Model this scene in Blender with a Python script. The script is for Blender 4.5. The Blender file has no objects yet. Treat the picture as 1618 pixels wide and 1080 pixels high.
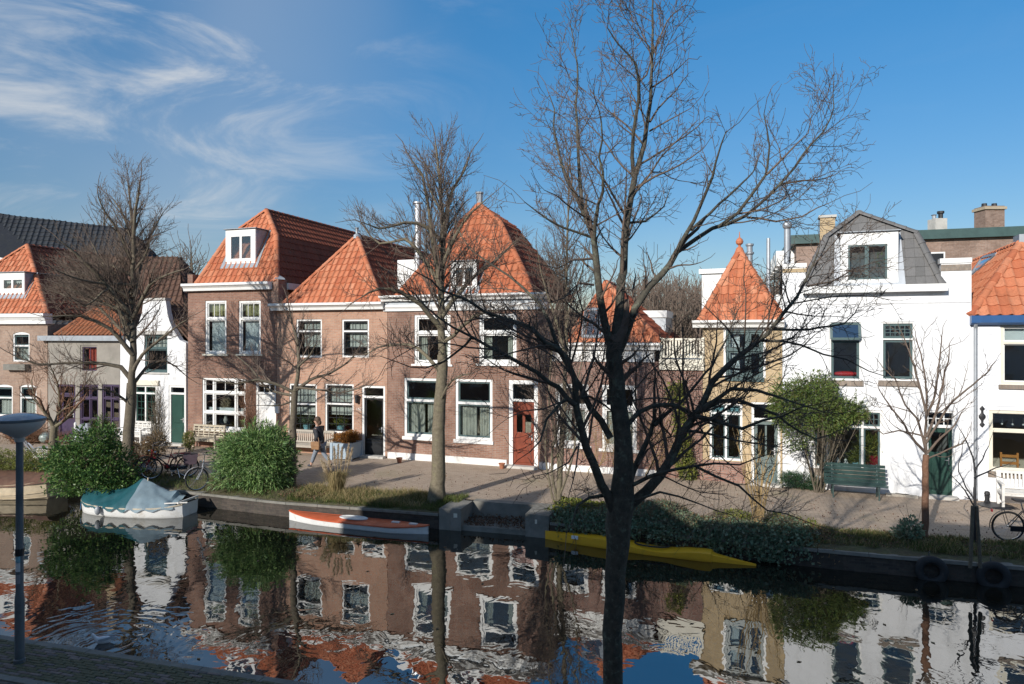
import bpy, bmesh, math, random
import numpy as np
from mathutils import Vector, Matrix, geometry
random.seed(7); np.random.seed(7)
D = bpy.data; SC = bpy.context.scene; COL = SC.collection
rad = math.radians

# ------------------------------------------------------------------ camera
F, CX, HY, HC = 1100.0, 809.0, 530.0, 4.65
CAM = Vector((0, 0, HC))
cd = D.cameras.new('camera'); cam = D.objects.new('camera', cd); COL.objects.link(cam)
cam.location = CAM; cam.rotation_euler = (rad(90), 0, 0)
cd.sensor_width = 36; cd.lens = 36*F/1618; cd.shift_y = -(540-HY)/1618
cd.clip_start = .05; cd.clip_end = 3000
SC.camera = cam
# ------------------------------------------------------------------ sky, sun, exposure
SUN_AZ, SUN_EL = rad(214.7), rad(23.6)          # clockwise from +Y; the sun stands behind the camera, to its left
w = D.worlds.new('World'); SC.world = w; w.use_nodes = True
nt = w.node_tree; nt.nodes.clear()
def N(t, typ, **kw):
    n = t.nodes.new(typ)
    for k, v in kw.items(): setattr(n, k, v)
    return n
sky = N(nt, 'ShaderNodeTexSky', sky_type='NISHITA', sun_disc=False)
sky.sun_elevation = SUN_EL; sky.sun_rotation = SUN_AZ
sky.air_density = 1.0; sky.dust_density = .08; sky.ozone_density = 1.3; sky.altitude = 0
tc = N(nt, 'ShaderNodeTexCoord')
sep = N(nt, 'ShaderNodeSeparateXYZ'); nt.links.new(tc.outputs['Generated'], sep.inputs[0])
def M_(op, a, b=None, c=None, t=nt, clamp=False):
    n = N(t, 'ShaderNodeMath', operation=op, use_clamp=clamp)
    for i, x in enumerate((a, b, c)):
        if x is None: continue
        if isinstance(x, (int, float)): n.inputs[i].default_value = x
        else: t.links.new(x, n.inputs[i])
    return n.outputs[0]
# cirrus: streaky noise on the sphere of directions, combed obliquely
cmb = N(nt, 'ShaderNodeMapping'); nt.links.new(tc.outputs['Generated'], cmb.inputs[0])
mp = N(nt, 'ShaderNodeMapping'); mp.inputs['Rotation'].default_value = (0, rad(40), 0); mp.inputs['Scale'].default_value = (1.0, 1.4, 3.6); mp.inputs['Location'].default_value = (.63, 0, .95)
nt.links.new(tc.outputs['Generated'], mp.inputs[0])
n1 = N(nt, 'ShaderNodeTexNoise'); n1.inputs['Scale'].default_value = 3.0; n1.inputs['Detail'].default_value = 9
n1.inputs['Roughness'].default_value = .62; n1.inputs['Distortion'].default_value = .9
nt.links.new(mp.outputs[0], n1.inputs[0])
n2 = N(nt, 'ShaderNodeTexNoise'); n2.inputs['Scale'].default_value = 2.2; n2.inputs['Detail'].default_value = 3
nt.links.new(cmb.outputs[0], n2.inputs[0])
dv = N(nt, 'ShaderNodeVectorMath', operation='DOT_PRODUCT'); nt.links.new(tc.outputs['Generated'], dv.inputs[0])
dv.inputs[1].default_value = (-.83, -.55, .10)       # cirrus thickens leftward; the unseen cover behind is added to whiten the fill light
bank = N(nt, 'ShaderNodeMapRange', interpolation_type='SMOOTHSTEP'); nt.links.new(dv.outputs['Value'], bank.inputs[0])
for k, v in ((1, -.50), (2, -.08), (3, .04), (4, 1.0)): bank.inputs[k].default_value = v
st = N(nt, 'ShaderNodeMapRange', interpolation_type='SMOOTHSTEP'); nt.links.new(n1.outputs['Fac'], st.inputs[0])
for k, v in ((1, .46), (2, .76), (3, 0), (4, 1.0)): st.inputs[k].default_value = v
veil = N(nt, 'ShaderNodeMapRange', interpolation_type='SMOOTHSTEP'); nt.links.new(n2.outputs['Fac'], veil.inputs[0])
for k, v in ((1, .3), (2, .7), (3, .02), (4, .30)): veil.inputs[k].default_value = v
cov = M_('MULTIPLY', M_('ADD', M_('MULTIPLY', st.outputs[0], .85), veil.outputs[0]), bank.outputs[0], clamp=True)
cov = M_('MULTIPLY', cov, .78)
hs = N(nt, 'ShaderNodeHueSaturation'); hs.inputs['Saturation'].default_value = 1.17; hs.inputs['Value'].default_value = 1.0
tint = N(nt, 'ShaderNodeMix', data_type='RGBA', blend_type='MULTIPLY'); tint.inputs[0].default_value = 1
elm = N(nt, 'ShaderNodeMapRange'); nt.links.new(sep.outputs[2], elm.inputs[0])
for k, v in ((1, 0.), (2, .45), (3, 0.), (4, 1.)): elm.inputs[k].default_value = v
tcol = N(nt, 'ShaderNodeMix', data_type='RGBA'); nt.links.new(elm.outputs[0], tcol.inputs[0])
tcol.inputs[6].default_value = (.54, .52, .575, 1); tcol.inputs[7].default_value = (.70, 1.02, 1.20, 1); nt.links.new(tcol.outputs[2], tint.inputs[7])
nt.links.new(sky.outputs[0], tint.inputs[6]); nt.links.new(tint.outputs[2], hs.inputs['Color'])
mx = N(nt, 'ShaderNodeMix', data_type='RGBA'); nt.links.new(cov, mx.inputs[0])
nt.links.new(hs.outputs[0], mx.inputs[6]); mx.inputs[7].default_value = (6.4, 6.4, 6.3, 1)
bg = N(nt, 'ShaderNodeBackground'); bg.inputs[1].default_value = .097
nt.links.new(mx.outputs[2], bg.inputs[0])
wo = N(nt, 'ShaderNodeOutputWorld'); nt.links.new(bg.outputs[0], wo.inputs[0])
sl = D.lights.new('sun', 'SUN'); sl.energy = 4.1; sl.angle = rad(.53); sl.color = (1, .95, .88)
so = D.objects.new('sun', sl); COL.objects.link(so)
LDIR = Vector((-math.sin(SUN_AZ)*math.cos(SUN_EL), -math.cos(SUN_AZ)*math.cos(SUN_EL), -math.sin(SUN_EL)))
so.rotation_euler = LDIR.to_track_quat('-Z', 'Y').to_euler(); so.location = (-10, -15, 30)
vs = SC.view_settings; SC.display_settings.display_device = 'sRGB'
vs.view_transform = 'Standard'; vs.look = 'None'; vs.exposure = 0.3; vs.gamma = 1; vs.use_curve_mapping = False

# ------------------------------------------------------------------ helpers
def ray(u, v): return Vector(((u-CX)/F, 1, -(v-HY)/F))
def at(u, v, Y): return CAM + ray(u, v)*Y
def gnd(u, v, z=0.0):
    r = ray(u, v); return CAM + r*((z-HC)/r.z)
def rnd(a, b): return random.uniform(a, b)

class MB:
    def __init__(s): s.v = []; s.f = []
    def add(s, vs, fs):
        b = len(s.v); s.v += [tuple(x) for x in vs]; s.f += [tuple(i+b for i in f) for f in fs]; return s
    def box(s, x0, y0, z0, x1, y1, z1):
        if x0 > x1: x0, x1 = x1, x0
        if y0 > y1: y0, y1 = y1, y0
        if z0 > z1: z0, z1 = z1, z0
        return s.add([(x0,y0,z0),(x1,y0,z0),(x1,y1,z0),(x0,y1,z0),(x0,y0,z1),(x1,y0,z1),(x1,y1,z1),(x0,y1,z1)],
              [(0,3,2,1),(4,5,6,7),(0,1,5,4),(1,2,6,5),(2,3,7,6),(3,0,4,7)])
    def bar(s, p0, p1, w, h, up=(0,0,1)):
        p0, p1 = Vector(p0), Vector(p1); d = (p1-p0).normalized(); up = Vector(up)
        x = d.cross(up)
        if x.length < 1e-4: x = d.cross(Vector((1,0,0)))
        x.normalize(); z = x.cross(d); x = x*w/2; z = z*h/2
        return s.add([p0-x-z,p0+x-z,p0+x+z,p0-x+z,p1-x-z,p1+x-z,p1+x+z,p1-x+z],
              [(0,1,2,3),(7,6,5,4),(0,4,5,1),(1,5,6,2),(2,6,7,3),(3,7,4,0)])
    def loft(s, rings, closed=True, caps=True):
        n = len(rings[0]); b = len(s.v)
        for r in rings: s.v += [tuple(p) for p in r]
        for i in range(len(rings)-1):
            for j in range(n if closed else n-1):
                k = (j+1) % n
                s.f.append((b+i*n+j, b+i*n+k, b+(i+1)*n+k, b+(i+1)*n+j))
        if caps and closed:
            s.f.append(tuple(b+j for j in reversed(range(n)))); s.f.append(tuple(b+(len(rings)-1)*n+j for j in range(n)))
        return s
    def tube(s, pts, r, k=8, caps=True):
        pts = [Vector(p) for p in pts]; n = len(pts)
        if not isinstance(r, (list, tuple)): r = [r]*n
        rings = []; ref = None
        for i, p in enumerate(pts):
            t = (pts[min(i+1,n-1)]-pts[max(i-1,0)]).normalized()
            if ref is None:
                ref = Vector((0,0,1)) if abs(t.z) < .9 else Vector((1,0,0))
            x = ref - t*ref.dot(t)
            if x.length < 1e-5: x = t.orthogonal()
            x.normalize(); ref = x; y = t.cross(x)
            rings.append([p + (x*math.cos(a)+y*math.sin(a))*r[i] for a in (2*math.pi*j/k for j in range(k))])
        return s.loft(rings, True, caps)
    def lathe(s, prof, n=16, c=(0,0,0), caps=True):
        c = Vector(c)
        return s.loft([[c+Vector((r*math.cos(2*math.pi*j/n), r*math.sin(2*math.pi*j/n), z)) for j in range(n)] for r, z in prof], True, caps)
    def prism(s, poly, y0, y1):            # poly in (x,z), anticlockwise seen from -y
        n = len(poly); b = len(s.v)
        s.v += [(x,y0,z) for x,z in poly]+[(x,y1,z) for x,z in poly]
        s.f.append(tuple(b+i for i in range(n))); s.f.append(tuple(b+n+i for i in reversed(range(n))))
        for i in range(n):
            j = (i+1) % n; s.f.append((b+j, b+i, b+n+i, b+n+j))
        return s
    def torus(s, c, R, r, axis='y', n=24, k=8):
        rings = []
        for i in range(n):
            a = 2*math.pi*i/n; ring = []
            for j in range(k):
                q = 2*math.pi*j/k; rr = R+r*math.cos(q); h = r*math.sin(q)
                p = (rr*math.cos(a), h, rr*math.sin(a)) if axis == 'y' else (rr*math.cos(a), rr*math.sin(a), h)
                ring.append(Vector(c)+Vector(p))
            rings.append(ring)
        rings.append(rings[0]); return s.loft(rings, True, False)
    def sphere(s, c, r, n=12, m=8, sc=(1,1,1)):
        c = Vector(c); rings = []
        for i in range(m+1):
            a = -math.pi/2+math.pi*i/m; rr = max(math.cos(a), .001)
            rings.append([c+Vector((r*rr*math.cos(2*math.pi*j/n)*sc[0], r*rr*math.sin(2*math.pi*j/n)*sc[1], r*math.sin(a)*sc[2])) for j in range(n)])
        return s.loft(rings, True, True)
    def mesh(s, name, uv=False, smooth=False):
        me = D.meshes.new(name); me.from_pydata(s.v, [], s.f)
        if uv: boxuv(me)
        if smooth:
            me.polygons.foreach_set('use_smooth', [True]*len(me.polygons)); me.set_sharp_from_angle(angle=rad(42))
        return me
    def build(s, name, m, parent=None, smooth=False, uv=False):
        return link(name, s.mesh(name, uv, smooth), m, parent)

def boxuv(me):
    l = me.uv_layers.new(name='UVMap')
    for p in me.polygons:
        n = p.normal
        for li in p.loop_indices:
            c = me.vertices[me.loops[li].vertex_index].co
            if abs(n.z) > .75: l.data[li].uv = (c.x, c.y)
            elif abs(n.x) > abs(n.y): l.data[li].uv = (c.y+.05, c.z)
            else: l.data[li].uv = (c.x, c.z)
def link(name, me, m=None, parent=None):
    o = D.objects.new(name, me)
    if m is not None and len(me.materials) == 0: me.materials.append(m)
    COL.objects.link(o)
    if parent: o.parent = parent
    return o
def tag(o, label=None, cat=None, group=None, kind=None):
    if label: o['label'] = label
    if cat: o['category'] = cat
    if group: o['group'] = group
    if kind: o['kind'] = kind
    return o
def thing(name, label, cat, loc=(0,0,0), rz=0, group=None, mat=None):
    o = D.objects.new(name, None); COL.objects.link(o); o.empty_display_size = .2
    if mat is not None: o.matrix_world = mat
    else: o.location = loc; o.rotation_euler = (0,0,rz)
    return tag(o, label, cat, group)
def np_mesh(name, V, Fq, smooth=True):
    me = D.meshes.new(name); V = np.asarray(V, np.float32).reshape(-1,3); Fq = np.asarray(Fq, np.int32); k = Fq.shape[1]
    me.vertices.add(len(V)); me.vertices.foreach_set('co', V.ravel())
    me.loops.add(Fq.size); me.loops.foreach_set('vertex_index', Fq.ravel())
    me.polygons.add(len(Fq)); me.polygons.foreach_set('loop_start', np.arange(0, Fq.size, k, dtype=np.int32))
    me.polygons.foreach_set('use_smooth', np.full(len(Fq), smooth, dtype=bool))
    me.update(calc_edges=True); return me

# ------------------------------------------------------------------ materials
def new_mat(name):
    m = D.materials.new(name); m.use_nodes = True; t = m.node_tree; t.nodes.clear()
    out = N(t, 'ShaderNodeOutputMaterial'); b = N(t, 'ShaderNodeBsdfPrincipled'); t.links.new(b.outputs[0], out.inputs[0])
    return m, t, b, out
def mixc(t, fac, a, b, blend='MIX'):
    n = N(t, 'ShaderNodeMix', data_type='RGBA', blend_type=blend)
    for i, x in ((0, fac), (6, a), (7, b)):
        if isinstance(x, (int, float)): n.inputs[i].default_value = x
        elif isinstance(x, (tuple, list)): n.inputs[i].default_value = (*x[:3], 1)
        else: t.links.new(x, n.inputs[i])
    return n.outputs[2]
def noise(t, scale, detail=4, rough=.6, vec=None, dist=0):
    n = N(t, 'ShaderNodeTexNoise'); n.inputs['Scale'].default_value = scale; n.inputs['Detail'].default_value = detail
    n.inputs['Roughness'].default_value = rough; n.inputs['Distortion'].default_value = dist
    if vec is None: vec = N(t, 'ShaderNodeNewGeometry').outputs['Position']
    t.links.new(vec, n.inputs[0]); return n.outputs['Fac']
def mrange(t, x, a, b, c=0., d=1.):
    n = N(t, 'ShaderNodeMapRange'); t.links.new(x, n.inputs[0])
    for i, v in enumerate((a, b, c, d)): n.inputs[i+1].default_value = v
    return n.outputs[0]
def bump(t, b, h, strength, dist=.01):
    n = N(t, 'ShaderNodeBump'); n.inputs['Strength'].default_value = strength; n.inputs['Distance'].default_value = dist
    t.links.new(h, n.inputs['Height']); t.links.new(n.outputs[0], b.inputs['Normal'])
def sc3(c, k): return tuple(min(1, x*k) for x in c)
def pm(name, col, rough=.6, var=.18, vs=2.5, bmp=0, bs=30, metal=0, spec=.5, dirt=None, dirtamt=.0, ds=1.2, streak=0):
    m, t, b, o = new_mat(name)
    c = mixc(t, mrange(t, noise(t, vs), .3, .7), sc3(col, 1-var), sc3(col, 1+var))
    if dirt:
        g = mrange(t, noise(t, ds, 6, .7), .62-dirtamt*.3, .75)
        c = mixc(t, M_('MULTIPLY', g, min(1, dirtamt*2), t=t), c, dirt)
    if streak:
        sm = N(t, 'ShaderNodeMapping'); sm.inputs['Scale'].default_value = (4.5, 4.5, .45); t.links.new(N(t, 'ShaderNodeNewGeometry').outputs['Position'], sm.inputs[0])
        c = mixc(t, mrange(t, noise(t, 1, 7, .72, vec=sm.outputs[0]), .50, .74, 0, streak), c, (.36,.35,.31))
        c = mixc(t, mrange(t, noise(t, 1.7, 8, .8), .60, .64, 0, streak*.5), c, (.62,.62,.61))
    t.links.new(c, b.inputs['Base Color'])
    b.inputs['Roughness'].default_value = rough; b.inputs['Metallic'].default_value = metal
    b.inputs['Specular IOR Level'].default_value = spec
    if bmp: bump(t, b, noise(t, bs, 5), bmp, .012)
    return m
def brickm(name, c1, c2, mortar, bw=.21, bh=.064, grime=(.06,.05,.045), ga=.35, bmp=.6, vcol=.5):
    m, t, b, o = new_mat(name)
    uv = N(t, 'ShaderNodeUVMap'); uv.uv_map = 'UVMap'
    br = N(t, 'ShaderNodeTexBrick'); t.links.new(uv.outputs[0], br.inputs[0])
    br.inputs['Color1'].default_value = (*c1, 1); br.inputs['Color2'].default_value = (*c2, 1); br.inputs['Mortar'].default_value = (*mortar, 1)
    br.inputs['Scale'].default_value = 1; br.inputs['Mortar Size'].default_value = .0075; br.inputs['Mortar Smooth'].default_value = .3
    br.inputs['Bias'].default_value = 0; br.inputs['Brick Width'].default_value = bw; br.inputs['Row Height'].default_value = bh
    # uneven firing: large blotches and per-region shifts
    c = mixc(t, mrange(t, noise(t, 1.1, 5, .65), .35, .68, 0, vcol), br.outputs['Color'], sc3(c1, .62), 'MIX')
    c = mixc(t, mrange(t, noise(t, 11, 3), .5, .75, 0, .45), c, sc3(c2, 1.25))
    c = mixc(t, mrange(t, noise(t, .55, 7, .7), .55, .78, 0, ga), c, grime)
    sm = N(t, 'ShaderNodeMapping'); sm.inputs['Scale'].default_value = (5, 5, .55); t.links.new(N(t, 'ShaderNodeNewGeometry').outputs['Position'], sm.inputs[0])
    c = mixc(t, mrange(t, noise(t, 1, 6, .7, vec=sm.outputs[0]), .52, .74, 0, ga), c, grime)
    sp = N(t, 'ShaderNodeTexVoronoi'); sp.feature = 'F1'; sp.inputs['Scale'].default_value = .55; t.links.new(N(t, 'ShaderNodeNewGeometry').outputs['Position'], sp.inputs[0])
    hv = N(t, 'ShaderNodeHueSaturation'); t.links.new(c, hv.inputs['Color']); spx = N(t, 'ShaderNodeSeparateColor'); t.links.new(sp.outputs['Color'], spx.inputs[0])
    t.links.new(mrange(t, spx.outputs[0], 0, 1, .86, 1.12), hv.inputs['Value']); c = mixc(t, .8, c, hv.outputs[0])
    t.links.new(c, b.inputs['Base Color']); b.inputs['Roughness'].default_value = .88; b.inputs['Specular IOR Level'].default_value = .25
    h = M_('ADD', M_('MULTIPLY', br.outputs['Fac'], -1., t=t), M_('MULTIPLY', noise(t, 40, 3), .5, t=t), t=t)
    bump(t, b, h, bmp, .008)
    return m
def rand_fac(t):      # differs tile by tile, for single tiles and for joined ones
    g = N(t, 'ShaderNodeNewGeometry').outputs['Random Per Island']; oi = N(t, 'ShaderNodeObjectInfo').outputs['Random']
    return M_('FRACT', M_('ADD', M_('MULTIPLY', g, 7.31, t=t), M_('MULTIPLY', oi, 5.17, t=t), t=t), t=t)
def tilem(name, cols, rough=.75, moss=(.07,.07,.035), ma=.35):
    m, t, b, o = new_mat(name)
    r = N(t, 'ShaderNodeValToRGB'); t.links.new(rand_fac(t), r.inputs[0]); r.color_ramp.interpolation = 'LINEAR'
    while len(r.color_ramp.elements) < len(cols): r.color_ramp.elements.new(.5)
    for i, c in enumerate(cols):
        r.color_ramp.elements[i].position = i/(len(cols)-1); r.color_ramp.elements[i].color = (*c, 1)
    c = mixc(t, mrange(t, noise(t, 1.3, 7, .72), .5, .75, 0, ma), r.outputs[0], moss)
    c = mixc(t, mrange(t, noise(t, 26, 4), .42, .75, 0, .35), c, sc3(cols[0], .45))
    sm = N(t, 'ShaderNodeMapping'); sm.inputs['Scale'].default_value = (6, 6, .7); t.links.new(N(t, 'ShaderNodeNewGeometry').outputs['Position'], sm.inputs[0])
    c = mixc(t, mrange(t, noise(t, 1, 6, .75, vec=sm.outputs[0]), .52, .74, 0, .34), c, sc3(cols[0], .42))
    c = mixc(t, mrange(t, noise(t, 5, 5, .8), .60, .72, 0, ma), c, (.26,.25,.19))
    t.links.new(c, b.inputs['Base Color']); b.inputs['Roughness'].default_value = rough; b.inputs['Specular IOR Level'].default_value = .3
    bump(t, b, noise(t, 45, 4), .25, .01)
    return m
def leafm(name, cols, rough=.5, trans=.25, spec=.35):
    m, t, b, o = new_mat(name)
    r = N(t, 'ShaderNodeValToRGB'); t.links.new(rand_fac(t), r.inputs[0])
    while len(r.color_ramp.elements) < len(cols): r.color_ramp.elements.new(.5)
    for i, c in enumerate(cols):
        r.color_ramp.elements[i].position = i/(len(cols)-1); r.color_ramp.elements[i].color = (*c, 1)
    t.links.new(r.outputs[0], b.inputs['Base Color']); b.inputs['Roughness'].default_value = rough; b.inputs['Specular IOR Level'].default_value = spec
    if trans:
        tr = N(t, 'ShaderNodeBsdfTranslucent'); t.links.new(r.outputs[0], tr.inputs[0])
        mxs = N(t, 'ShaderNodeMixShader'); mxs.inputs[0].default_value = trans
        t.links.new(b.outputs[0], mxs.inputs[1]); t.links.new(tr.outputs[0], mxs.inputs[2]); t.links.new(mxs.outputs[0], o.inputs[0])
    return m
def glassm(name, tint=(.86,.9,.9), refl=1.0, wav=.04):
    m, t, b, o = new_mat(name); t.nodes.remove(b)
    fr = N(t, 'ShaderNodeFresnel')      # same reflectance from either side of the pane
    bf = N(t, 'ShaderNodeNewGeometry').outputs['Backfacing']; t.links.new(mrange(t, bf, 0, 1, 2.0, 1/2.0), fr.inputs[0])
    tr = N(t, 'ShaderNodeBsdfTransparent'); tr.inputs[0].default_value = (*tint, 1)
    gl = N(t, 'ShaderNodeBsdfGlossy'); gl.inputs['Roughness'].default_value = .015
    bp = N(t, 'ShaderNodeBump'); bp.inputs['Strength'].default_value = wav; bp.inputs['Distance'].default_value = .05
    t.links.new(noise(t, 3.2, 1), bp.inputs['Height']); t.links.new(bp.outputs[0], gl.inputs['Normal'])
    mxs = N(t, 'ShaderNodeMixShader'); t.links.new(M_('MULTIPLY', fr.outputs[0], refl, t=t, clamp=True), mxs.inputs[0])
    t.links.new(tr.outputs[0], mxs.inputs[1]); t.links.new(gl.outputs[0], mxs.inputs[2]); t.links.new(mxs.outputs[0], o.inputs[0])
    return m
def barkm(name, c1, c2, lichen, la=.5, ls=9):
    m, t, b, o = new_mat(name)
    c = mixc(t, mrange(t, noise(t, 14, 6, .7), .35, .68), c1, c2)
    c = mixc(t, mrange(t, noise(t, ls, 6, .75), .54, .66, 0, la), c, lichen)
    t.links.new(c, b.inputs['Base Color']); b.inputs['Roughness'].default_value = .9; b.inputs['Specular IOR Level'].default_value = .2
    tcn = N(t, 'ShaderNodeMapping'); tcn.inputs['Scale'].default_value = (60, 60, 12)
    t.links.new(N(t, 'ShaderNodeNewGeometry').outputs['Position'], tcn.inputs[0])
    bump(t, b, noise(t, 1, 5, .7, vec=tcn.outputs[0]), .8, .02)
    return m

W = {}
W['white'] = pm('white_paint', (.76,.75,.72), .45, .05, 2, .08, 25, dirt=(.35,.33,.28), dirtamt=.22)
W['cream'] = pm('cream_paint', (.70,.65,.53), .5, .06, 2, .05, 25, dirt=(.35,.31,.22), dirtamt=.2)
W['lime'] = pm('white_limewash', (.79,.79,.79), .85, .06, 1.2, .35, 10, dirt=(.50,.50,.48), dirtamt=.26, ds=.8, streak=.34)
W['limeold'] = pm('worn_limewash', (.74,.74,.74), .9, .06, 2, .4, 12, dirt=(.33,.32,.32), dirtamt=.35, ds=2.2, streak=.4)
W['boardw'] = pm('white_board', (.79,.80,.82), .6, .03, 1.5, .08, 20, dirt=(.6,.6,.6), dirtamt=.12, streak=.22)
W['plaster'] = pm('grey_plaster', (.27,.245,.21), .9, .15, 1.5, .3, 18, dirt=(.13,.13,.10), dirtamt=.3)
W['concrete'] = pm('concrete', (.20,.19,.165), .9, .2, 3, .5, 22, dirt=(.07,.07,.05), dirtamt=.35)
W['stone'] = pm('pale_stone', (.48,.46,.42), .8, .12, 4, .2, 25, dirt=(.2,.19,.16), dirtamt=.25)
W['green'] = pm('dark_green_paint', (.022,.062,.048), .35, .15, 3, .05, 20)
W['benchgreen'] = pm('bench_green_paint', (.045,.085,.078), .38, .15, 3, .08, 30, dirt=(.1,.12,.1), dirtamt=.15)
W['black'] = pm('black_paint', (.014,.015,.017), .35, .2, 3)
W['greysash'] = pm('green_grey_paint', (.06,.10,.10), .4, .12, 3)
W['greydoor'] = pm('grey_green_door', (.12,.16,.155), .45, .15, 3, .05, 20)
W['purple'] = pm('purple_paint', (.055,.035,.075), .45, .15, 3)
W['reddoor'] = pm('red_brown_varnish', (.20,.045,.022), .35, .25, 5, .1, 30)
W['bluegut'] = pm('blue_gutter_paint', (.035,.10,.24), .35, .1, 3)
W['lead'] = pm('lead_sheet', (.30,.32,.34), .55, .15, 4, .15, 10, metal=.3)
W['zinc'] = pm('zinc', (.36,.38,.40), .5, .12, 4, .05, 12, metal=.5)
W['steel'] = pm('stainless_steel', (.68,.68,.68), .42, .08, 3, .03, 8, metal=.75)
W['iron'] = pm('dark_iron', (.02,.02,.022), .5, .2, 6)
W['teak'] = pm('weathered_wood', (.46,.40,.30), .75, .16, 9, .2, 40, dirt=(.24,.2,.14), dirtamt=.2)
W['greywood'] = pm('silvered_wood', (.40,.36,.30), .8, .16, 9, .25, 40, dirt=(.22,.19,.15), dirtamt=.25)
W['whitewood'] = pm('white_wood', (.66,.64,.60), .6, .08, 6, .1, 30, dirt=(.36,.33,.28), dirtamt=.25)
W['room'] = pm('room_wall', (.58,.50,.40), .9, .1, 1)
W['roomf'] = pm('room_floor', (.26,.17,.10), .7, .2, 2)
W['curtain'] = pm('net_curtain', (.66,.64,.58), .9, .06, 8)
W['curtainb'] = pm('beige_curtain', (.55,.53,.46), .9, .08, 8)
W['curtainy'] = pm('yellow_curtain', (.47,.42,.20), .9, .3, 14)
W['curtainr'] = pm('red_curtain', (.55,.10,.07), .9, .15, 8)
W['blind'] = pm('white_blind', (.74,.76,.76), .8, .05, 2)
W['bluefab'] = pm('pale_blue_blind', (.25,.48,.55), .8, .35, 16)
W['glass'] = glassm('window_glass')
W['glasst'] = glassm('tilted_glass', (.35,.42,.5), 3.0)
W['brickC'] = brickm('brick_red_brown', (.245,.12,.083), (.32,.18,.125), (.30,.27,.24), ga=.3)
W['brickP'] = brickm('brick_salmon', (.41,.215,.14), (.475,.285,.195), (.42,.35,.29), ga=.15, vcol=.3)
W['brickD'] = brickm('brick_purple_red', (.245,.125,.085), (.325,.19,.135), (.33,.29,.26), ga=.3)
W['brickA'] = brickm('brick_brown', (.31,.20,.145), (.39,.27,.20), (.33,.30,.26), ga=.25)
W['brickE'] = brickm('brick_dark_red', (.25,.13,.10), (.34,.20,.155), (.31,.28,.25), ga=.3)
W['brickF'] = brickm('brick_yellow', (.44,.32,.18), (.52,.39,.23), (.45,.38,.28), ga=.12, vcol=.25)
W['brickI'] = brickm('brick_far', (.24,.155,.115), (.34,.24,.19), (.30,.26,.23), bw=.23, bh=.075, ga=.3)
W['brickQ'] = brickm('brick_quay', (.055,.045,.04), (.10,.08,.065), (.075,.07,.06), ga=.5, grime=(.03,.035,.025))
W['sillbrick'] = brickm('sill_brick', (.24,.19,.15), (.32,.26,.21), (.25,.23,.2), bw=.07, bh=.3)
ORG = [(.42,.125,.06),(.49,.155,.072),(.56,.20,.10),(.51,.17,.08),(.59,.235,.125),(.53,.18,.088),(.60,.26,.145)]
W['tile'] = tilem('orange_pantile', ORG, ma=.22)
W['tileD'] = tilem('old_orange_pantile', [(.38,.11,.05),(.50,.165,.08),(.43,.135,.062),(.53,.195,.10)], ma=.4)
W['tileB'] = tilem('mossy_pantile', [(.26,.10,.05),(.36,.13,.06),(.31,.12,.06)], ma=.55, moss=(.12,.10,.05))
W['tileS'] = tilem('shade_toned_pantile', [(.20,.055,.03),(.26,.075,.04),(.23,.065,.034)], ma=.35)  # darkened copy of the orange pantile: shade of the side slopes put into the colour
W['tileK'] = tilem('black_pantile', [(.030,.032,.037),(.042,.045,.05),(.036,.04,.045)], rough=.5, ma=.2)
W['tileBr'] = tilem('brown_pantile', [(.10,.055,.04),(.14,.075,.05),(.12,.065,.045)], ma=.4)
W['tileG'] = tilem('grey_flat_tile', [(.125,.122,.118),(.165,.16,.155),(.145,.14,.136)], rough=.6, ma=.15, moss=(.09,.09,.08))
W['bark1'] = barkm('lichen_bark', (.062,.056,.046), (.125,.115,.088), (.23,.26,.19), .62, 11)
W['barkt'] = barkm('twig_bark', (.13,.095,.075), (.19,.145,.115), (.22,.20,.13), .4, 20)
W['bark2'] = barkm('pale_bark', (.13,.11,.075), (.22,.185,.13), (.25,.24,.12), .5, 8)
W['bark3'] = barkm('grey_brown_bark', (.11,.092,.068), (.18,.15,.11), (.21,.20,.11), .4, 8)
W['barkr'] = barkm('red_brown_bark', (.17,.09,.055), (.26,.145,.095), (.24,.2,.14), .3, 14)
W['stem'] = barkm('straw_stem', (.30,.21,.10), (.42,.30,.15), (.3,.25,.1), .2, 20)
W['laurel'] = leafm('laurel_leaves', [(.03,.08,.025),(.08,.17,.045),(.15,.25,.065),(.05,.12,.035),(.21,.28,.09)], .35)
W['bamboo'] = leafm('oleander_leaves', [(.06,.13,.045),(.15,.27,.08),(.24,.36,.12),(.10,.19,.06),(.32,.40,.16)], .45)
W['climb'] = leafm('climber_leaves', [(.05,.09,.025),(.12,.19,.045),(.20,.25,.06),(.08,.13,.035),(.17,.15,.05)], .5)
W['box'] = leafm('juniper_leaves', [(.015,.045,.02),(.03,.08,.035),(.05,.10,.04)], .5)
W['ivy'] = leafm('ivy_leaves', [(.10,.17,.11),(.20,.29,.18),(.14,.21,.13),(.30,.36,.24),(.24,.20,.13)], .35)
W['ivyy'] = leafm('yellow_ivy_leaves', [(.14,.17,.03),(.26,.26,.06),(.20,.22,.045),(.09,.13,.03)], .5)
W['grass'] = leafm('grass_blades', [(.05,.10,.02),(.10,.15,.03),(.16,.15,.05),(.07,.12,.025),(.20,.17,.08)], .6, .3)
W['straw'] = leafm('dry_grass', [(.36,.27,.13),(.46,.36,.19),(.28,.22,.10),(.22,.22,.09)], .6, .3)
W['plume'] = leafm('pampas_plume', [(.55,.44,.30),(.64,.54,.39),(.48,.38,.25)], .8, .3)
W['rust'] = leafm('rusty_leaves', [(.28,.10,.02),(.38,.16,.03),(.20,.09,.025),(.12,.09,.03)], .6, .25)
W['dry'] = leafm('dry_leaves', [(.20,.12,.06),(.28,.18,.09),(.14,.09,.05),(.24,.20,.10)], .7, .2)
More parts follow.
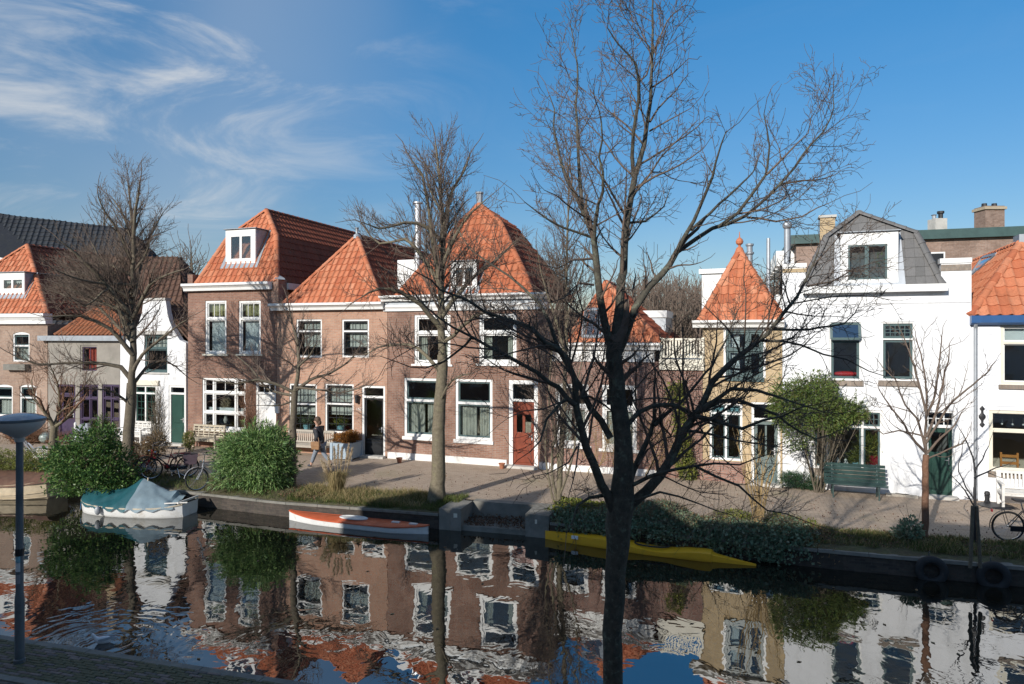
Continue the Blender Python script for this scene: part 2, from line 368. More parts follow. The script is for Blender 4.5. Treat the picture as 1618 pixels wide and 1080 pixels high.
W['litter'] = leafm('leaf_litter', [(.10,.05,.03),(.17,.09,.05),(.07,.04,.03),(.22,.14,.08)], .8, 0)
# ------------------------------------------------------------------ houses: builder
def convex_clip(bm, poly):
    n = len(poly)
    for i in range(n):
        a, b = poly[i], poly[(i+1) % n]
        ex, ey = b[0]-a[0], b[1]-a[1]
        if ex*ex+ey*ey < 1e-8: continue
        g = bm.verts[:]+bm.edges[:]+bm.faces[:]
        if not g: return
        bmesh.ops.bisect_plane(bm, geom=g, plane_co=(a[0], a[1], 0), plane_no=(ey, -ex, 0), clear_outer=True, dist=1e-5)
def pantile(w, l, roll=.058):
    xs = [0, .10, .22, .38, .56, .72, .86, 1.0]
    zs = [.55, .18, .0, .0, .12, .62, 1.0, .62]
    V = []; Fc = []
    lift = .038
    for y, dz in ((0, lift), (l+.05, .004)):
        for x, z in zip(xs, zs): V.append((x*w*1.04, y, z*roll+dz))
    for x, z in zip(xs, zs): V.append((x*w*1.04, .004, z*roll+.006))
    n = len(xs)
    for i in range(n-1):
        Fc.append((i, i+1, n+i+1, n+i)); Fc.append((2*n+i, 2*n+i+1, i+1, i))
    return V, Fc
def flattile(w, l):
    V = [(0,0,.022),(w*.97,0,.022),(w*.97,l+.04,.004),(0,l+.04,.004),(0,.002,.0),(w*.97,.002,.0),
         (w*.97,0,.022),(w,0,.012),(w,l,.0),(w*.97,l,.004)]
    return V, [(0,1,2,3),(4,5,1,0),(6,7,8,9)]
def tiles(roof, poly, mat, w=.245, l=.33, indiv=300, flat=False, order='near'):
    """tiles cut to a convex polygon of the roof; the first edge of poly is the eave"""
    poly = [Vector(p) for p in poly]
    q = [poly[0]]
    for p in poly[1:]:
        if (p-q[-1]).length > 1e-3 and (p-poly[0]).length > 1e-3: q.append(p)
    poly = q
    e = (poly[1]-poly[0]).normalized(); nrm = Vector((0,0,0))
    for i in range(1, len(poly)-1): nrm += (poly[i]-poly[0]).cross(poly[i+1]-poly[0])
    nrm.normalize(); s = nrm.cross(e)
    P2 = [((p-poly[0]).dot(e), (p-poly[0]).dot(s)) for p in poly]
    a0 = min(p[0] for p in P2)-w*.3; a1 = max(p[0] for p in P2); b1 = max(p[1] for p in P2)
    def inside(x, y):
        for i in range(len(P2)):
            A, B = P2[i], P2[(i+1) % len(P2)]
            if (B[0]-A[0])*(y-A[1])-(B[1]-A[1])*(x-A[0]) < -1e-4: return False
        return True
    V, Fc = flattile(w, l) if flat else pantile(w, l)
    base = D.meshes.new('roof_tile'); base.from_pydata(V, [], Fc); base.materials.append(mat)
    if not flat:
        base.polygons.foreach_set('use_smooth', [True]*len(Fc)); base.set_sharp_from_angle(angle=rad(50))
    R = Matrix((e, s, nrm)).transposed().to_4x4()
    full, part = [], []
    j = 0
    while j*l < b1-.02:
        b = j*l-.03; x = a0; j += 1
        while x < a1:
            c = sum(inside(x+w*fx, max(b, 0)+l*fy) for fx in (0.02,.98) for fy in (.06,.98))
            if c == 4: full.append((x, b))
            elif c or inside(x+w*.5, max(b,0)+l*.5): part.append((x, b))
            x += w
    def jitter(): return rnd(-.004,.004), rnd(-.006,.006)
    every = [(f, False) for f in full]+[(f, True) for f in part]
    every.sort(key=lambda t: t[0][1])
    rest = []
    for k, ((x, b), cut) in enumerate(every):
        jx, jy = jitter()
        o3 = poly[0]+e*(x+jx)+s*(b+jy)+nrm*.012
        if cut:
            bm = bmesh.new(); vs_ = [bm.verts.new(v) for v in V]
            for f in Fc: bm.faces.new([vs_[i] for i in f])
            convex_clip(bm, [(p[0]-x-jx, p[1]-b-jy) if i not in (0,1) else (p[0]-x-jx, p[1]-b-jy-.08) for i, p in enumerate(P2)])
            if len(bm.faces) == 0: bm.free(); continue
            if k < indiv:
                me = D.meshes.new('roof_tile'); bm.to_mesh(me); me.materials.append(mat)
                me.polygons.foreach_set('use_smooth', [not flat]*len(me.polygons))
                if not flat: me.set_sharp_from_angle(angle=rad(50))
                o = link('roof_tile', me, None, roof); o.matrix_local = Matrix.Translation(o3) @ R
            else:
                bm.verts.index_update()
                rest.append(([v.co.copy() for v in bm.verts], [tuple(v.index for v in f.verts) for f in bm.faces], o3))
            bm.free()
        elif k < indiv:
            o = link('roof_tile', base, None, roof)
            o.matrix_local = Matrix.Translation(o3) @ R @ Matrix.Rotation(rnd(-.012,.012), 4, 'Z')
        else: rest.append((V, Fc, o3))
    if rest:
        mb = MB(); R3 = R.to_3x3()
        for vv, ff, o3 in rest: mb.add([o3+R3 @ Vector(v) for v in vv], ff)
        me = mb.mesh('roof_tile', False, not flat)
        tag(link('roof_tile', me, mat, roof), kind='stuff')
    return min(indiv, len(every))
def ridge(roof, p0, p1, mat, r=.10, l=.36, up=None):
    p0, p1 = Vector(p0), Vector(p1); d = p1-p0; L = d.length; d.normalize(); n = max(1, round(L/l)); l = L/n
    me = getattr(ridge, 'c', {}).get((round(l,3), r, mat.name))
    if me is None:
        mb = MB(); rings = []
        for y, k in ((-.03, 1.08), (.02, 1.08), (.05, 1.0), (l, .94)):
            rings.append([(r*k*math.cos(a), y, r*k*math.sin(a)*.85) for a in (math.pi*i/8 for i in range(9))])
        mb.loft(rings, False, False)
        mb.f.append(tuple(range(9)))
        me = mb.mesh('ridge_tile', False, True); me.materials.append(mat)
        ridge.c = getattr(ridge, 'c', {}); ridge.c[(round(l,3), r, mat.name)] = me
    upv = Vector(up or (0,0,1)); x = d.cross(upv).normalized(); z = x.cross(d)
    R = Matrix((x, d, z)).transposed().to_4x4()
    for i in range(n):
        o = link('ridge_tile', me, None, roof); o.matrix_local = Matrix.Translation(p0+d*(i*l)+z*.01) @ R @ Matrix.Rotation(rnd(-.02,.02), 4, 'Z')

class House:
    def __init__(s, name, label, cat, A, B, group='houses along the canal'):
        a, b = gnd(*A), gnd(*B); s.W = (b-a).length
        x = (b-a).normalized(); z = Vector((0,0,1)); y = z.cross(x)
        s.M = Matrix.Translation(a) @ Matrix((x, y, z)).transposed().to_4x4()
        s.Mi = s.M.inverted(); s.o = s.Mi @ CAM; s.holes = []
        s.root = thing(name, label, cat, mat=s.M, group=group)
    def lray(s, u, v): return s.Mi.to_3x3() @ ray(u, v)
    def px(s, u, v, y=0.0):
        d = s.lray(u, v); t = (y-s.o.y)/d.y; p = s.o+d*t; return Vector((p.x, y, p.z))
    def onplane(s, u, v, p0, n):
        d = s.lray(u, v); t = (Vector(p0)-s.o).dot(n)/d.dot(n); return s.o+d*t
    def rect(s, u0, v0, u1, v1, y=0.0):
        a, b, c, d = s.px(u0,v0,y), s.px(u1,v0,y), s.px(u1,v1,y), s.px(u0,v1,y)
        p, q = (c.z+d.z)/2, (a.z+b.z)/2; return (a.x+d.x)/2, min(p,q), (b.x+c.x)/2, max(p,q)     # x0,z0,x1,z1
    def world(s, p): return s.M @ Vector(p)
    def wall(s, outline, mat, t=.24, name='wall', reveal=None):
        """front wall: outline [(x,z)] anticlockwise with the openings cut through it"""
        loops = [[Vector((x,0,z)) for x,z in outline]]
        for h in s.holes: loops.append([Vector((x,0,z)) for x,z in h])
        flat = [p for l in loops for p in l]
        tri = geometry.tessellate_polygon([[Vector((p.x,p.z,0)) for p in l] for l in loops])
        n = len(flat); V = [tuple(p) for p in flat]+[(p.x, t, p.z) for p in flat]; Fc = []
        for a, b, c in tri:
            cr = (flat[b].x-flat[a].x)*(flat[c].z-flat[a].z)-(flat[b].z-flat[a].z)*(flat[c].x-flat[a].x)
            if cr < 0: b, c = c, b
            Fc.append((a, b, c)); Fc.append((n+a, n+c, n+b))
        i0 = 0
        for l in loops:
            k = len(l)
            for i in range(k):
                j = (i+1) % k; Fc.append((i0+i, n+i0+i, n+i0+j, i0+j))
            i0 += k
        me = D.meshes.new(name); me.from_pydata(V, [], Fc); boxuv(me)
        bm = bmesh.new(); bm.from_mesh(me); bmesh.ops.recalc_face_normals(bm, faces=bm.faces); bm.to_mesh(me); bm.free()
        return link(name, me, mat, s.root)
    def body(s, dep, ztop, zfl, mat, back=True, x0=None, x1=None):
        x0 = .012 if x0 is None else x0; x1 = s.W-.012 if x1 is None else x1
        mb = MB().box(x0, .245, -.1, x0+.2, dep, ztop); mb.box(x1-.2, .245, -.1, x1, dep, ztop)
        if back: mb.box(x0+.2, dep-.2, -.1, x1-.2, dep, ztop)
        mb.build('side_wall', mat, s.root, uv=True)
        i = MB().box(x0+.205, .30, -.05, x1-.205, dep-.21, .04)
        for z in zfl: i.box(x0+.205, .30, z, x1-.205, dep-.21, z+.22)
        i.build('floor', W['roomf'], s.root)
        MB().box(x0+.205, 4.2, .05, x1-.205, 4.3, ztop-.05).build('partition', W['room'], s.root)
    def hole(s, r): s.holes.append([(r[0],r[1]),(r[2],r[1]),(r[2],r[3]),(r[0],r[3])])
    def window(s, u, v, div=None, fr=.075, sash=.045, bar=.022, fm='white', sm='white', sill=None, silh=.07, silo=.10, cur=None, y0=.03, name='window', sashes=True, glass='glass', parent=None, cut=True, arch=0, lab=None, open_light=None):
        """u: upright lines in px, v: level lines in px (both with the outer edges); div[(row,col)] = (columns, rows) of panes"""
        r0 = s.rect(u[0], v[0], u[-1], v[-1]); div = div or {}
        X = [r0[0]+(r0[2]-r0[0])*(x-u[0])/(u[-1]-u[0]) for x in u]
        Z = [r0[3]-(r0[3]-r0[1])*(z-v[0])/(v[-1]-v[0]) for z in v]
        x0, x1, z1, z0 = X[0], X[-1], Z[0], Z[-1]
        if cut:
            if arch:
                pts = [(x0,z0),(x1,z0)]; arc = []
                for i in range(9):
                    q = i/8; arc.append((x1+(x0-x1)*q, z1-arch+arch*math.sin(math.pi*q)**.8 if 0<q<1 else z1-arch))
                s.holes.append(pts+arc)
            else: s.hole((x0,z0,x1,z1))
        y1 = y0+.10; F_ = MB()
        F_.box(x0,y0,z0,x0+fr,y1,z1-arch); F_.box(x1-fr,y0,z0,x1,y1,z1-arch)
        F_.box(x0+fr,y0,z0,x1-fr,y1,z0+fr)
        if arch: F_.prism([(x0,z1-arch)]+[(x1,z1-arch)]+arc[1:-1], y0, y1); F_.box(x0+fr,y0+.002,z1-arch-fr*.4,x1-fr,y1-.002,z1-arch)
        else: F_.box(x0+fr,y0,z1-fr,x1-fr,y1,z1)
        for x in X[1:-1]: F_.box(x-fr*.45,y0+.004,z0+fr,x+fr*.45,y1-.004,z1-fr)
        for z in Z[1:-1]: F_.box(x0+fr,y0-.012,z-fr*.45,x1-fr,y1-.008,z+fr*.45)
        wo_ = F_.build(name, W[fm] if isinstance(fm, str) else fm, parent or s.root)
        if lab: wo_['label'] = lab
        for i in range(len(Z)-1):
            for j in range(len(X)-1):
                a = X[j]+(fr if j == 0 else fr*.45); b = X[j+1]-(fr if j == len(X)-2 else fr*.45)
                t_ = Z[i]-(fr+arch if i == 0 else fr*.45); q = Z[i+1]+(fr if i == len(Z)-2 else fr*.45)
                c, r = div.get((i,j), div.get((i,), (1,1)))
                ys = y0+.045
                if open_light == (i, j):      # top-hung light swung out
                    g = MB(); e_ = (t_-q); o_ = .16
                    pa, pb = Vector((a,ys-.03,t_)), Vector((a,ys-.03-o_,q+.01))
                    qa, qb = Vector((b,ys-.03,t_)), Vector((b,ys-.03-o_,q+.01))
                    for p_, q_ in ((pa,pb),(qa,qb)): g.bar(p_, q_, sash, .04, (0,1,0))
                    g.bar(pa,qa,.04,sash); g.bar(pb,qb,.04,sash)
                    so_ = g.build('top_hung_light', W[sm], wo_)
                    m_ = MB().add([pa,qa,qb,pb], [(0,3,2,1)]); m_.build('pane', W['glasst'], wo_)
                    continue
                S = MB(); si = sash if sashes else 0
                if sashes:
                    S.box(a,ys,q,a+si,ys+.04,t_); S.box(b-si,ys,q,b,ys+.04,t_); S.box(a+si,ys,q,b-si,ys+.04,q+si); S.box(a+si,ys,t_-si,b-si,ys+.04,t_)
                ax, bx, qz, tz = a+si, b-si, q+si, t_-si
                for k in range(1, c): xx = ax+(bx-ax)*k/c; S.box(xx-bar/2,ys+.005,qz,xx+bar/2,ys+.035,tz)
                for k in range(1, r): zz_ = qz+(tz-qz)*k/r; S.box(ax,ys+.007,zz_-bar/2,bx,ys+.033,zz_+bar/2)
                if S.v: S.build('sash', W[sm] if isinstance(sm, str) else sm, wo_)
                for k in range(c):
                    for l in range(r):
                        xa = ax+(bx-ax)*k/c; xb = ax+(bx-ax)*(k+1)/c; za = qz+(tz-qz)*l/r; zb = qz+(tz-qz)*(l+1)/r
                        ti = rnd(-.003,.003); tj = rnd(-.003,.003)
                        pm_ = MB().box(xa-.004, ys+.017, za-.004, xb+.004, ys+.021, zb+.004)
                        pm_.v = [(p[0], p[1]+(p[0]-xa)*ti*2+(p[2]-za)*tj*2, p[2]) for p in pm_.v]
                        pm_.build('pane', W[glass], wo_)
        if sill:
            MB().box(x0-silo, -.06, z0-silh, x1+silo, .10, z0-.001).build('sill', W[sill], wo_, uv=True)
        for cdef in (cur or []):          # (material, fx0, fx1, fz0, fz1[, waves])
            m_, fa, fb, ga_, gb_ = cdef[:5]; wv = cdef[5] if len(cdef) > 5 else 0
            xa, xb = x0+(x1-x0)*fa, x0+(x1-x0)*fb; za, zb = z0+(z1-z0)*ga_, z0+(z1-z0)*gb_
            n = 28 if wv else 1; cm = MB()
            top = [(xa+(xb-xa)*i/n, y1+.10+(.025*math.sin(i*wv*2*math.pi/n)+rnd(-.004,.004) if wv else 0), zb) for i in range(n+1)]
            bot = [(p[0]+rnd(-.004,.004), p[1]*1.02, za+(rnd(-.006,.006) if wv else 0)) for p in top]
            cm.loft([top, bot], False, False); cm.build('curtain' if wv else 'blind', W[m_], wo_, smooth=bool(wv))
        return wo_, (x0,z0,x1,z1)
    def door(s, u, v, leaf, trans=None, fr=.09, fm='white', panels=(), glazed=(), y0=.03, step=None, handle=True, lab=None, tdiv=(1,1), handle_side=1, name='door'):
        r = s.rect(u[0], v[0], u[1], v[1]); x0,z0,x1,z1 = r; z0 = max(z0, .03)
        s.hole((x0,z0,x1,z1)); y1 = y0+.11
        F_ = MB().box(x0,y0,z0,x0+fr,y1,z1); F_.box(x1-fr,y0,z0,x1,y1,z1); F_.box(x0+fr,y0,z1-fr,x1-fr,y1,z1)
        zt = z1-fr
        do = None
        if trans: zt = s.rect(u[0], trans, u[1], v[1])[3]; F_.box(x0+fr,y0-.01,zt-.04,x1-fr,y1-.006,zt+.04)
        do = F_.build(name, W[fm], s.root)
        if lab: do['label'] = lab
        if trans:
            c, q = tdiv; ax, bx, qa, qb = x0+fr, x1-fr, zt+.04, z1-fr
            S = MB()
            for k in range(1,c): xx = ax+(bx-ax)*k/c; S.box(xx-.012,y0+.05,qa,xx+.012,y0+.08,qb)
            for k in range(1,q): z_ = qa+(qb-qa)*k/q; S.box(ax,y0+.052,z_-.012,bx,y0+.078,z_+.012)
            if S.v: S.build('glazing_bars', W[fm], do)
            MB().box(ax,y0+.06,qa,bx,y0+.065,qb).build('transom_pane', W['glass'], do)
            zt -= .04
        a, b = x0+fr, x1-fr; L = MB()
        gl = [(a+(b-a)*g[0], z0+(zt-z0)*g[2], a+(b-a)*g[1], z0+(zt-z0)*g[3]) for g in glazed]
        # leaf as a frame of boxes round the glazed openings
        out = [Vector((a,z0,0)),Vector((b,z0,0)),Vector((b,zt,0)),Vector((a,zt,0))]
        lp = [out]+[[Vector((g[0],g[1],0)),Vector((g[2],g[1],0)),Vector((g[2],g[3],0)),Vector((g[0],g[3],0))] for g in gl]
        fl = [p for l in lp for p in l]; n = len(fl)
        V = [(p.x,y0+.05,p.y) for p in fl]+[(p.x,y0+.095,p.y) for p in fl]; Fc = []
        for t3 in geometry.tessellate_polygon(lp):
            A_,B_,C_ = t3
            if (fl[B_].x-fl[A_].x)*(fl[C_].y-fl[A_].y)-(fl[B_].y-fl[A_].y)*(fl[C_].x-fl[A_].x) < 0: B_,C_ = C_,B_
            Fc.append((A_,B_,C_)); Fc.append((n+A_,n+C_,n+B_))
        i0 = 0
        for l in lp:
            for i in range(4): j=(i+1)%4; Fc.append((i0+i,n+i0+i,n+i0+j,i0+j))
            i0 += 4
        me = D.meshes.new('door_leaf'); me.from_pydata(V,[],Fc); lf = link('door_leaf', me, W[leaf], do)
        for g in gl: MB().box(g[0],y0+.068,g[1],g[2],y0+.073,g[3]).build('door_pane', W['glass'], do)
        for p in panels:
            xa,xb,za,zb = a+(b-a)*p[0], a+(b-a)*p[1], z0+(zt-z0)*p[2], z0+(zt-z0)*p[3]
            P_ = MB(); P_.loft([[(xa,y0+.0495,za),(xb,y0+.0495,za),(xb,y0+.0495,zb),(xa,y0+.0495,zb)],
                    [(xa+.02,y0+.032,za+.02),(xb-.02,y0+.032,za+.02),(xb-.02,y0+.032,zb-.02),(xa+.02,y0+.032,zb-.02)]], True, True)
            P_.build('door_panel', W[leaf], do)
        if handle:
            hx = b-.09 if handle_side > 0 else a+.09; hz = z0+1.02
            H = MB().box(hx-.02,y0+.035,hz-.1,hx+.02,y0+.05,hz+.1); H.tube([(hx,y0+.045,hz+.03),(hx,y0,hz+.03),(hx-.1*handle_side,y0-.005,hz+.03)],.011,6)
            H.build('door_handle', W['steel'], do)
        if step: MB().box(x0-.05,-.28,-.02,x1+.05,.03,.035+.05).build('doorstep', W[step], do)
        return do
    def cornice(s, u0, v0, u1, v1, proj, mat='white', name='cornice', prof=True):
        x0,z0,x1,z1 = s.rect(u0,v0,u1,v1); h = z1-z0; m = MB()
        if prof:
            m.loft([[(x,-.003,z0),(x,-proj*.55,z0),(x,-proj*.62,z0+h*.35),(x,-proj*.8,z0+h*.55),(x,-proj,z0+h*.68),(x,-proj,z1),(x,.2,z1),(x,.2,z0)] for x in (x0,x1)])
        else: m.box(x0,-proj,z0,x1,.2,z1)
        m.build(name, W[mat] if isinstance(mat,str) else mat, s.root); return z0, z1
    def roof(s, EL, ER, BL, AP, BR, pitch, length, mat='tile', side='tileS', y0=.02, tw=.245, tl=.33, indiv=300, back_hip=0, ze=None, apex_len=None, sides=('L','R'), under='tileS', flat=False, cap=None, hipm=None, r=.10, ridgem=None):
        """hipped (and broken) roof from the front face's corner pixels; runs 'length' back along the house"""
        p0 = s.px(*EL, y0); p1 = s.px(*ER, y0); z = (p0.z+p1.z)/2 if ze is None else ze
        p0.z = p1.z = z; n = Vector((0, -math.sin(rad(pitch)), math.cos(rad(pitch))))
        pl = lambda q: s.onplane(q[0], q[1], p0, n)
        ap = pl(AP); bl = pl(BL) if BL else None; br = pl(BR) if BR else None
        if bl and br: zb = (bl.z+br.z)/2; bl = Vector((bl.x,(zb-z)/math.tan(rad(pitch))+y0,zb)); br = Vector((br.x,bl.y,zb))
        bk = lambda p, L=length: Vector((p.x, y0+L, p.z))
        apb = Vector((ap.x, max(ap.y+.01, y0+length-back_hip) if apex_len is None else ap.y+apex_len, ap.z))
        front = [p0, p1]+([br] if br else [])+[ap]+([bl] if bl else [])
        polys = [('F', front)]
        if 'R' in sides:
            if br:
                zz_ = bk(br); 
                if back_hip: zz_ = Vector((br.x, y0+length-(br.y-y0), br.z))
                polys += [('R', [p1, bk(p1), zz_, br]), ('R', [br, zz_, apb, ap])]
            else: polys += [('R', [p1, bk(p1), apb, ap])]
        if 'L' in sides:
            if bl:
                zz_ = bk(bl)
                if back_hip: zz_ = Vector((bl.x, y0+length-(bl.y-y0), bl.z))
                polys += [('L', [bk(p0), p0, bl, zz_]), ('L', [zz_, bl, ap, apb])]
            else: polys += [('L', [bk(p0), p0, ap, apb])]
        m = MB(); cen = sum((p for p in front), Vector())/len(front)
        for k, P in polys:
            nn = Vector((0,0,0))
            for i in range(1, len(P)-1): nn += (P[i]-P[0]).cross(P[i+1]-P[0])
            nn.normalize(); m.loft([[p-nn*.10 for p in P], [p-nn*.004 for p in P]])
        m.box(p0.x+.02, y0+.05, z-.12, p1.x-.02, y0+length-.02, z-.02)
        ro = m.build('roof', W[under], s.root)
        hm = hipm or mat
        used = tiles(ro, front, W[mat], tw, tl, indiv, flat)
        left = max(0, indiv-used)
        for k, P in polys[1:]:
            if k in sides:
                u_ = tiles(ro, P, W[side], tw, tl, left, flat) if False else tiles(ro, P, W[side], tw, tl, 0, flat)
        def hip(a, b):
            if a is None or b is None or (b-a).length < .2: return
            ridge(ro, a, b, W[hm], r)
        if br: hip(p1, br); hip(br, ap)
        else: hip(p1, ap)
        if bl: hip(p0, bl); hip(bl, ap)
        else: hip(p0, ap)
        if (apb-ap).length > .3: ridge(ro, ap, apb, W[ridgem or side], r)
        s.rf = dict(p0=p0,p1=p1,ap=ap,apb=apb,bl=bl,br=br,n=n,z=z,obj=ro,y0=y0,pitch=pitch)
        return ro
    def dormer(s, u0, v0, u1, v1, fasc, yf, dep, mat='white', cheek='lead', lights=None, win=None, side=None, fo=.08, frame=None, wkw={}):
        """box dormer whose front stands at local depth yf"""
        r_=s.rf; yf = s.onplane((u0+u1)/2, v0, r_['p0'], r_['n']).y-.04
        x0,z0,x1,z1 = s.rect(u0,v0,u1,v1,yf)
        zf = s.rect(u0,fasc,u1,v1,yf)[3]
        m = MB().box(x0,yf+.05,z0-.3,x0+.05,yf+dep,zf); m.box(x1-.05,yf+.05,z0-.3,x1,yf+dep,zf)
        dm = m.build('dormer', W[cheek], s.root)
        R_ = MB().box(x0-fo,yf-fo,zf,x1+fo,yf+dep,z1); R_.build('dormer_fascia', W[mat], dm)
        MB().box(x0-fo+.02,yf-fo+.02,z1,x1+fo-.02,yf+dep,z1+.03).build('dormer_roof', W['lead'], dm)
        wu, wv = win; o = s.rect(wu[0],wv[0],wu[-1],wv[-1],yf)
        Fm = MB()
        Fm.box(x0,yf,z0,o[0],yf+.08,zf); Fm.box(o[2],yf,z0,x1,yf+.08,zf)
        if o[1]-z0 > .01: Fm.box(o[0],yf,z0,o[2],yf+.08,o[1])
        if zf-o[3] > .01: Fm.box(o[0],yf,o[3],o[2],yf+.08,zf)
        Fm.build('dormer_front', W[mat], dm)
        X = [o[0]+(o[2]-o[0])*(q-wu[0])/(wu[-1]-wu[0]) for q in wu]; fm = W[(lights or {}).get('frame','white')]
        bars = MB(); 
        for j in range(len(X)-1):
            a,b = X[j],X[j+1]; k=.055
            S = MB().box(a,yf+.01,o[1],a+k,yf+.06,o[3]); S.box(b-k,yf+.01,o[1],b,yf+.06,o[3]); S.box(a+k,yf+.01,o[1],b-k,yf+.06,o[1]+k); S.box(a+k,yf+.01,o[3]-k,b-k,yf+.06,o[3])
            S.build('dormer_sash', fm, dm)
            MB().box(a+k,yf+.03,o[1]+k,b-k,yf+.036,o[3]-k).build('dormer_pane', W['glass'], dm)
        if lights and lights.get('lace'):
            zc = o[1]+(o[3]-o[1])*.55
            for j in range(len(X)-1):
                a,b = X[j]+.05,X[j+1]-.05; n=9
                top=[(a+(b-a)*i/n,yf+.14,o[3]) for i in range(n+1)]; bot=[(a+(b-a)*i/n,yf+.14,zc+(.07 if i%2 else 0)) for i in range(n+1)]
                MB().loft([top,bot],False,False).build('lace_curtain', W['curtain'], dm)
        MB().box(x0+.05,yf+1.2,z0-.3,x1-.05,yf+1.25,zf).build('dormer_room', W['room'], dm)
        # lead apron and side flashing on the tiles
        t = math.tan(rad(s.rf['pitch'])); q0 = s.rf['p0']
        yb = lambda z_: s.rf['y0']+(z_-s.rf['z'])/t
        A_ = MB(); nrm = s.rf['n']
        def strip(P): A_.loft([[Vector(p)+nrm*.052 for p in P],[Vector(p)+nrm*.064 for p in P]])
        z9 = z0; 
        strip([(x0-.18,yb(z9-.2),z9-.2),(x1+.18,yb(z9-.2),z9-.2),(x1+.18,yb(z9),z9),(x0-.18,yb(z9),z9)])
        strip([(x1+.0,yb(z9),z9),(x1+.18,yb(z9),z9),(x1+.12,yb(zf),zf),(x1,yb(zf),zf)])
        strip([(x0-.18,yb(z9),z9),(x0,yb(z9),z9),(x0,yb(zf),zf),(x0-.12,yb(zf),zf)])
        A_.build('dormer_flashing', W['zinc'], dm)
        return dm
    def chimney(s, x, y, z0, z1, w, d, mat, pots=1, cap='stone', parent=None, name='chimney'):
        m = MB().box(x-w/2,y-d/2,z0,x+w/2,y+d/2,z1); c = m.build(name, W[mat], parent or s.root, uv=True)
        MB().box(x-w/2-.05,y-d/2-.05,z1,x+w/2+.05,y+d/2+.05,z1+.09).build('chimney_cap', W[cap], c)
        for i in range(pots):
            px_ = x+(i-(pots-1)/2)*w*.5
            MB().lathe([(.10,z1+.09),(.09,z1+.42),(.12,z1+.44),(.12,z1+.50),(.02,z1+.5)],10,(px_,y,0)).build('chimney_pot', W['lead'], c)
        return c
    def text(s, body, u, v, size, mat, y=-.01, name='house_number'):
        cu = D.curves.new(name, 'FONT'); cu.body = body; cu.size = size; cu.extrude = .006; cu.align_x = 'CENTER'; cu.align_y = 'CENTER'
        t_ = D.objects.new(name, cu); COL.objects.link(t_); bpy.context.view_layer.update()
        me = D.meshes.new_from_object(t_.evaluated_get(bpy.context.evaluated_depsgraph_get())); D.objects.remove(t_); me.materials.clear()
        o = link(name, me, W[mat], s.root)
        p = s.px(u, v, y); o.location = p; o.rotation_euler = (rad(90),0,0); return o
    def rectout(s, ztop, x0=0, x1=None):
        x1 = s.W if x1 is None else x1; return [(x0,-.05),(x1,-.05),(x1,ztop),(x0,ztop)]
# ------------------------------------------------------------------ the setting: ground, quays, water
WZ = -.55
Q = [(-75,47),(-40,32.6),(-24,26.6),(-14,23.0),(-6.73,20.07),(-1.53,18.6),(.59,18.0),(7.13,15.5),(10.6,14.4),(30,7.6),(60,-3)]
def qoff(d):
    out = []
    for i, p in enumerate(Q):
        a = Vector(Q[max(i-1,0)]); b = Vector(Q[min(i+1,len(Q)-1)]); t = (b-a).normalized(); out.append((p[0]-t.y*d, p[1]+t.x*d))
    return out
def qpt(x, d=0.0):          # point on the far quay line at world x, moved d metres inland
    for (ax,ay),(bx,by) in zip(Q, Q[1:]):
        if ax <= x <= bx:
            t = (x-ax)/(bx-ax); n = Vector((-(by-ay), bx-ax)).normalized(); return Vector((x+n.x*d, ay+(by-ay)*t+n.y*d))
NA, NB = Vector((-60,25.7)), Vector((60,-8.7))      # near quay edge
ND = (NB-NA).normalized(); NN = Vector((ND.y,-ND.x))  # towards the camera side
def nearpt(x, d=0.0):
    t = (x-NA.x)/ND.x; p = NA+ND*t+NN*d; return p
# materials of the ground
m, t, b, o = new_mat('clinker_paving')
uvn = N(t, 'ShaderNodeMapping'); uvn.inputs['Rotation'].default_value = (0,0,rad(18)); t.links.new(N(t,'ShaderNodeNewGeometry').outputs['Position'], uvn.inputs[0])
br = N(t, 'ShaderNodeTexBrick'); t.links.new(uvn.outputs[0], br.inputs[0]); br.inputs['Scale'].default_value = 1
br.inputs['Brick Width'].default_value = .21; br.inputs['Row Height'].default_value = .085; br.inputs['Mortar Size'].default_value = .008
br.inputs['Color1'].default_value = (0.375,0.281,0.208,1); br.inputs['Color2'].default_value = (0.475,0.369,0.279,1); br.inputs['Mortar'].default_value = (0.228,0.186,0.137,1)
c = mixc(t, mrange(t, noise(t, .8, 6, .7), .35, .7, 0, .6), br.outputs['Color'], (.42,.34,.27))
c = mixc(t, mrange(t, noise(t, 3.5, 6, .75), .52, .72, 0, .5), c, (.20,.17,.11))
c = mixc(t, mrange(t, noise(t, .35, 5, .6), .56, .7, 0, .35), c, (.20,.20,.09))
t.links.new(c, b.inputs['Base Color']); b.inputs['Roughness'].default_value = .9; b.inputs['Specular IOR Level'].default_value = .2
bump(t, b, M_('SUBTRACT', noise(t, 9, 5), M_('MULTIPLY', br.outputs['Fac'], .8, t=t), t=t), .7, .012); W['paving'] = m
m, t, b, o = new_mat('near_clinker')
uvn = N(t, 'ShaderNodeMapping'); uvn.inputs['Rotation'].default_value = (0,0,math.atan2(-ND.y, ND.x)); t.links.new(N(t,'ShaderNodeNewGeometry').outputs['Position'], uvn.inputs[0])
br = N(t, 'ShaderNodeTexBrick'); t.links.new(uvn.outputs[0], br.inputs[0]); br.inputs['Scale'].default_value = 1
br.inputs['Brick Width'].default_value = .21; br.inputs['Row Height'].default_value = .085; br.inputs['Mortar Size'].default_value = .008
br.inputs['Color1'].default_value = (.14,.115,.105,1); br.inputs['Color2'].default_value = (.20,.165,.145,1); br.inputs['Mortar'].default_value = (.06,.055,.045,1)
t.links.new(mixc(t, mrange(t, noise(t, 2, 6, .7), .5, .75, 0, .5), br.outputs['Color'], (.09,.09,.05)), b.inputs['Base Color'])
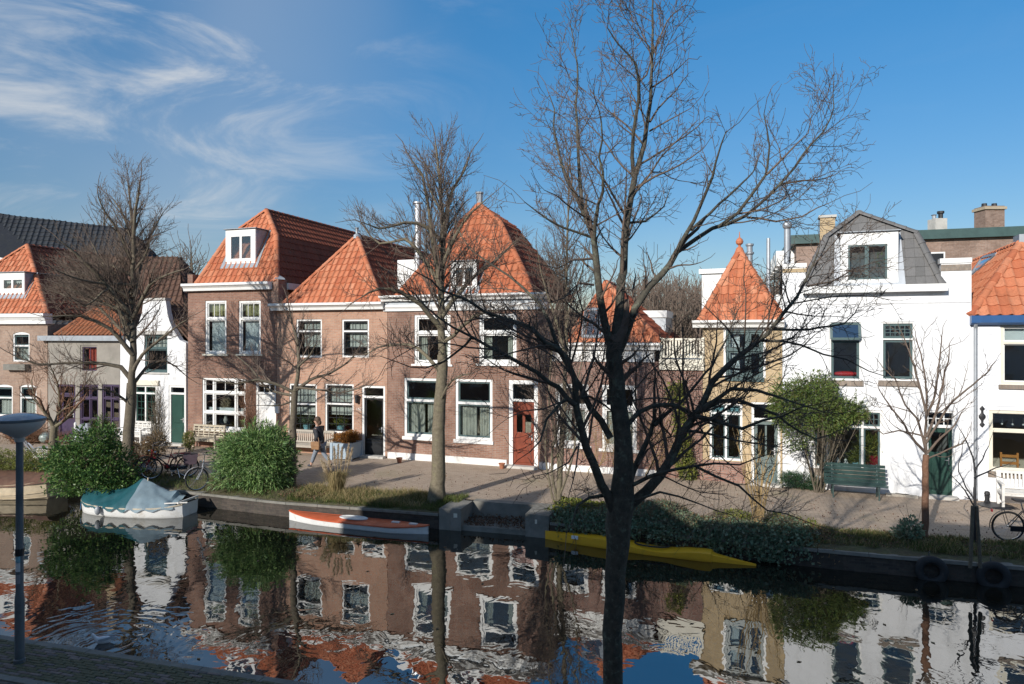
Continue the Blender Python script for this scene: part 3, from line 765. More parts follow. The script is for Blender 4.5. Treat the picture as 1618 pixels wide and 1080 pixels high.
b.inputs['Roughness'].default_value = .85; bump(t, b, M_('MULTIPLY', br.outputs['Fac'], -1., t=t), .6, .012); W['nearpave'] = m
W['joint'] = pm('moss_joint', (.055,.055,.035), .95, .3, 8, .4, 30)
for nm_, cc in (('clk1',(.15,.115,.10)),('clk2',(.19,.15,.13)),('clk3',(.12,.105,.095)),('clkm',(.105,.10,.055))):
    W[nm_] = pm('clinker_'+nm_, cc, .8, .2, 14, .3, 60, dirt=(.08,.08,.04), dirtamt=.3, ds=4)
m, t, b, o = new_mat('verge_soil')
c = mixc(t, mrange(t, noise(t, 3, 7, .75), .35, .68), (.10,.075,.045), (.11,.12,.045))
c = mixc(t, mrange(t, noise(t, 12, 6, .75), .5, .72, 0, .7), c, (.22,.17,.10))
t.links.new(c, b.inputs['Base Color']); b.inputs['Roughness'].default_value = .95; bump(t, b, noise(t, 22, 6, .75), 1, .05); W['soil'] = m
W['field'] = pm('field', (.10,.11,.05), .95, .3, .1)
# water: dark canal with slow horizontal ripples and rings round the swimming bird
BIRD = gnd(162, 1016, WZ)
m, t, b, o = new_mat('canal_water'); t.nodes.remove(b)
P_ = N(t,'ShaderNodeNewGeometry').outputs['Position']
mpw = N(t,'ShaderNodeMapping'); mpw.inputs['Rotation'].default_value = (0,0,rad(12)); mpw.inputs['Scale'].default_value = (1.0,.85,1); t.links.new(P_, mpw.inputs[0])
h1 = noise(t, 2.3, 2, .45, vec=mpw.outputs[0], dist=.8); h2 = noise(t, .8, 2, .5, vec=mpw.outputs[0], dist=.4)
h3 = noise(t, 10, 2, .5, vec=mpw.outputs[0])
calm = mrange(t, noise(t, .22, 2), .38, .62, .35, 1.0)
sv = N(t,'ShaderNodeVectorMath', operation='SUBTRACT'); t.links.new(P_, sv.inputs[0]); sv.inputs[1].default_value = BIRD
ln = N(t,'ShaderNodeVectorMath', operation='LENGTH'); t.links.new(sv.outputs[0], ln.inputs[0]); dist = ln.outputs['Value']
ring = M_('MULTIPLY', M_('SINE', M_('ADD', M_('MULTIPLY', dist, 26., t=t), M_('MULTIPLY', h1, 14., t=t), t=t), t=t),
          M_('MULTIPLY', mrange(t, dist, .1, 2.0, 1, 0), .24, t=t), t=t)
hh = M_('ADD', M_('MULTIPLY', M_('ADD', M_('ADD', M_('MULTIPLY', h1, .9, t=t), M_('MULTIPLY', h2, 1.8, t=t), t=t), M_('MULTIPLY', h3, .05, t=t), t=t), calm, t=t), ring, t=t)
bp = N(t,'ShaderNodeBump'); bp.inputs['Strength'].default_value = .17; bp.inputs['Distance'].default_value = .035; t.links.new(hh, bp.inputs['Height'])
fr = N(t,'ShaderNodeFresnel'); fr.inputs[0].default_value = 3.2; t.links.new(bp.outputs[0], fr.inputs['Normal'])
gl = N(t,'ShaderNodeBsdfGlossy'); gl.inputs['Roughness'].default_value = .012; gl.inputs['Color'].default_value = (.92,.93,.93,1); t.links.new(bp.outputs[0], gl.inputs['Normal'])
df = N(t,'ShaderNodeBsdfDiffuse'); df.inputs[0].default_value = (.014,.013,.009,1)
ms = N(t,'ShaderNodeMixShader'); t.links.new(fr.outputs[0], ms.inputs[0]); t.links.new(df.outputs[0], ms.inputs[1]); t.links.new(gl.outputs[0], ms.inputs[2]); t.links.new(ms.outputs[0], o.inputs[0]); W['water'] = m

def strip(name, L0, z0, L1, z1, mat, kind='structure', parent=None):
    n = len(L0); V = [(x,y,z0) for x,y in L0]+[(x,y,z1) for x,y in L1]
    return tag(link(name, MB().add(V, [(i,i+1,n+i+1,n+i) for i in range(n-1)]).mesh(name), W[mat], parent), kind=kind)
wat = MB().add([(-120,-30,WZ),(120,-30,WZ),(120,60,WZ),(-120,60,WZ)],[(0,1,2,3)]).build('water', W['water']); tag(wat, kind='structure')
q12 = qoff(1.2)
# far pavement sheet behind the verge, and open ground to the horizon
V = [(x,y,0) for x,y in q12]+[(x*1.15+(-3 if x<0 else 3), y+16, 0) for x,y in q12]; n = len(q12)
tag(MB().add(V,[(i,i+1,n+i+1,n+i) for i in range(n-1)]).build('pavement', W['paving']), kind='structure')
V = [(-400,62,-.03),(400,8,-.03),(1500,1600,-.03),(-1500,1600,-.03)]
V = [(x*1.15+(-3 if x<0 else 3), y+15.9, -.03) for x,y in q12]; V = [(-900,V[0][1]+180,-.03)]+V+[(900,V[-1][1]-200,-.03),(2000,2400,-.03),(-2000,2400,-.03)]
tag(MB().add(V,[tuple(range(len(V)))]).build('ground', W['field']), kind='structure')
# verge, notched where steps lead down to the water
XN0, XN1 = -1.35, .35
def vergepts(x0, x1, nx, ny, amp):
    V=[]; Fq=[]
    for i in range(nx+1):
        x = x0+(x1-x0)*i/nx
        for j in range(ny+1):
            d = .02+(1.25-.02)*j/ny; p = qpt(x, d); f = j/ny
            z = -.13+.15*min(1,f*1.3)+(rnd(-1,1)*amp if 0<j<ny else 0)
            V.append((p.x,p.y,z if f<1 else .012))
    for i in range(nx):
        for j in range(ny): a=i*(ny+1)+j; Fq.append((a,a+ny+1,a+ny+2,a+1))
    return V,Fq
for x0,x1 in ((-39,XN0-.62),(XN1+.62,29)):
    V,Fq = vergepts(x0,x1,int((x1-x0)*5),8,.03)
    tag(link('verge', np_mesh('verge',V,Fq), W['soil']), kind='structure')
q0 = qoff(0)
def qwall(x0,x1,name='quay_wall'):
    xs = [x0]+[p[0] for p in Q if x0<p[0]<x1]+[x1]; mb = MB()
    ra=[];rb=[]
    for x in xs:
        p=qpt(x,0); q=qpt(x,.3); ra.append([(p.x,p.y,-1.6),(p.x,p.y,-.20),(q.x,q.y,-.20),(q.x,q.y,-1.6)])
    mb.loft(ra); o=mb.build(name, W['brickQ'], uv=True); tag(o, kind='structure')
    L=x0
    while L<x1-.3:      # coping stones
        e=min(L+.98,x1); a,b2,c2,d2=qpt(L+.006,-.035),qpt(e-.006,-.035),qpt(e-.006,.27),qpt(L+.006,.27); z=-.13+rnd(-.006,.006)
        MB().loft([[(p.x,p.y,-.198) for p in (a,b2,c2,d2)],[(p.x,p.y,z) for p in (a,b2,c2,d2)]]).build('coping_stone', W['concrete'], o)
        L+=.98
    return o
qwall(-30,XN0-.62); qwall(XN1+.62,24)
# concrete landing with a sunken step at the water
def obox(x0,x1,d0,d1,z0,z1,name,mat,parent):
    a,b2,c2,d2=qpt(x0,d0),qpt(x1,d0),qpt(x1,d1),qpt(x0,d1)
    return MB().loft([[(p.x,p.y,z0) for p in (a,b2,c2,d2)],[(p.x,p.y,z1) for p in (a,b2,c2,d2)]]).build(name, W[mat], parent)
st_ = tag(obox(XN0,XN1,.95,1.24,-1.6,.03,'landing_stage','concrete',None), 'concrete landing notched into the quay with a sunken step', 'landing')
obox(XN0-.60,XN0-.30,-.03,1.3,-1.6,.012,'quay_block','concrete',st_); obox(XN0-.295,XN0-.002,-.03,.948,-1.6,.035,'quay_block','concrete',st_)
obox(XN1+.002,XN1+.60,-.03,1.24,-1.6,.03,'quay_block','concrete',st_); obox(XN0,XN1,.05,.948,-1.6,-.42,'step','concrete',st_)
for x in (XN0-.15, XN1+.3):
    p=qpt(x,-.032); MB().box(p.x-.05,p.y-.012,-.2,p.x+.05,p.y+.01,-.09).build('marker_plate', W['cream'], st_)
# near side: street, kerb, bricks
V=[]; 
for d,z in ((0,0),(26,0)):
    for x in (-58,58): p=nearpt(x,d); V.append((p.x,p.y,-.014))
ns = tag(MB().add(V,[(0,1,3,2)][::-1] and [(0,2,3,1)]).build('street', W['nearpave']), kind='structure')
V=[]
for x in (-58,58):
    for d,z in ((0,-.012),(0,-1.6)): p=nearpt(x,d); V.append((p.x,p.y,z))
tag(MB().add(V,[(0,1,3,2)]).build('near_quay_wall', W['brickQ']), kind='structure')
bm_ = MB(); bw_,bh_=.205,.098
def brick(w,l):
    e=.006; return MB().loft([[(-l/2,-w/2,-.03),(l/2,-w/2,-.03),(l/2,w/2,-.03),(-l/2,w/2,-.03)],[(-l/2,-w/2,.004-e),(l/2,-w/2,.004-e),(l/2,w/2,.004-e),(-l/2,w/2,.004-e)],
        [(-l/2+e,-w/2+e,.004),(l/2-e,-w/2+e,.004),(l/2-e,w/2-e,.004),(-l/2+e,w/2-e,.004)]])
bmes=[]
for k in ('clk1','clk2','clk3','clkm'):
    me=brick(.0535,.200).mesh('brick'); me.materials.append(W[k]); bmes.append(me)
nb=0; ang=math.atan2(ND.y,ND.x)
r_ = 0; d=.10; restb = MB()
kerb = MB()
while d<2.35:
    x=-9.6+(r_%2)*.1
    if abs(d-.96)<.05:
        L=x
        while L<-2.0:
            p=nearpt(L+.45,d+.02); kb=MB().box(-.44,-.055,-.03,.44,.055,.012).build('kerb_stone', W['concrete'], ns); kb.location=(p.x,p.y,0); kb.rotation_euler=(0,0,ang+rnd(-.004,.004)); L+=.86
        d+=.125; r_+=1; continue
    while x<-2.2:
        p=nearpt(x,d); u=CX+F*p.x/p.y; v=HY+F*HC/p.y
        if -12<u<460 and v<1092:
            k = 3 if (d<.95 and random.random()<.7) else random.choice((0,1,2))
            if nb<300:
                o=link('brick', bmes[k], None, ns); o.location=(p.x,p.y,rnd(-.004,.004)); o.rotation_euler=(rnd(-.02,.02),rnd(-.02,.02),ang+rnd(-.02,.02)); nb+=1
            else:
                Mx=Matrix.Translation((p.x,p.y,rnd(-.004,.004)))@Matrix.Rotation(ang+rnd(-.02,.02),4,'Z'); bb=brick(.0535,.200); restb.add([Mx@Vector(q) for q in bb.v], bb.f)
        x+=.205
    d+=.0575; r_+=1
if restb.v: tag(restb.build('brick', W['clk1'], ns), kind='stuff')
# edge stones of the near quay
L=-12
while L<6:
    p=nearpt(L+.5,.02); kb=MB().box(-.49,-.09,-.3,.49,.06,.006).build('edge_stone', W['concrete'], ns); kb.location=(p.x,p.y,-.006); kb.rotation_euler=(0,0,ang); L+=.955

# ------------------------------------------------------------------ houses, left to right
# far black-tiled roof behind the left houses
hA0 = thing('large_house','long house far behind with black tiled roof and roof window','house',(0,0,0),group='houses behind the canal row')
def roofquad(parent,P,tile,w,l,under,indiv=0,flat=False,name='roof'):
    P=[Vector(p) for p in P]; nn=(P[1]-P[0]).cross(P[2]-P[0]).normalized()
    ro=MB().loft([[p-nn*.12 for p in P],[p-nn*.004 for p in P]]).build(name,W[under],parent); tiles(ro,P,W[tile],w,l,indiv,flat); return ro,nn
a=at(-260,300,44); b_=at(212,373,49); c_=at(240,409,47.3)
e0=at(-260,560,39.5); e1=at(292,548,43.5)
zr=(a.z+b_.z)/2
rA,nA=roofquad(hA0,[(e0.x,39.0,5.0),(-22.0,44.0,5.0),(b_.x,49,b_.z),(a.x,44,a.z+.35)],'tileK',.34,.38,'tileK',0)
rA2,_=roofquad(hA0,[(-22.0,44.0,5.0),(-21.0,52,5.0),(b_.x+.1,49.4,b_.z),(b_.x,49,b_.z)],'tileK',.34,.38,'tileK',0)
MB().loft([[(e0.x,39.2,-.1),(-22.1,44.2,-.1),(-21.2,52,-.1),(e0.x,52,-.1)],[(e0.x,39.2,5.0),(-22.1,44.2,5.0),(-21.2,52,5.0),(e0.x,52,5.0)]]).build('wall',W['brickA'],hA0,uv=True)
def skylight(parent,P,nn,fr=.07,name='roof_window'):
    P=[Vector(p)+nn*.07 for p in P]; c=sum(P,Vector())/4; m=MB()
    for i in range(4): m.bar(P[i],P[(i+1)%4],fr*1.6,.10,nn)
    o=m.build(name,W['lead'],parent); MB().loft([[p+nn*.0 for p in P],[p+nn*.02 for p in P]]).build('roof_window_pane',W['glasst'],o); return o
def on_roof(u,v,p0,nn): r=ray(u,v); t=(Vector(p0)-CAM).dot(nn)/r.dot(nn); return CAM+r*t
skylight(hA0,[on_roof(*q,(e0.x,39.0,5.0),nA) for q in ((-20,404),(28,402),(12,377),(-34,374))],nA)
MB().bar(at(-40,404,43),at(42,422,43.5),.2,.5).build('gutter',W['white'],hA0)

# A: brown brick house with orange hipped roof at the left edge
A = House('brick_house','brown brick house at the left edge with arched windows and white dormer','house',(-150,681),(75,690))
zc0,zc1 = A.cornice(-160,512,77,496,.30)
A.window((20,46.5),(524,546,571),arch=.10,cur=[('curtain',.1,.9,.0,.55,4)],sm='greysash',div={(1,0):(2,1)})
A.window((-42,-14),(524,546,571),arch=.10,cur=[('curtain',.1,.9,.0,.55,4)],sm='greysash')
A.window((-8,20),(607,628,657),arch=.10,cur=[('curtain',.05,.95,.0,.5,5)],sm='greysash')
A.window((31,57.5),(607,628,658),arch=.10,cur=[('curtain',.05,.95,.0,.5,5)],sm='greysash')
A.window((-60,-30),(607,628,657),arch=.10,sm='greysash')
x0,z0,x1,z1 = A.rect(13,584,47,575); fb=MB().box(x0,-.26,z0,x1,-.01,z1).build('flower_box',W['concrete'],A.root)
A.wall(A.rectout(zc0+.02),W['brickA']); A.body(10,zc0,[2.7],W['brickA'])
A.roof((-130,495),(74,495),None,(43,388),None,60,9,tw=.25,tl=.34,indiv=300,hipm='tile',r=.12,apex_len=6.0)
A.dormer(-3,466,38.5,430,437,A.px(0,466,.02).y+.55,2.2,win=((4,19,36),(440,457)),lights={'lace':1})
# B1: low grey plastered house
B1 = House('cottage','low grey plastered cottage with mossy tile roof and purple window frames','house',(76,690.5),(189.5,696.5))
x0,z0,x1,z1 = B1.rect(66,538,198,530); MB().box(x0,-.22,z0,x1,.1,z1).build('gutter',W['zinc'],B1.root); zt=z0
B1.window((127,154),(545,588),div={(0,0):(2,1)},fm='plaster',sm='purple',cur=[('curtainr',.25,1,.0,.9,5)],sashes=True)
B1.window((126,141,155),(607,629,662,690),fm='purple',sm='purple',name='shop_window',cur=[('blind',.05,.95,.30,.34)])
B1.window((161,175,189),(607,629,662,690),fm='purple',sm='purple',name='shop_window')
B1.door((92,119),(607,693),'purple',trans=622,fm='purple',glazed=[(.15,.85,.45,.95)])
B1.wall(B1.rectout(zt+.02),W['plaster']); B1.body(7,zt,[2.6],W['plaster'])
p0=B1.px(88,529,.0); p1=B1.px(198,528,.0); nn=Vector((0,-math.sin(rad(42)),math.cos(rad(42)))); p1.z=p0.z
tp=[B1.onplane(u,v,p0,nn) for u,v in ((190,476),(168,476))]; tp[0].z=tp[1].z
rb=MB().loft([[p-nn*.12 for p in (p0,p1,*tp)],[p-nn*.004 for p in (p0,p1,*tp)]]).build('roof',W['tileS'],B1.root); tiles(rb,[p0,p1,*tp],W['tileB'],.24,.32,300)
ridge(rb,p0,tp[1],W['tileB'],.11)
q=B1.px(181,478,2.6); B1.chimney(q.x,2.6,q.z-.6,q.z+.95,.42,.42,'brickF',0)
# B2: white bell-gabled house
B2 = House('bell_gable_house','small white house with curved bell gable and dark green door','house',(190,696.5),(296.5,703.5))
sh=[(226.5,474),(224.5,494),(219.5,508),(212,522),(203,534),(191,544)]; shr=[(296.3,543),(284,537),(273,519),(268,508),(264.5,494),(261.5,474)]
out=[(0,-.05),(B2.W,-.05)]+[(B2.px(u,v).x if i else B2.W,B2.px(u,v).z) for i,(u,v) in enumerate(shr)]+[(B2.px(u,v).x if i<len(sh)-1 else 0,B2.px(u,v).z) for i,(u,v) in enumerate(sh)]
B2.window((229,264.5),(528,550.5,588),fm='greysash',sm='greysash',cur=[('curtain',.12,.9,.62,.98)],sill='stone',div={(0,0):(4,2)})
B2.window((212,229,247),(608,621,671),fm='white',sm='green',div={(1,0):(2,4),(1,1):(2,4)},sill='stone')
B2.door((266.5,293),(608.5,704),'green',trans=621.5,panels=[(.15,.85,.05,.36),(.15,.85,.42,.95)],step='stone')
B2.wall(out,W['limeold']); B2.body(8,B2.px(243,543).z,[2.6],W['limeold'])
x0,z0,x1,z1=B2.rect(226,474,262.5,470.5); MB().box(x0,-.06,z0,x1,.3,z1).build('gable_cap',W['stone'],B2.root)
x0,z0,x1,z1=B2.rect(218,528,272,522); MB().box(x0,-.10,z0,x1,.02,z1).build('window_hood',W['stone'],B2.root)
x0,z0,x1,z1=B2.rect(205,608,252,600); MB().box(x0,-.07,z0,x1,.02,z1).build('window_hood',W['cream'],B2.root)
gz=B2.px(243,477).z; ez=B2.px(296,541).z; xm=B2.W*.5
MB().box(B2.W-.09,-.09,.05,B2.W-.01,-.012,ez).build('downpipe',W['white'],B2.root)
for P in ([(B2.W,.25,ez),(B2.W,8,ez),(xm,8,gz),(xm,.25,gz)],[(0,8,ez),(0,.25,ez),(xm,.25,gz),(xm,8,gz)]):
    ro=MB().loft([[Vector(p)-Vector((0,0,.1)) for p in P],[Vector(p) for p in P]]).build('roof',W['tileBr'],B2.root); tiles(ro,P,W['tileBr'],.25,.33,0)
# brown-roofed house behind it
hB3 = thing('brown_roof_house','house with brown hipped roof rising behind the white bell gable','house',(0,0,0),group='houses behind the canal row')
ra=at(150,401,36); rb_=at(282,411,36); zb3=(ra.z+rb_.z)/2
el=at(120,560,33.6); er=at(299,545,33.6); z3=4.0
roofquad(hB3,[(el.x,33.2,z3),(er.x+.2,33.2,z3),(rb_.x,36,zb3),(ra.x,36,zb3)],'tileBr',.26,.34,'tileBr')
roofquad(hB3,[(er.x+.2,33.2,z3),(er.x+.9,39,z3),(rb_.x+.02,36.2,zb3),(rb_.x,36,zb3)],'tileBr',.26,.34,'tileBr')
MB().box(el.x,33.3,-.1,er.x+.1,39,z3).build('wall',W['brickA'],hB3,uv=True)
# C: tall brick house with broken orange roof
C = House('tall_brick_house','tall red brown brick house with broken orange roof and white dormer','house',(297,703.6),(437,712.5))
z0c,z1c = C.cornice(295,458.5,431,447,.34)
for ua,ub in ((324,357.7),(377,412)):
    C.window((ua,ub),(474.5,503.5,559),div={(0,0):(3,1)},sill='cream',fr=.09,cur=[('curtainy',.12,.92,.72,.97,6),('blind',.14,.96,.0,.69)])  # the white sheet behind the lower lights stands in for reflected sky
C.window((319.5,337,371.5,388),(597,620.5,652,679),div={(0,1):(2,1)},sill='white',fr=.085,cur=[('blind',.06,.94,.36,.42)])
C.door((404,436),(604,712.3),'white',trans=621,panels=[(.12,.88,.05,.4),(.12,.88,.45,.95)],tdiv=(3,1),step='stone')
C.wall(C.rectout(z0c+.02),W['brickC']); C.body(10,z0c,[2.95],W['brickC'])
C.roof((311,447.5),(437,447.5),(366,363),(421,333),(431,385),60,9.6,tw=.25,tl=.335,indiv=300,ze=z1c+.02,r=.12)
C.dormer(356.5,417,403.5,361.5,368.5,.62,1.9,win=((363,380,397.5),(371,410)))
x0,z0,x1,z1 = C.rect(431,484,441,441); MB().box(x0,-.05,z0,x1,.5,z1).build('corner_pier',W['brickD'],C.root,uv=True); MB().lathe([(.30,0),(.26,.06),(.06,.16),(.01,.2)],4,((x0+x1)/2,.2,z1)).build('pier_cap',W['lead'],C.root)
x0,z0,x1,z1 = C.rect(297,447,305,433); MB().box(x0,-.02,z0,x1,.4,z1).build('corner_pier',W['brickC'],C.root,uv=True)
MB().box(C.W-.06,.5,z1c-.28,C.W+.22,9.5,z1c-.02).build('side_gutter',W['white'],C.root)
q=C.px(519,421,6.0); C.chimney(q.x,6.0,q.z-1.2,C.px(519,401,6).z,.42,.42,'brickF',1)
MB().box(C.W-.045,-.10,C.px(436,652).z,C.W+.16,-.005,C.px(436,637).z).build('letter_box',W['white'],C.root)
# P: salmon brick house
P = House('salmon_brick_house','salmon brick house with plain orange hipped roof and small paned black sashes','house',(437.5,712.6),(612,723.4))
z0p,z1p = P.cornice(432,489.5,609,478.5,.36)
for ua,ub in ((468,508.5),(540,583)):
    P.window((ua,ub),(504,523,564.5),div={(0,0):(3,1),(1,0):(3,3)},sm='black',fr=.07,sash=.05,cur=[('curtain',.2,.96,.70,.95),('curtain',.2,.96,.28,.66)])
for ua,ub in ((457,500.5),(513.5,558.7)):
    P.window((ua,ub),(606,638,684),div={(0,0):(3,2),(1,0):(3,4)},sm='black',fr=.07,sash=.05,cur=[('curtain',.08,.96,.62,.96),('curtain',.08,.96,.36,.56)])
P.door((571.5,608.5),(609,722),'black',trans=627,glazed=[(.1,.9,.28,.97)],panels=[(.1,.9,.04,.24)],step='stone')
P.wall(P.rectout(z0p+.02),W['brickP']); P.body(9,z0p,[2.8],W['brickP'])
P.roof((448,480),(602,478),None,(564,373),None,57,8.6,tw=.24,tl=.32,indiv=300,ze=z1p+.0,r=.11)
ap=P.rf['ap']; MB().lathe([(.20,-.16),(.13,.0),(.07,.04),(.055,.05),(.055,.26),(.09,.27),(.09,.30),(.01,.31)],10,(ap.x,ap.y,ap.z+.06)).build('roof_vent',W['zinc'],P.root)
P.text('162',567,646,.16,'white')
q=P.px(563.5,630,-.10); lp=MB().lathe([(.03,.16),(.10,.13),(.115,.10)],6,q); lp.lathe([(.085,.10),(.065,-.14),(.02,-.17)],6,q); lp.tube([(q.x,.0,q.z+.2),(q.x,-.10,q.z+.2),(q.x,-.10,q.z+.15)],.012,6); lp.build('wall_lantern',W['iron'],P.root)
# D: wide brick house with big broken pyramid roof
Dh = House('wide_brick_house','wide purple red brick house with tall broken pyramid roof and red brown door','house',(612.5,723.4),(868,741.5))
z0d,z1d = Dh.cornice(607,490,866,480,.14,name='frieze'); z2,z3_ = Dh.cornice(607,474,868,465,.42)
x0,za,x1,zb=Dh.rect(610,481,865,473); MB().box(x0,-.10,za,x1,.2,zb).build('frieze_board',W['zinc'],Dh.root)
for (ua,ub),(va,vb,vc) in (((654.5,711.6),(497,526,575)),((757,816),(495,525.5,574.5))):
    Dh.window((ua,ub),(va,vb,vc),sill='white',fr=.09,sash=.06,cur=[('curtainb',.05,.30,0,.62,4),('curtainb',.72,.95,0,.62,4)])
for (ua,ub),(va,vb,vc),k in (((638.5,694),(597,632.5,690),0),((719.5,778),(598.5,637,695),1)):
    Dh.window((ua,ub),(va,vb,vc),sill='white',silh=.12,silo=.05,fr=.10,sash=.06,sm='greysash',cur=[('curtainb',.08,.52,.04,.62,5),('curtainb',.60,.93,.04,.62,5)])
Dh.door((803.5,850),(600,736.5),'reddoor',trans=632.5,glazed=[(.16,.44,.52,.80),(.56,.84,.52,.80)],panels=[(.14,.86,.05,.17),(.14,.86,.20,.44),(.14,.86,.86,.96)],fr=.15,step='stone',tdiv=(1,1))
Dh.wall(Dh.rectout(z0d+.02),W['brickD']); Dh.body(8,z0d,[2.85],W['brickD'])
xd0=Dh.px(803,700).x; MB().box(.02,-.045,-.03,xd0-.05,-.001,.24).build('plinth',W['white'],Dh.root); xd1=Dh.px(851,700).x; MB().box(xd1+.03,-.045,-.03,Dh.W,-.001,.24).build('plinth',W['white'],Dh.root)
Dh.roof((628,464),(843,463),(727,352),(757,323),(789,352),58,5.4,mat='tileD',hipm='tileD',tw=.25,tl=.33,indiv=300,ze=z3_+.01,back_hip=99,r=.12)
ap=Dh.rf['ap']; MB().lathe([(.22,-.14),(.16,.02),(.13,.04),(.13,.40),(.17,.42),(.17,.48),(.02,.5)],8,(ap.x,ap.y+.05,ap.z+.02)).build('roof_vent',W['lead'],Dh.root)
Dh.dormer(712,459,753.5,412,417.5,.55,2.0,win=((718,733,748),(420,454)),cheek='tileD')
q=Dh.px(660.5,425,1.3); q2=Dh.px(660.5,321,1.3)
MB().lathe([(.13,q.z-.5),(.13,q2.z-.28),(.145,q2.z-.27),(.145,q2.z-.2),(.13,q2.z-.19),(.13,q2.z-.02),(.20,q2.z-.01),(.20,q2.z+.04),(.02,q2.z+.06)],14,(q.x,1.3,0)).build('flue_pipe',W['steel'],Dh.root)
x0,z0,x1,z1=Dh.rect(628,432,660,410,1.6); MB().box(x0,1.6,z0-.6,x1,3.0,z1).build('roof_box',W['white'],Dh.root)
# E: low brick house with white frieze and roof window
E = House('low_brick_house','low dark brick house with white frieze and big roof window behind the front tree','house',(868.5,741.6),(1046,753.5))
z0e,z1e = E.cornice(872,571,1034,553,.08,name='frieze'); z2e,z3e = E.cornice(872,552,1044,541,.36)
for ua,ub,va,vb,vc in ((877,930,606,642,703),(951,1006,608,645,709)):
    E.window((ua,ub),(va,vb,vc),sill='white',fr=.09,sash=.055,silh=.10,cur=[('curtain',.06,.45,.03,.62,4),('curtain',.55,.94,.03,.62,4)])
E.wall(E.rectout(z0e+.02),W['brickE']); E.body(8,z0e,[],W['brickE'])
MB().box(.02,-.04,-.03,E.W-.02,-.001,.22).build('plinth',W['white'],E.root)
E.roof((895,540),(1044,539),None,(958,447),None,52,6.5,tw=.25,tl=.34,indiv=300,ze=z3e+.01,r=.12,apex_len=1.2)
rf=E.rf; skylight(E.root,[E.onplane(u,v,rf['p0'],rf['n']) for u,v in ((921,534),(953,534),(955,491),(927,491))],rf['n'])
x0,z0,x1,z1=E.rect(1018,540,1052,492,3.2); rbx=MB().box(x0,3.2,z0-.6,x1,5.2,z1).build('rooftop_extension',W['zinc'],E.root); MB().box(x0-.06,3.14,z1-.22,x1+.04,5.2,z1+.04).build('extension_fascia',W['white'],rbx)
# Z: one-storey annex with a roof terrace
Z = House('terrace_annex','one storey brick annex with pale balustrade round its roof terrace','annex',(1046.5,753.5),(1110,757.8),group=None)
zt=Z.px(1080,584).z; Z.wall(Z.rectout(zt),W['brickE']); Z.body(7,zt,[],W['brickE'])
x0,z0,x1,z1=Z.rect(1042,584,1113,567.5); MB().box(x0,-.10,z0,x1,7,z1).build('terrace_edge',W['cream'],Z.root)
x0,zb_,x1,zt_=Z.rect(1043,566,1113,534)
bal=MB().box(x0,-.06,zt_-.07,x1,.02,zt_); bal.box(x0,-.05,z1+.05,x1,.01,z1+.12); bal=bal.build('balustrade',W['cream'],Z.root)
for i in range(15):
    x=x0+.04+(x1-x0-.08)*i/14; MB().box(x-.028,-.04,z1+.12,x+.028,0,zt_-.07).build('baluster',W['cream'],bal)
for xx in (x0,x1-.08): MB().box(xx,-.07,z1,xx+.08,.02,zt_+.03).build('balustrade_post',W['cream'],bal)
# F: narrow yellow brick house with pyramid roof
Fh = House('yellow_brick_house','narrow yellow brick house with steep orange pyramid roof and ball finial','house',(1110.5,757.8),(1236,768.2))
z0f,z1f = Fh.cornice(1096,517,1240,505.5,.34)
x0,z0,x1,z1=Fh.rect(1147,521,1206,596)
ac=MB()
for a_,b_x in ((x0-.07,x0-.002),(x1+.002,x1+.07)): ac.box(a_,-.015,z0,b_x,.0-.001,z1+.07)
ac.box(x0-.001,-.015,z1+.002,x1+.001,-.001,z1+.07); ac.build('window_surround',W['white'],Fh.root)
Fh.window((1147,1182,1206),(521,553,596),fm='greysash',sm='greysash',fr=.07,sash=.06,sill='greysash',silh=.12,silo=.03,cur=[('blind',.1,.35,.1,.9)],div={(1,1):(1,1)})
Fh.window((1121,1147,1173),(636,653,727),sm='greysash',fr=.07,cur=[('bluefab',.06,.94,.79,.96)])
Fh.door((1187,1233),(635,765.5),'greydoor',trans=663,glazed=[(.14,.46,.42,.94),(.54,.86,.42,.94)],panels=[(.14,.46,.06,.34),(.54,.86,.06,.34)],fr=.08,step='stone')
Fh.wall(Fh.rectout(z0f+.02),W['brickF']); Fh.body(4.6,z0f,[2.85],W['brickF'])
x0,z0,x1,z1=Fh.rect(1112,757,1178,728); MB().box(.02,-.03,-.03,x1,-.001,z1).build('plinth',W['brickE'],Fh.root,uv=True)
Fh.roof((1106,505),(1233,505),None,(1168.5,396),None,66,4.2,tw=.225,tl=.31,indiv=300,side='tile',ze=z1f+.0,back_hip=99,r=.115)
ap=Fh.rf['ap']; MB().lathe([(.16,-.1),(.10,.06),(.04,.10),(.04,.14),(.11,.20),(.125,.27),(.09,.35),(.03,.40),(.018,.43),(.012,.58),(.002,.6)],12,(ap.x,ap.y,ap.z+.04)).build('finial',W['tile'],Fh.root)
x0,z0,x1,z1=Fh.rect(1109,505,1150,431,4.8); rbx=MB().box(x0,4.8,z0,x1,7.2,z1).build('roof_box',W['white'],Fh.root); MB().box(x0-.1,4.7,z1-.02,x1,7.2,z1+.16).build('roof_box_fascia',W['white'],rbx)
q=Fh.px(1184.5,415,3.2); q2=Fh.px(1184.5,385,3.2); MB().lathe([(.10,q.z-1),(.10,q2.z-.4),(.15,q2.z-.36),(.15,q2.z-.30),(.10,q2.z-.28),(.10,q2.z-.1),(.14,q2.z-.06),(.14,q2.z),(.02,q2.z+.02)],10,(q.x,3.2,0)).build('flue_pipe',W['lead'],Fh.root)
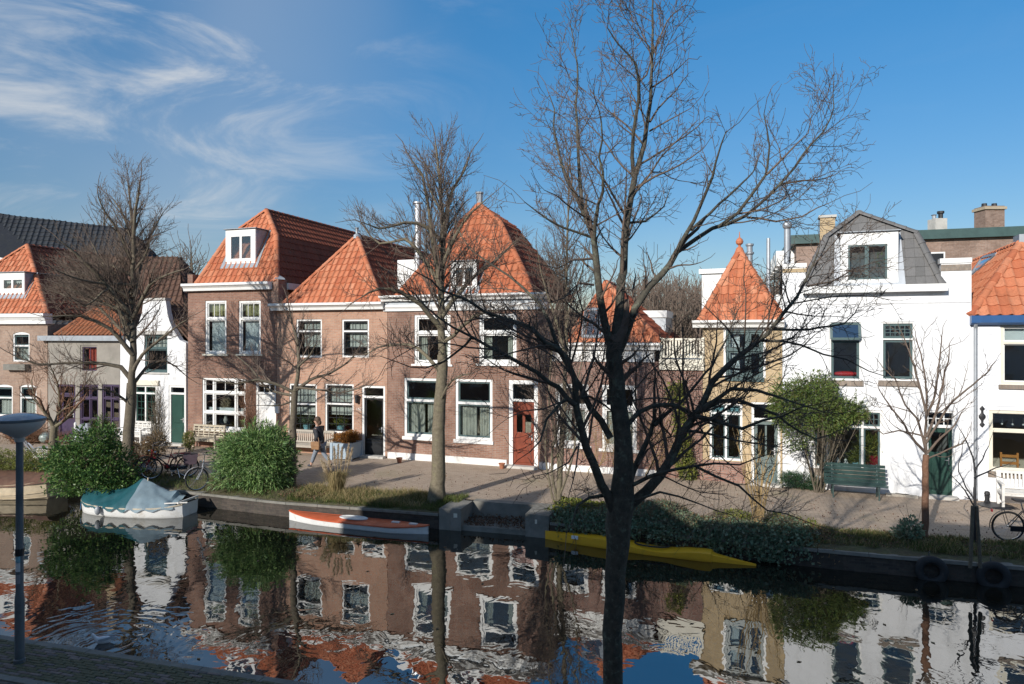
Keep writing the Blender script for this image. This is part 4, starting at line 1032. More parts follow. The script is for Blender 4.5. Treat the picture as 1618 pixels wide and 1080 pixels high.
# G: white house with grey mansard
G = House('white_mansard_house','white rendered house with grey tiled mansard and wide white dormer','house',(1236.5,768.2),(1535,789.8))
z0g,z1g = G.cornice(1268,462,1495,451,.28,prof=False,name='gutter')
G.window((1310.5,1361),(508.5,536.5,600.5),sm='greysash',fr=.05,sash=.07,open_light=(0,0),sill='sillbrick',silh=.16,silo=.05)
G.window((1392.5,1445.5),(508,535.5,601),sm='greysash',fr=.05,sash=.07,div={(0,0):(5,3)},sill='sillbrick',silh=.16,silo=.08)
G.window((1284,1307.5,1363.5,1395),(646.5,673.5,742),sm='greysash',fr=.07,sash=.05,div={(0,0):(3,2),(0,1):(6,2),(0,2):(3,2)},sill='sillbrick',silh=.20,silo=.04)
G.door((1463.5,1509),(648.5,786),'green',trans=673.5,fr=.06,panels=[(.12,.48,.05,.58),(.52,.88,.05,.58)],glazed=[(.14,.86,.64,.93)],tdiv=(3,2),step='stone')
zl=G.px(1253,421).z; zr_=G.px(1512,414).z; xa=G.px(1273,450).x; xb=G.px(1487,450).x
G.wall([(0,-.05),(G.W,-.05),(G.W,zr_),(xb,zr_),(xb,z0g+.02),(xa,z0g+.02),(xa,zl),(0,zl)],W['lime']); G.body(8.5,z0g,[2.95],W['lime'])
MB().box(.0,-.03,zl-.02,xa+.03,.3,zl+.10).build('pier_cap',W['white'],G.root); MB().box(xb-.03,-.03,zr_-.02,G.W+.01,.3,zr_+.12).build('pier_cap',W['white'],G.root)
MB().box(.0,-.02,zl-.18,xa+.02,-.001,zl-.06).build('brick_band',W['brickF'],G.root,uv=True); MB().box(xb-.01,-.02,zr_-.24,G.W-.01,-.001,zr_-.06).build('brick_band',W['sillbrick'],G.root,uv=True)
x0,z0,x1,z1=G.rect(1240,479.5,1532,476.5); MB().box(.02,-.025,z0,G.W-.02,-.001,z1).build('string_course',W['lime'],G.root)
G.roof((1268,449),(1488,449),(1306,374),(1357,338),(1447,371),72,8,mat='tileG',side='tileG',hipm='tileG',under='tileG',tw=.24,tl=.30,indiv=300,flat=True,ze=z1g-.01,r=.125)
G.dormer(1328,448,1419.5,366,383.5,.12,2.0,win=((1340,1370,1402),(386,441)),lights={'frame':'greysash'})
q=G.px(1244,420,.9); q2=G.px(1244,362,.9)
fl=MB().lathe([(.10,q.z-.6),(.10,q.z),(.15,q.z+.02),(.15,q.z+.06),(.10,q.z+.1),(.10,q2.z),(.03,q2.z+.02)],12,(q.x,.9,0)); fl.sphere((q.x,.9,q2.z+.13),.15); fl.build('flue_pipe',W['zinc'],G.root)
q=G.px(1307,372,5); G.chimney(q.x,5,q.z-1,G.px(1307,345,5).z,.5,.5,'brickF',0)
G.text('178',1379,630.5,.145,'black'); G.text('176',1382,637.5,.145,'black'); G.text('180',1520,699,.14,'lead')
MB().box(G.px(1535,600).x-.04,-.10,.05,G.px(1535,600).x+.04,-.02,.06).build('pipe_shoe',W['zinc'],G.root)
# H: white boarded house at the right edge
H = House('white_boarded_house','white boarded house at the right edge with orange roof and blue gutter','house',(1535.5,789.9),(1760,806.5))
x0,z0,x1,z1=H.rect(1532,512.5,1762,497.5); gt=MB().loft([[(x,.05,z0),(x,-.14,z0),(x,-.22,z0+.06),(x,-.24,z1),(x,.05,z1)] for x in (x0,x1)]).build('gutter',W['bluegut'],H.root); zh=z0; zh1=z1
H.window((1580.7,1660),(512,541,608),sm='white',fm='cream',fr=.085,sash=.03,sill='sillbrick',silh=.12,silo=.05,cur=[('blind',.05,.95,.66,.93)])
H.window((1562.5,1680),(649,682,747),sm='cream',fm='cream',fr=.09,sash=.02,sill='sillbrick',silh=.16,silo=.03)
H.wall(H.rectout(zh+.02),W['boardw']); H.body(8,zh,[2.95],W['boardw'])
hr=[]
zz_=.12; board_h=.285; k=0
while zz_<zh-.05:      # boards with a small shadow gap, butted against the window frames
    zt=min(zz_+board_h-.008,zh-.01); segs=[(.14,H.W)]
    for h in H.holes:
        a0,b0=min(p[0] for p in h)-.03,max(p[0] for p in h)+.03; c0,d0=min(p[1] for p in h)-.17,max(p[1] for p in h)+.02
        if zt>c0 and zz_<d0: segs=[s2 for a1,b1 in segs for s2 in ((a1,min(b1,a0)),(max(a1,b0),b1)) if s2[1]-s2[0]>.05]
    for a1,b1 in segs: MB().loft([[(a1,-.001,zz_),(b1,-.001,zz_),(b1,-.024,zz_),(a1,-.024,zz_)],[(a1,-.001,zt),(b1,-.001,zt),(b1,-.014,zt),(a1,-.014,zt)]]).build('board',W['boardw'],H.root)
    zz_+=board_h
MB().tube([(.07,-.16,.06),(.07,-.09,.16),(.07,-.09,zh-.1),(.07,-.14,zh+.03)],.048,10).build('downpipe',W['zinc'],H.root)
for z in (.9,2.0,3.1): MB().lathe([(.056,z),(.056,z+.05)],10,(.07,-.09,0)).build('pipe_bracket',W['zinc'],H.root)
q=H.px(1552,658,-.035); an=MB().lathe([(.012,-.3),(.07,-.22),(.03,-.17),(.035,-.1),(.085,-.03),(.085,.03),(.035,.1),(.03,.17),(.07,.22),(.012,.3)],10,q); an.v=[(p[0],-.03+(p[1]-q.y)*.25-.005,p[2]) for p in an.v]; an.build('wall_anchor',W['iron'],H.root,smooth=True)
H.roof((1533,497),(1764,497),None,(1612,385),None,50,7.5,side='tile',tw=.27,tl=.36,indiv=300,ze=zh1+.0,r=.12)
rf=H.rf; nl=(rf['p0']-rf['p0']+Vector((0,-1,0))).cross(rf['ap']-rf['p0']).normalized()
skylight(H.root,[H.onplane(u,v,rf['p0'],nl) for u,v in ((1534,441),(1539,437),(1578,404),(1556,409))],nl)
ap=rf['ap']; MB().box(ap.x-.05,ap.y-.1,ap.z-.05,ap.x+.5,ap.y+.5,ap.z+.28).build('roof_box',W['zinc'],H.root)
# I: long brick block far behind on the right, with balconies on its left end
hI = thing('brick_block','long brick block far behind with green roof edge and end balconies','building',(0,0,0),group=None)
a=at(1258,372,40); b_=at(1700,346,36); zI=a.z
ax,ay=a.x,a.y; dx=Vector((b_.x-a.x,b_.y-a.y,0)); dn=dx.normalized(); inn=Vector((-dn.y,dn.x,0))
def ip(l,d,z): p=Vector((ax,ay,0))+dn*l+inn*d; return (p.x,p.y,z)
LI=dx.length+6; zt=zI
MB().loft([[ip(0,0,-.1),ip(LI,0,-.1),ip(LI,14,-.1),ip(0,14,-.1)],[ip(0,0,zt-.5),ip(LI,0,zt-.5),ip(LI,14,zt-.5),ip(0,14,zt-.5)]]).build('wall',W['brickI'],hI,uv=True)
MB().loft([[ip(-.3,-.3,zt-.5),ip(LI,-.3,zt-.5),ip(LI,14,zt-.5),ip(-.3,14,zt-.5)],[ip(-.3,-.3,zt),ip(LI,-.3,zt),ip(LI,14,zt),ip(-.3,14,zt)]]).build('roof_edge',W['benchgreen'],hI)
for i,l in enumerate((3.5,6.5,10,13)):
    for z in (zt-2.6,zt-5.2):
        wq=MB().loft([[ip(l,-.05,z),ip(l+1,-.05,z),ip(l+1,.0,z),ip(l,.0,z)],[ip(l,-.05,z+1.4),ip(l+1,-.05,z+1.4),ip(l+1,.0,z+1.4),ip(l,.0,z+1.4)]]).build('window',W['white'],hI)
        MB().loft([[ip(l+.08,-.07,z+.08),ip(l+.92,-.07,z+.08),ip(l+.92,-.052,z+.08),ip(l+.08,-.052,z+.08)],[ip(l+.08,-.07,z+1.32),ip(l+.92,-.07,z+1.32),ip(l+.92,-.052,z+1.32),ip(l+.08,-.052,z+1.32)]]).build('pane',W['black'],wq)
for k in range(5):
    z=zt-1.1-k*.0; d=1.2+k*2.4
    for z in (zt-1.6,zt-4.2):
        bo=MB().loft([[ip(-1.0,d,z),ip(0,d,z),ip(0,d+1.7,z),ip(-1.0,d+1.7,z)],[ip(-1.0,d,z+.9),ip(0,d,z+.9),ip(0,d+1.7,z+.9),ip(-1.0,d+1.7,z+.9)]]).build('balcony',W['white'],hI)
q=at(1563,346,42); zc=at(1563,327,42).z; c1=MB().box(q.x-.58,41.5,zt-.4,q.x+.58,42.5,zc).build('chimney',W['brickI'],hI,uv=True); MB().box(q.x-.66,41.4,zc-.22,q.x+.66,42.6,zc-.06).build('chimney_cap',W['brickF'],c1)
for s_ in (-.3,.3): MB().lathe([(.16,zc),(.14,zc+.22),(.02,zc+.23)],8,(q.x+s_,42,0)).build('chimney_pot',W['iron'],c1)
q=at(1481,350,42); zc=at(1481,346,42).z; c1=MB().box(q.x-.35,41.6,zt-.4,q.x+.35,42.4,zc).build('chimney',W['stone'],hI); MB().lathe([(.13,zc),(.13,zc+.3),(.2,zc+.35),(.2,zc+.48),(.02,zc+.5)],8,(q.x+.2,42,0)).build('chimney_pot',W['iron'],c1); MB().lathe([(.11,zc),(.11,zc+.2),(.17,zc+.25),(.02,zc+.3)],8,(q.x-.2,42,0)).build('chimney_pot',W['lead'],c1)
q=at(1214,430,34); tag(MB().tube([(q.x,34,0),(q.x,34,at(1214,376,34).z)],[.13,.09],8).build('pole',W['zinc']),'plain grey mast rising between the pyramid roof and the white house','mast')
# houses on this side of the canal: they throw the shade over the water (the photograph is taken from one of their windows)
FA = lambda x: -.42-.287*x
def nearhouse(x0,x1,eave,peak,label,mat,gable=False,tile='tileS'):
    a=Vector((x0,FA(x0),0)); b2=Vector((x1,FA(x1),0)); x=(a-b2).normalized(); y=Vector((0,0,1)).cross(x)
    Wd=(b2-a).length; Mx=Matrix.Translation(b2)@Matrix((x,y,Vector((0,0,1)))).transposed().to_4x4()
    r=thing('canal_house',label,'house',mat=Mx,group='houses on the camera side')
    m=MB().box(0.01,0,-.05,Wd-.01,9,eave).build('wall',W[mat],r,uv=True)
    k=max(1,int(Wd/2.4))
    for fl in range(int(eave/3)):
        for i in range(k):
            xc=Wd*(i+.5)/k; z=.9+fl*2.9
            wd=MB().box(xc-.6,-.05,z,xc+.6,-.001,z+1.7).build('window',W['white'],r); MB().box(xc-.52,-.07,z+.08,xc+.52,-.051,z+1.62).build('pane',W['glass'],wd)
    if gable: m2=MB().prism([(0,eave),(Wd,eave),(Wd/2,peak)],0.0,9).build('roof',W[tile],r)
    else: m2=MB().loft([[(0,-.25,eave),(Wd,-.25,eave),(Wd,9.2,eave),(0,9.2,eave)],[(0.5,3.4,peak),(Wd-.5,3.4,peak),(Wd-.5,5.6,peak),(.5,5.6,peak)]]).build('roof',W[tile],r)
    return r
for a_,b_x,ev,pk,lab,mt,gb in ((-60,-33,5.6,7,'brick terrace on the camera side, far left beyond the lamp','brickD',0),
 (-33,-19.5,6.0,7.2,'low brick house on the camera side, behind the lamp','brickA',0),
 (-19.5,-14.95,7.1,8.3,'plain brick house on the camera side, third to the left of the camera window','plaster',0),
 (-14.95,-12.55,8.35,9.15,'narrow gabled house on the camera side with a low gable','stone',1),
 (-12.55,-10.5,8.0,9.8,'narrow gabled house on the camera side with a steep gable','brickF',1),
 (-10.5,-6.2,8.2,9.5,'broad gabled house on the camera side','brickP',1),
 (-6.2,-2.2,8.35,9.5,'flat eaved house on the camera side, left of the camera window','limeold',0),
 (-2.2,2.6,9.1,10.2,'brick house on the camera side with the camera window','brickP',0),
 (2.6,12,9.3,10.4,'brick house on the camera side, right of the camera window','limeold',0),
 (12,40,9.0,10.4,'brick terrace on the camera side, far right','brickE',0)):
    nearhouse(a_,b_x,ev,pk,lab,mt,bool(gb))
# far wood and far trees
HOUSES=dict(A=A,B1=B1,B2=B2,C=C,P=P,E=E,Z=Z,G=G,H=H)
# ------------------------------------------------------------------ trees: bare branches as vectorised tubes
class Tubes:
    def __init__(s): s.g = {}
    def add(s, pts, rr, k):
        s.g.setdefault((len(pts), k), []).append((pts, rr))
    def mesh(s, name):
        Vs=[]; Fs=[]; b=0
        for (n,k), L in s.g.items():
            P=np.array([p for p,_ in L], np.float64); R=np.array([r for _,r in L], np.float64)   # (B,n,3),(B,n)
            T=np.gradient(P, axis=1); T/=np.linalg.norm(T,axis=2,keepdims=True)+1e-9
            mean=T.mean(1); ref=np.where(np.abs(mean[:,2:3])<.8, np.array([[0,0,1.]]), np.array([[1.,0,0]]))[:,None,:]
            X=np.cross(T,ref); X/=np.linalg.norm(X,axis=2,keepdims=True)+1e-9; Y=np.cross(T,X)
            a=np.arange(k)*2*np.pi/k
            V=P[:,:,None,:]+R[:,:,None,None]*(X[:,:,None,:]*np.cos(a)[None,None,:,None]+Y[:,:,None,:]*np.sin(a)[None,None,:,None])
            B=len(L); idx=np.arange(B*n*k).reshape(B,n,k)+b
            q=np.stack([idx[:,:-1,:],np.roll(idx,-1,2)[:,:-1,:],np.roll(idx,-1,2)[:,1:,:],idx[:,1:,:]],-1).reshape(-1,4)
            Vs.append(V.reshape(-1,3)); Fs.append(q); b+=B*n*k
        if not Vs: return None
        return np_mesh(name, np.concatenate(Vs), np.concatenate(Fs))
def unit(v):
    l=math.sqrt(v[0]*v[0]+v[1]*v[1]+v[2]*v[2])+1e-9; return (v[0]/l,v[1]/l,v[2]/l)
def perp(d):
    while True:
        r=(random.gauss(0,1),random.gauss(0,1),random.gauss(0,1)); k=r[0]*d[0]+r[1]*d[1]+r[2]*d[2]
        q=(r[0]-k*d[0],r[1]-k*d[1],r[2]-k*d[2])
        if q[0]*q[0]+q[1]*q[1]+q[2]*q[2]>.05: return unit(q)
class TP:      # tree parameters per level below the limbs
    def __init__(s, ratio=(.42,.5,.5), dens=(3.2,5.5,8.), ang=(48,45,42), wob=(.10,.16,.22), trop=(.06,.05,.04), minr=.0035, levels=3, rr=.55, seg=(6,4,3), tmin=.22, maxl=(1.6,.7,.3), minl=(.25,.12,.05), zig=0):
        s.__dict__.update(locals())
def spawn(TW, pts, rr, lvl, P, L, tmin=None):
    """children along a branch given by its points"""
    if lvl>=P.levels: return
    n=max(1,int(L*P.dens[lvl]*rnd(.8,1.2)+.5)); m=len(pts)-1; t0=P.tmin if tmin is None else tmin
    for i in range(n):
        t=t0+(1-t0)*(i+random.random())/n; f=t*m; j=min(int(f),m-1); fr=f-j
        p=tuple(pts[j][c]+(pts[j+1][c]-pts[j][c])*fr for c in range(3)); d=unit(tuple(pts[j+1][c]-pts[j][c] for c in range(3)))
        r=rr[j]+(rr[j+1]-rr[j])*fr
        a=rad(rnd(.65,1.3)*P.ang[lvl]); q=perp(d); ca,sa=math.cos(a),math.sin(a)
        cd=unit((d[0]*ca+q[0]*sa,d[1]*ca+q[1]*sa,d[2]*ca+q[2]*sa+.08))
        l=min(P.maxl[lvl],L*P.ratio[lvl]*(1.25-.75*t)*rnd(.6,1.25)); l=max(l,P.minl[lvl]*rnd(.7,1.2))
        grow(TW,p,cd,l,max(P.minr,r*P.rr*rnd(.75,1.1)),lvl+1,P)
    if lvl+1<=P.levels:      # the tip goes on as a fine twig
        d=unit(tuple(pts[-1][c]-pts[-2][c] for c in range(3))); grow(TW,pts[-1],d,P.minl[min(lvl,len(P.minl)-1)]*2,max(P.minr,rr[-1]),P.levels,P)
def grow(TW,p,d,L,r,lvl,P):
    k=P.seg[min(lvl-1,len(P.seg)-1)]; n=k; w_=P.wob[min(lvl-1,len(P.wob)-1)]; tr=P.trop[min(lvl-1,len(P.trop)-1)]
    pts=[p]; rr=[r]; r1=max(P.minr*.8,r*.35)
    for i in range(n):
        d=unit((d[0]+random.gauss(0,w_),d[1]+random.gauss(0,w_),d[2]+random.gauss(0,w_)+tr))
        p=(p[0]+d[0]*L/n,p[1]+d[1]*L/n,p[2]+d[2]*L/n); pts.append(p); rr.append(r+(r1-r)*(i+1)/n)
    TW.add(pts,rr,6 if r>.02 else (4 if r>.008 else 3))
    spawn(TW,pts,rr,lvl,P,L)
def smooth(pts, rr, step=.12, jit=.0):
    """Catmull-Rom through the points"""
    P=[np.array(p,float) for p in pts]; out=[]; ro=[]
    for i in range(len(P)-1):
        a=P[max(i-1,0)];b=P[i];c=P[i+1];d=P[min(i+2,len(P)-1)]; n=max(1,int(np.linalg.norm(c-b)/step))
        for k in range(n):
            t=k/n; q=.5*((2*b)+(-a+c)*t+(2*a-5*b+4*c-d)*t*t+(-a+3*b-3*c+d)*t**3)
            if jit and (k or i): q=q+np.random.normal(0,jit,3)
            out.append(tuple(q)); ro.append(rr[i]+(rr[i+1]-rr[i])*t)
    out.append(tuple(P[-1])); ro.append(rr[-1]); return out,ro
def px_limb(Y, px, dy=0.0, y0=0.0):
    """pixels to points round the tree's own distance Y; the limb leans dy metres away from it by its tip"""
    n=len(px)-1; acc=[0]
    for a,b in zip(px,px[1:]): acc.append(acc[-1]+math.hypot(b[0]-a[0],b[1]-a[1]))
    return [tuple(at(u,v,Y+y0+dy*(s/acc[-1])**1.2)) for (u,v),s in zip(px,acc)]
def tree(name,label,Y,limbs,P,bark,twig,group,base=None,step=.15,jit=.006,trunk_k=10,cat='tree',big_=.03,fat=1):
    """limbs: (pixels, width in px at start, at end, lean, start offset, spawn)"""
    TR=Tubes(); TW=Tubes(); s=Y/F*fat; first=None
    for L in limbs:
        px_,w0,w1=L[:3]; dy=L[3] if len(L)>3 else 0; y0=L[4] if len(L)>4 else 0; sp=L[5] if len(L)>5 else .18
        pts=px_limb(Y,px_,dy,y0); n=len(pts); rr=[w*s/2 for w in w1] if isinstance(w1,list) else [(w0+(w1-w0)*i/(n-1))*s/2 for i in range(n)]
        if first is None: first=pts[0]
        q,ro=smooth(pts,rr,step,jit); LL=sum(math.dist(a,b) for a,b in zip(q,q[1:]))
        big=w0*s>big_
        (TR if big else TW).add(q,ro,trunk_k if w0*s>.1 else 7)
        if sp is not None: spawn(TW,q,ro,0,P,LL,sp)
    o=thing(name,label,cat,first,0,group); inv=Matrix.Translation(-Vector(first))
    for nm_,tb,mm in (('trunk',TR,bark),('crown',TW,twig)):
        me=tb.mesh(nm_)
        if me: me.transform(inv); link(nm_,me,W[mm],o)
    return o
PF=TP(ratio=(.36,.42,.45),dens=(6.4,11,15.),ang=(50,48,50),wob=(.13,.20,.28),trop=(.07,.05,.03),minr=.0028,maxl=(1.0,.36,.12),minl=(.24,.09,.035),rr=.45)
front=[
 ([(968,1260),(968,1090),(969,1000),(974,890),(978,835),(982,790),(985,745),(985,705)],44,[44,41,40,43,53,52,42,38],0,0,None),
 ([(985,720),(984,690),(979,655),(973,600),(970,560),(970,540)],38,31,0,0,.6),
 ([(970,548),(964,540),(955,509),(949,475),(942,420),(941,400),(938,375)],19,12,-.15),
 ([(942,425),(938,400),(940,353),(943,322),(953,303),(952,272),(947,247),(950,220),(950,193),(946,172)],9,2,-.6,-.1),
 ([(939,380),(934,364),(922,337),(909,307),(897,287),(886,257),(880,230),(875,200),(878,172),(868,150)],11,2,.5,-.1),
 ([(925,345),(917,300),(916,270),(914,235),(911,189),(911,144),(911,100),(907,67),(901,38)],9,2,.9,.1),
 ([(970,545),(973,531),(978,487),(982,442),(984,428),(988,387),(989,353),(995,314),(1001,278),(1009,255),(1017,226),(1022,200),(1027,160),(1030,122),(1031,78),(1031,22),(1032,-12)],21,3,.25),
 ([(1001,278),(999,245),(1001,210),(1009,160),(1009,124),(1004,102),(993,84),(975,69),(960,44)],9,2,-.7,.1),
 ([(1027,192),(1041,171),(1067,142),(1087,118)],5,1.5,.4,.15),
 ([(1026,207),(1058,189),(1091,171)],4,1.5,-.3,.15),
 ([(1030,138),(1062,115),(1088,92)],4,1.5,-.4,.2),
 ([(1031,86),(1047,49),(1064,20),(1082,8)],4.5,1.5,.3,.2),
 ([(1009,130),(1030,95),(1010,40),(983,4)],4,1.2,.5,.0),
 ([(988,360),(967,316),(959,301),(950,280)],5,1.5,-.5,.1),
 ([(989,352),(1020,348),(1048,325),(1058,300)],6,1.5,.5,.1),
 ([(994,323),(1030,270),(1060,280),(1100,290)],4,1.2,.8,.1),
 ([(972,570),(982,546),(995,513),(1004,487),(1024,455),(1044,431),(1058,416),(1070,396)],18,12,.2),
 ([(1068,400),(1080,375),(1096,348),(1110,315),(1126,278),(1133,255),(1140,227),(1147,208)],10,2,-.6,.2),
 ([(1070,398),(1101,378),(1126,361),(1154,351),(1180,341),(1198,324),(1230,294),(1254,266),(1279,232),(1300,209),(1311,185),(1318,169),(1316,150)],10,2,.7,.25),
 ([(1135,358),(1166,334),(1189,306),(1210,276),(1214,260),(1216,232),(1212,204),(1207,180)],8,2,-.3,.3),
 ([(1211,276),(1240,248),(1258,227),(1277,209),(1281,188)],5,1.5,.2,.1),
 ([(1180,343),(1226,347),(1267,342),(1291,329),(1311,320)],5,1.5,-.4,.5),
 ([(1235,290),(1265,285),(1300,283),(1328,270)],4.5,1.5,.5,.6),
 ([(1092,363),(1138,322),(1170,290),(1189,273),(1198,248)],7,2,.9,.3),
 ([(1168,337),(1212,329),(1235,317),(1258,301)],4,1.5,-.5,.3),
 ([(1300,212),(1315,200),(1340,182)],3,1.2,.2,.9),
 ([(978,840),(970,806),(962,782),(951,764),(938,733),(927,707),(918,678),(911,648),(909,622),(908,600),(893,562),(878,549),(862,541),(840,518),(831,513),(805,504),(768,492),(740,475),(696,456),(679,443),(653,427)],21,2,-.7),
 ([(965,692),(949,664),(933,644),(918,613),(906,595),(889,561),(879,547),(867,508),(853,482),(826,455),(805,436),(773,415),(744,393),(720,352)],15,2,.9),
 ([(910,640),(895,629),(880,612),(869,604),(848,588),(817,571),(788,554),(769,545),(745,533),(716,518),(691,499),(672,482),(655,463)],12,2,.3,-.25),
 ([(745,533),(735,545),(701,571),(672,581),(648,580),(600,562)],6,1.5,.4,0),
 ([(748,536),(720,489),(716,470),(705,440)],4,1.2,-.3,0),
 ([(782,552),(740,548),(695,541),(660,545),(610,574)],4,1.2,-.6,0),
 ([(895,630),(887,637),(864,662),(853,696),(838,713)],8,2,-.5,-.25),
 ([(895,632),(860,645),(825,650),(800,662)],4,1.2,-.6,-.2),
 ([(913,628),(931,627),(953,638)],6,4,.3,-.1,.5),
 ([(956,782),(931,787),(912,798),(907,822),(895,842)],8,2,-.5),
 ([(912,705),(898,730),(870,748),(845,752)],4,1.2,-.5,-.15),
 ([(915,700),(912,735),(905,760),(898,785)],4,1.2,-.7,-.15),
 ([(980,850),(986,822),(997,795),(1020,777),(1042,751),(1060,724),(1075,695),(1087,673),(1098,653),(1109,636),(1127,603),(1151,576),(1185,548),(1214,526),(1238,495),(1260,468),(1274,444),(1284,420),(1293,398)],25,3,.5),
 ([(1276,452),(1313,444),(1349,425),(1380,415)],5,1.5,.4,.5),
 ([(1203,538),(1240,539),(1267,545),(1301,560),(1337,567),(1373,586),(1398,594)],6,1.5,-.5,.4),
 ([(1222,520),(1277,520),(1313,514),(1332,511),(1351,495),(1361,474)],6,1.5,.4,.4),
 ([(1242,492),(1286,499),(1330,500)],4,1.2,-.5,.4),
 ([(1249,482),(1240,455),(1233,430)],4,1.2,-.5,.4),
 ([(1170,562),(1152,525),(1130,500),(1105,478)],5,1.2,-.5,.3),
 ([(1285,420),(1315,385),(1357,342)],4,1.2,.4,.6),
 ([(1100,652),(1132,632),(1156,615),(1195,617),(1224,625),(1253,634),(1300,650)],11,2,-.6,.1),
 ([(1098,655),(1140,634),(1168,634),(1195,641),(1228,656),(1265,683),(1289,693),(1325,680)],10,2,.6,.1),
 ([(1096,656),(1144,669),(1173,676),(1205,664),(1236,657),(1268,642)],10,2,-.9,.1),
 ([(1088,680),(1120,686),(1164,695),(1205,703),(1233,706)],6,1.5,-.6,.1),
 ([(1098,660),(1120,700),(1165,745),(1205,770)],4,1.2,.5,.1),
 ([(990,775),(1000,745),(1015,711),(1027,684),(1033,662),(1034,634)],15,7,.4,.05,.6),
 ([(1034,672),(1053,653),(1074,637),(1103,603),(1125,576),(1144,540),(1158,508),(1166,490)],9,2,.9,.25),
 ([(985,690),(992,670),(1007,651),(1031,640),(1053,638),(1069,642),(1097,655)],11,8,.2,.0,.5),
 ([(982,650),(1002,633),(1031,629),(1073,633),(1110,645)],5,2,.3,.1),
 ([(1037,662),(1060,690),(1068,665),(1095,650)],5,2,.2,.3),
 ([(980,790),(998,766),(1031,751),(1064,742),(1098,735),(1131,731),(1168,733),(1205,720)],10,2,-.6),
 ([(1100,737),(1130,751),(1168,768),(1188,787),(1212,804),(1241,813),(1288,829)],6,1.5,-.3,-.35),
 ([(1005,790),(1043,777),(1072,782),(1108,796),(1156,813)],6,1.5,-.6,-.1),
 ([(1008,735),(1024,710),(1048,693),(1080,685)],5,2,.5,.1),
 ([(1005,640),(1003,600),(1005,560),(1000,530)],4,1.2,-.6,.2),
 ([(985,640),(1020,595),(1060,560),(1110,530)],4,1.2,.7,.1),
 ([(940,408),(905,410),(880,424),(850,416)],5,1.5,-.5,-.1),
 ([(936,375),(890,360),(850,337),(828,318)],6,1.5,-.4,-.1),
 ([(940,352),(905,330),(880,310),(860,300)],4,1.2,-.7,-.1),
 ([(942,356),(965,343),(1000,328)],4,1.2,-.4,-.2),
 ([(942,322),(915,310),(900,296)],3,1.2,-.4,-.2),
 ([(938,450),(915,447),(890,470),(868,478)],5,1.5,-.5,-.1),
 ([(1010,478),(1020,445),(1026,430)],4,1.2,.3,.2)]
ft=tree('front_tree','big bare lichen-barked tree standing in front on the near quay edge',7.2,front,PF,'bark1','barkt','bare street trees',jit=.006,fat=.77)
PB=TP(ratio=(.30,.42,.42),dens=(6,9,10),ang=(42,40,40),wob=(.09,.13,.18),trop=(.08,.07,.05),minr=.0048,maxl=(1.35,.55,.22),minl=(.4,.18,.08),rr=.42)
tree('plane_tree','tall bare tree with pale trunk in the quay corner beside the landing',19.7,[
 ([(690,794),(690,780),(691,765)],33,24,0,0,None),
 ([(691,766),(692,730),(694,660),(698,600),(699,560)],24,16,0,0,None),
 ([(699,560),(697,500),(697,450),(700,400),(698,340),(695,290),(691,255),(688,225)],13,2,.5),
 ([(698,470),(690,420),(682,370),(675,320),(668,275),(650,252)],8,2,-1.),
 ([(699,400),(703,345),(715,300),(733,270),(743,242)],8,2,1.),
 ([(697,380),(675,360),(640,350),(600,362),(575,352)],7,1.5,-1.5),
 ([(697,455),(670,410),(640,378),(600,385),(570,350)],8,1.5,1.2),
 ([(699,420),(720,370),(745,335),(768,315)],7,1.5,-1.),
 ([(698,500),(740,445),(790,405),(815,380)],9,1.5,1.5),
 ([(698,520),(650,470),(600,455),(570,470)],9,1.5,-1.5),
 ([(699,545),(750,500),(790,490)],7,1.5,-1.8),
 ([(697,590),(660,550),(610,545),(575,560)],7,1.5,1.4),
 ([(692,640),(715,600),(745,590)],5,1.5,-1.),
 ([(698,335),(680,300),(672,270)],5,1.5,1.)],PB,'bark2','barkt','bare street trees',step=.3,jit=.012)
tree('linden_tree','tall bare tree with grey trunk in front of the white bell gable',23.2,[
 ([(203,752),(203,700),(206,650),(208,605)],19,14,0,0,None),
 ([(208,605),(211,540),(211,480),(211,420),(208,360),(206,320),(202,288)],11,1.5,.5),
 ([(210,450),(211,390),(214,330),(218,310),(220,292)],7,2,-.8),
 ([(208,600),(190,580),(165,574),(120,573),(60,574),(20,560)],8,1.5,-1.5),
 ([(210,540),(185,480),(181,433),(164,416),(145,384)],9,1.5,1.),
 ([(210,560),(175,520),(130,500),(80,500)],8,1.5,-1.5),
 ([(210,520),(170,450),(130,430),(95,430)],8,1.5,1.5),
 ([(211,500),(160,440),(120,400),(95,380)],7,1.5,-1.5),
 ([(209,590),(225,560),(260,530),(295,505)],7,1.5,-1.),
 ([(211,500),(237,450),(260,435),(294,424)],7,1.5,-1.4),
 ([(211,470),(230,390),(243,363),(258,335)],6,1.5,1.5),
 ([(210,420),(190,370),(170,340),(155,310)],6,1.5,-1.),
 ([(209,380),(195,340),(180,315)],5,1.5,1.),
 ([(208,610),(230,580),(262,570),(290,590)],6,1.5,1.3),
 ([(206,640),(180,620),(150,615)],5,1.5,-1.),
 ([(210,540),(140,470),(110,460)],6,1.5,2.0),
 ([(211,430),(230,400),(235,380)],4,1.2,-1)]+[([(209,520-i*14),(185-i*3,490-i*12+(i%3)*9),(150-i*5,462-i*7+(i%4)*14),(112-(i%3)*14,440-i*3+(i%5)*13)],5,1.2,(-1)**i*(.6+.3*i)) for i in range(7)],PB,'bark3','barkt','bare street trees',step=.3,jit=.012)
PS=TP(ratio=(.42,.45,.42),dens=(5,7.5,7),ang=(42,40,40),wob=(.1,.15,.2),trop=(.06,.05,.04),minr=.004,maxl=(1.25,.55,.22),minl=(.35,.15,.08),rr=.5)
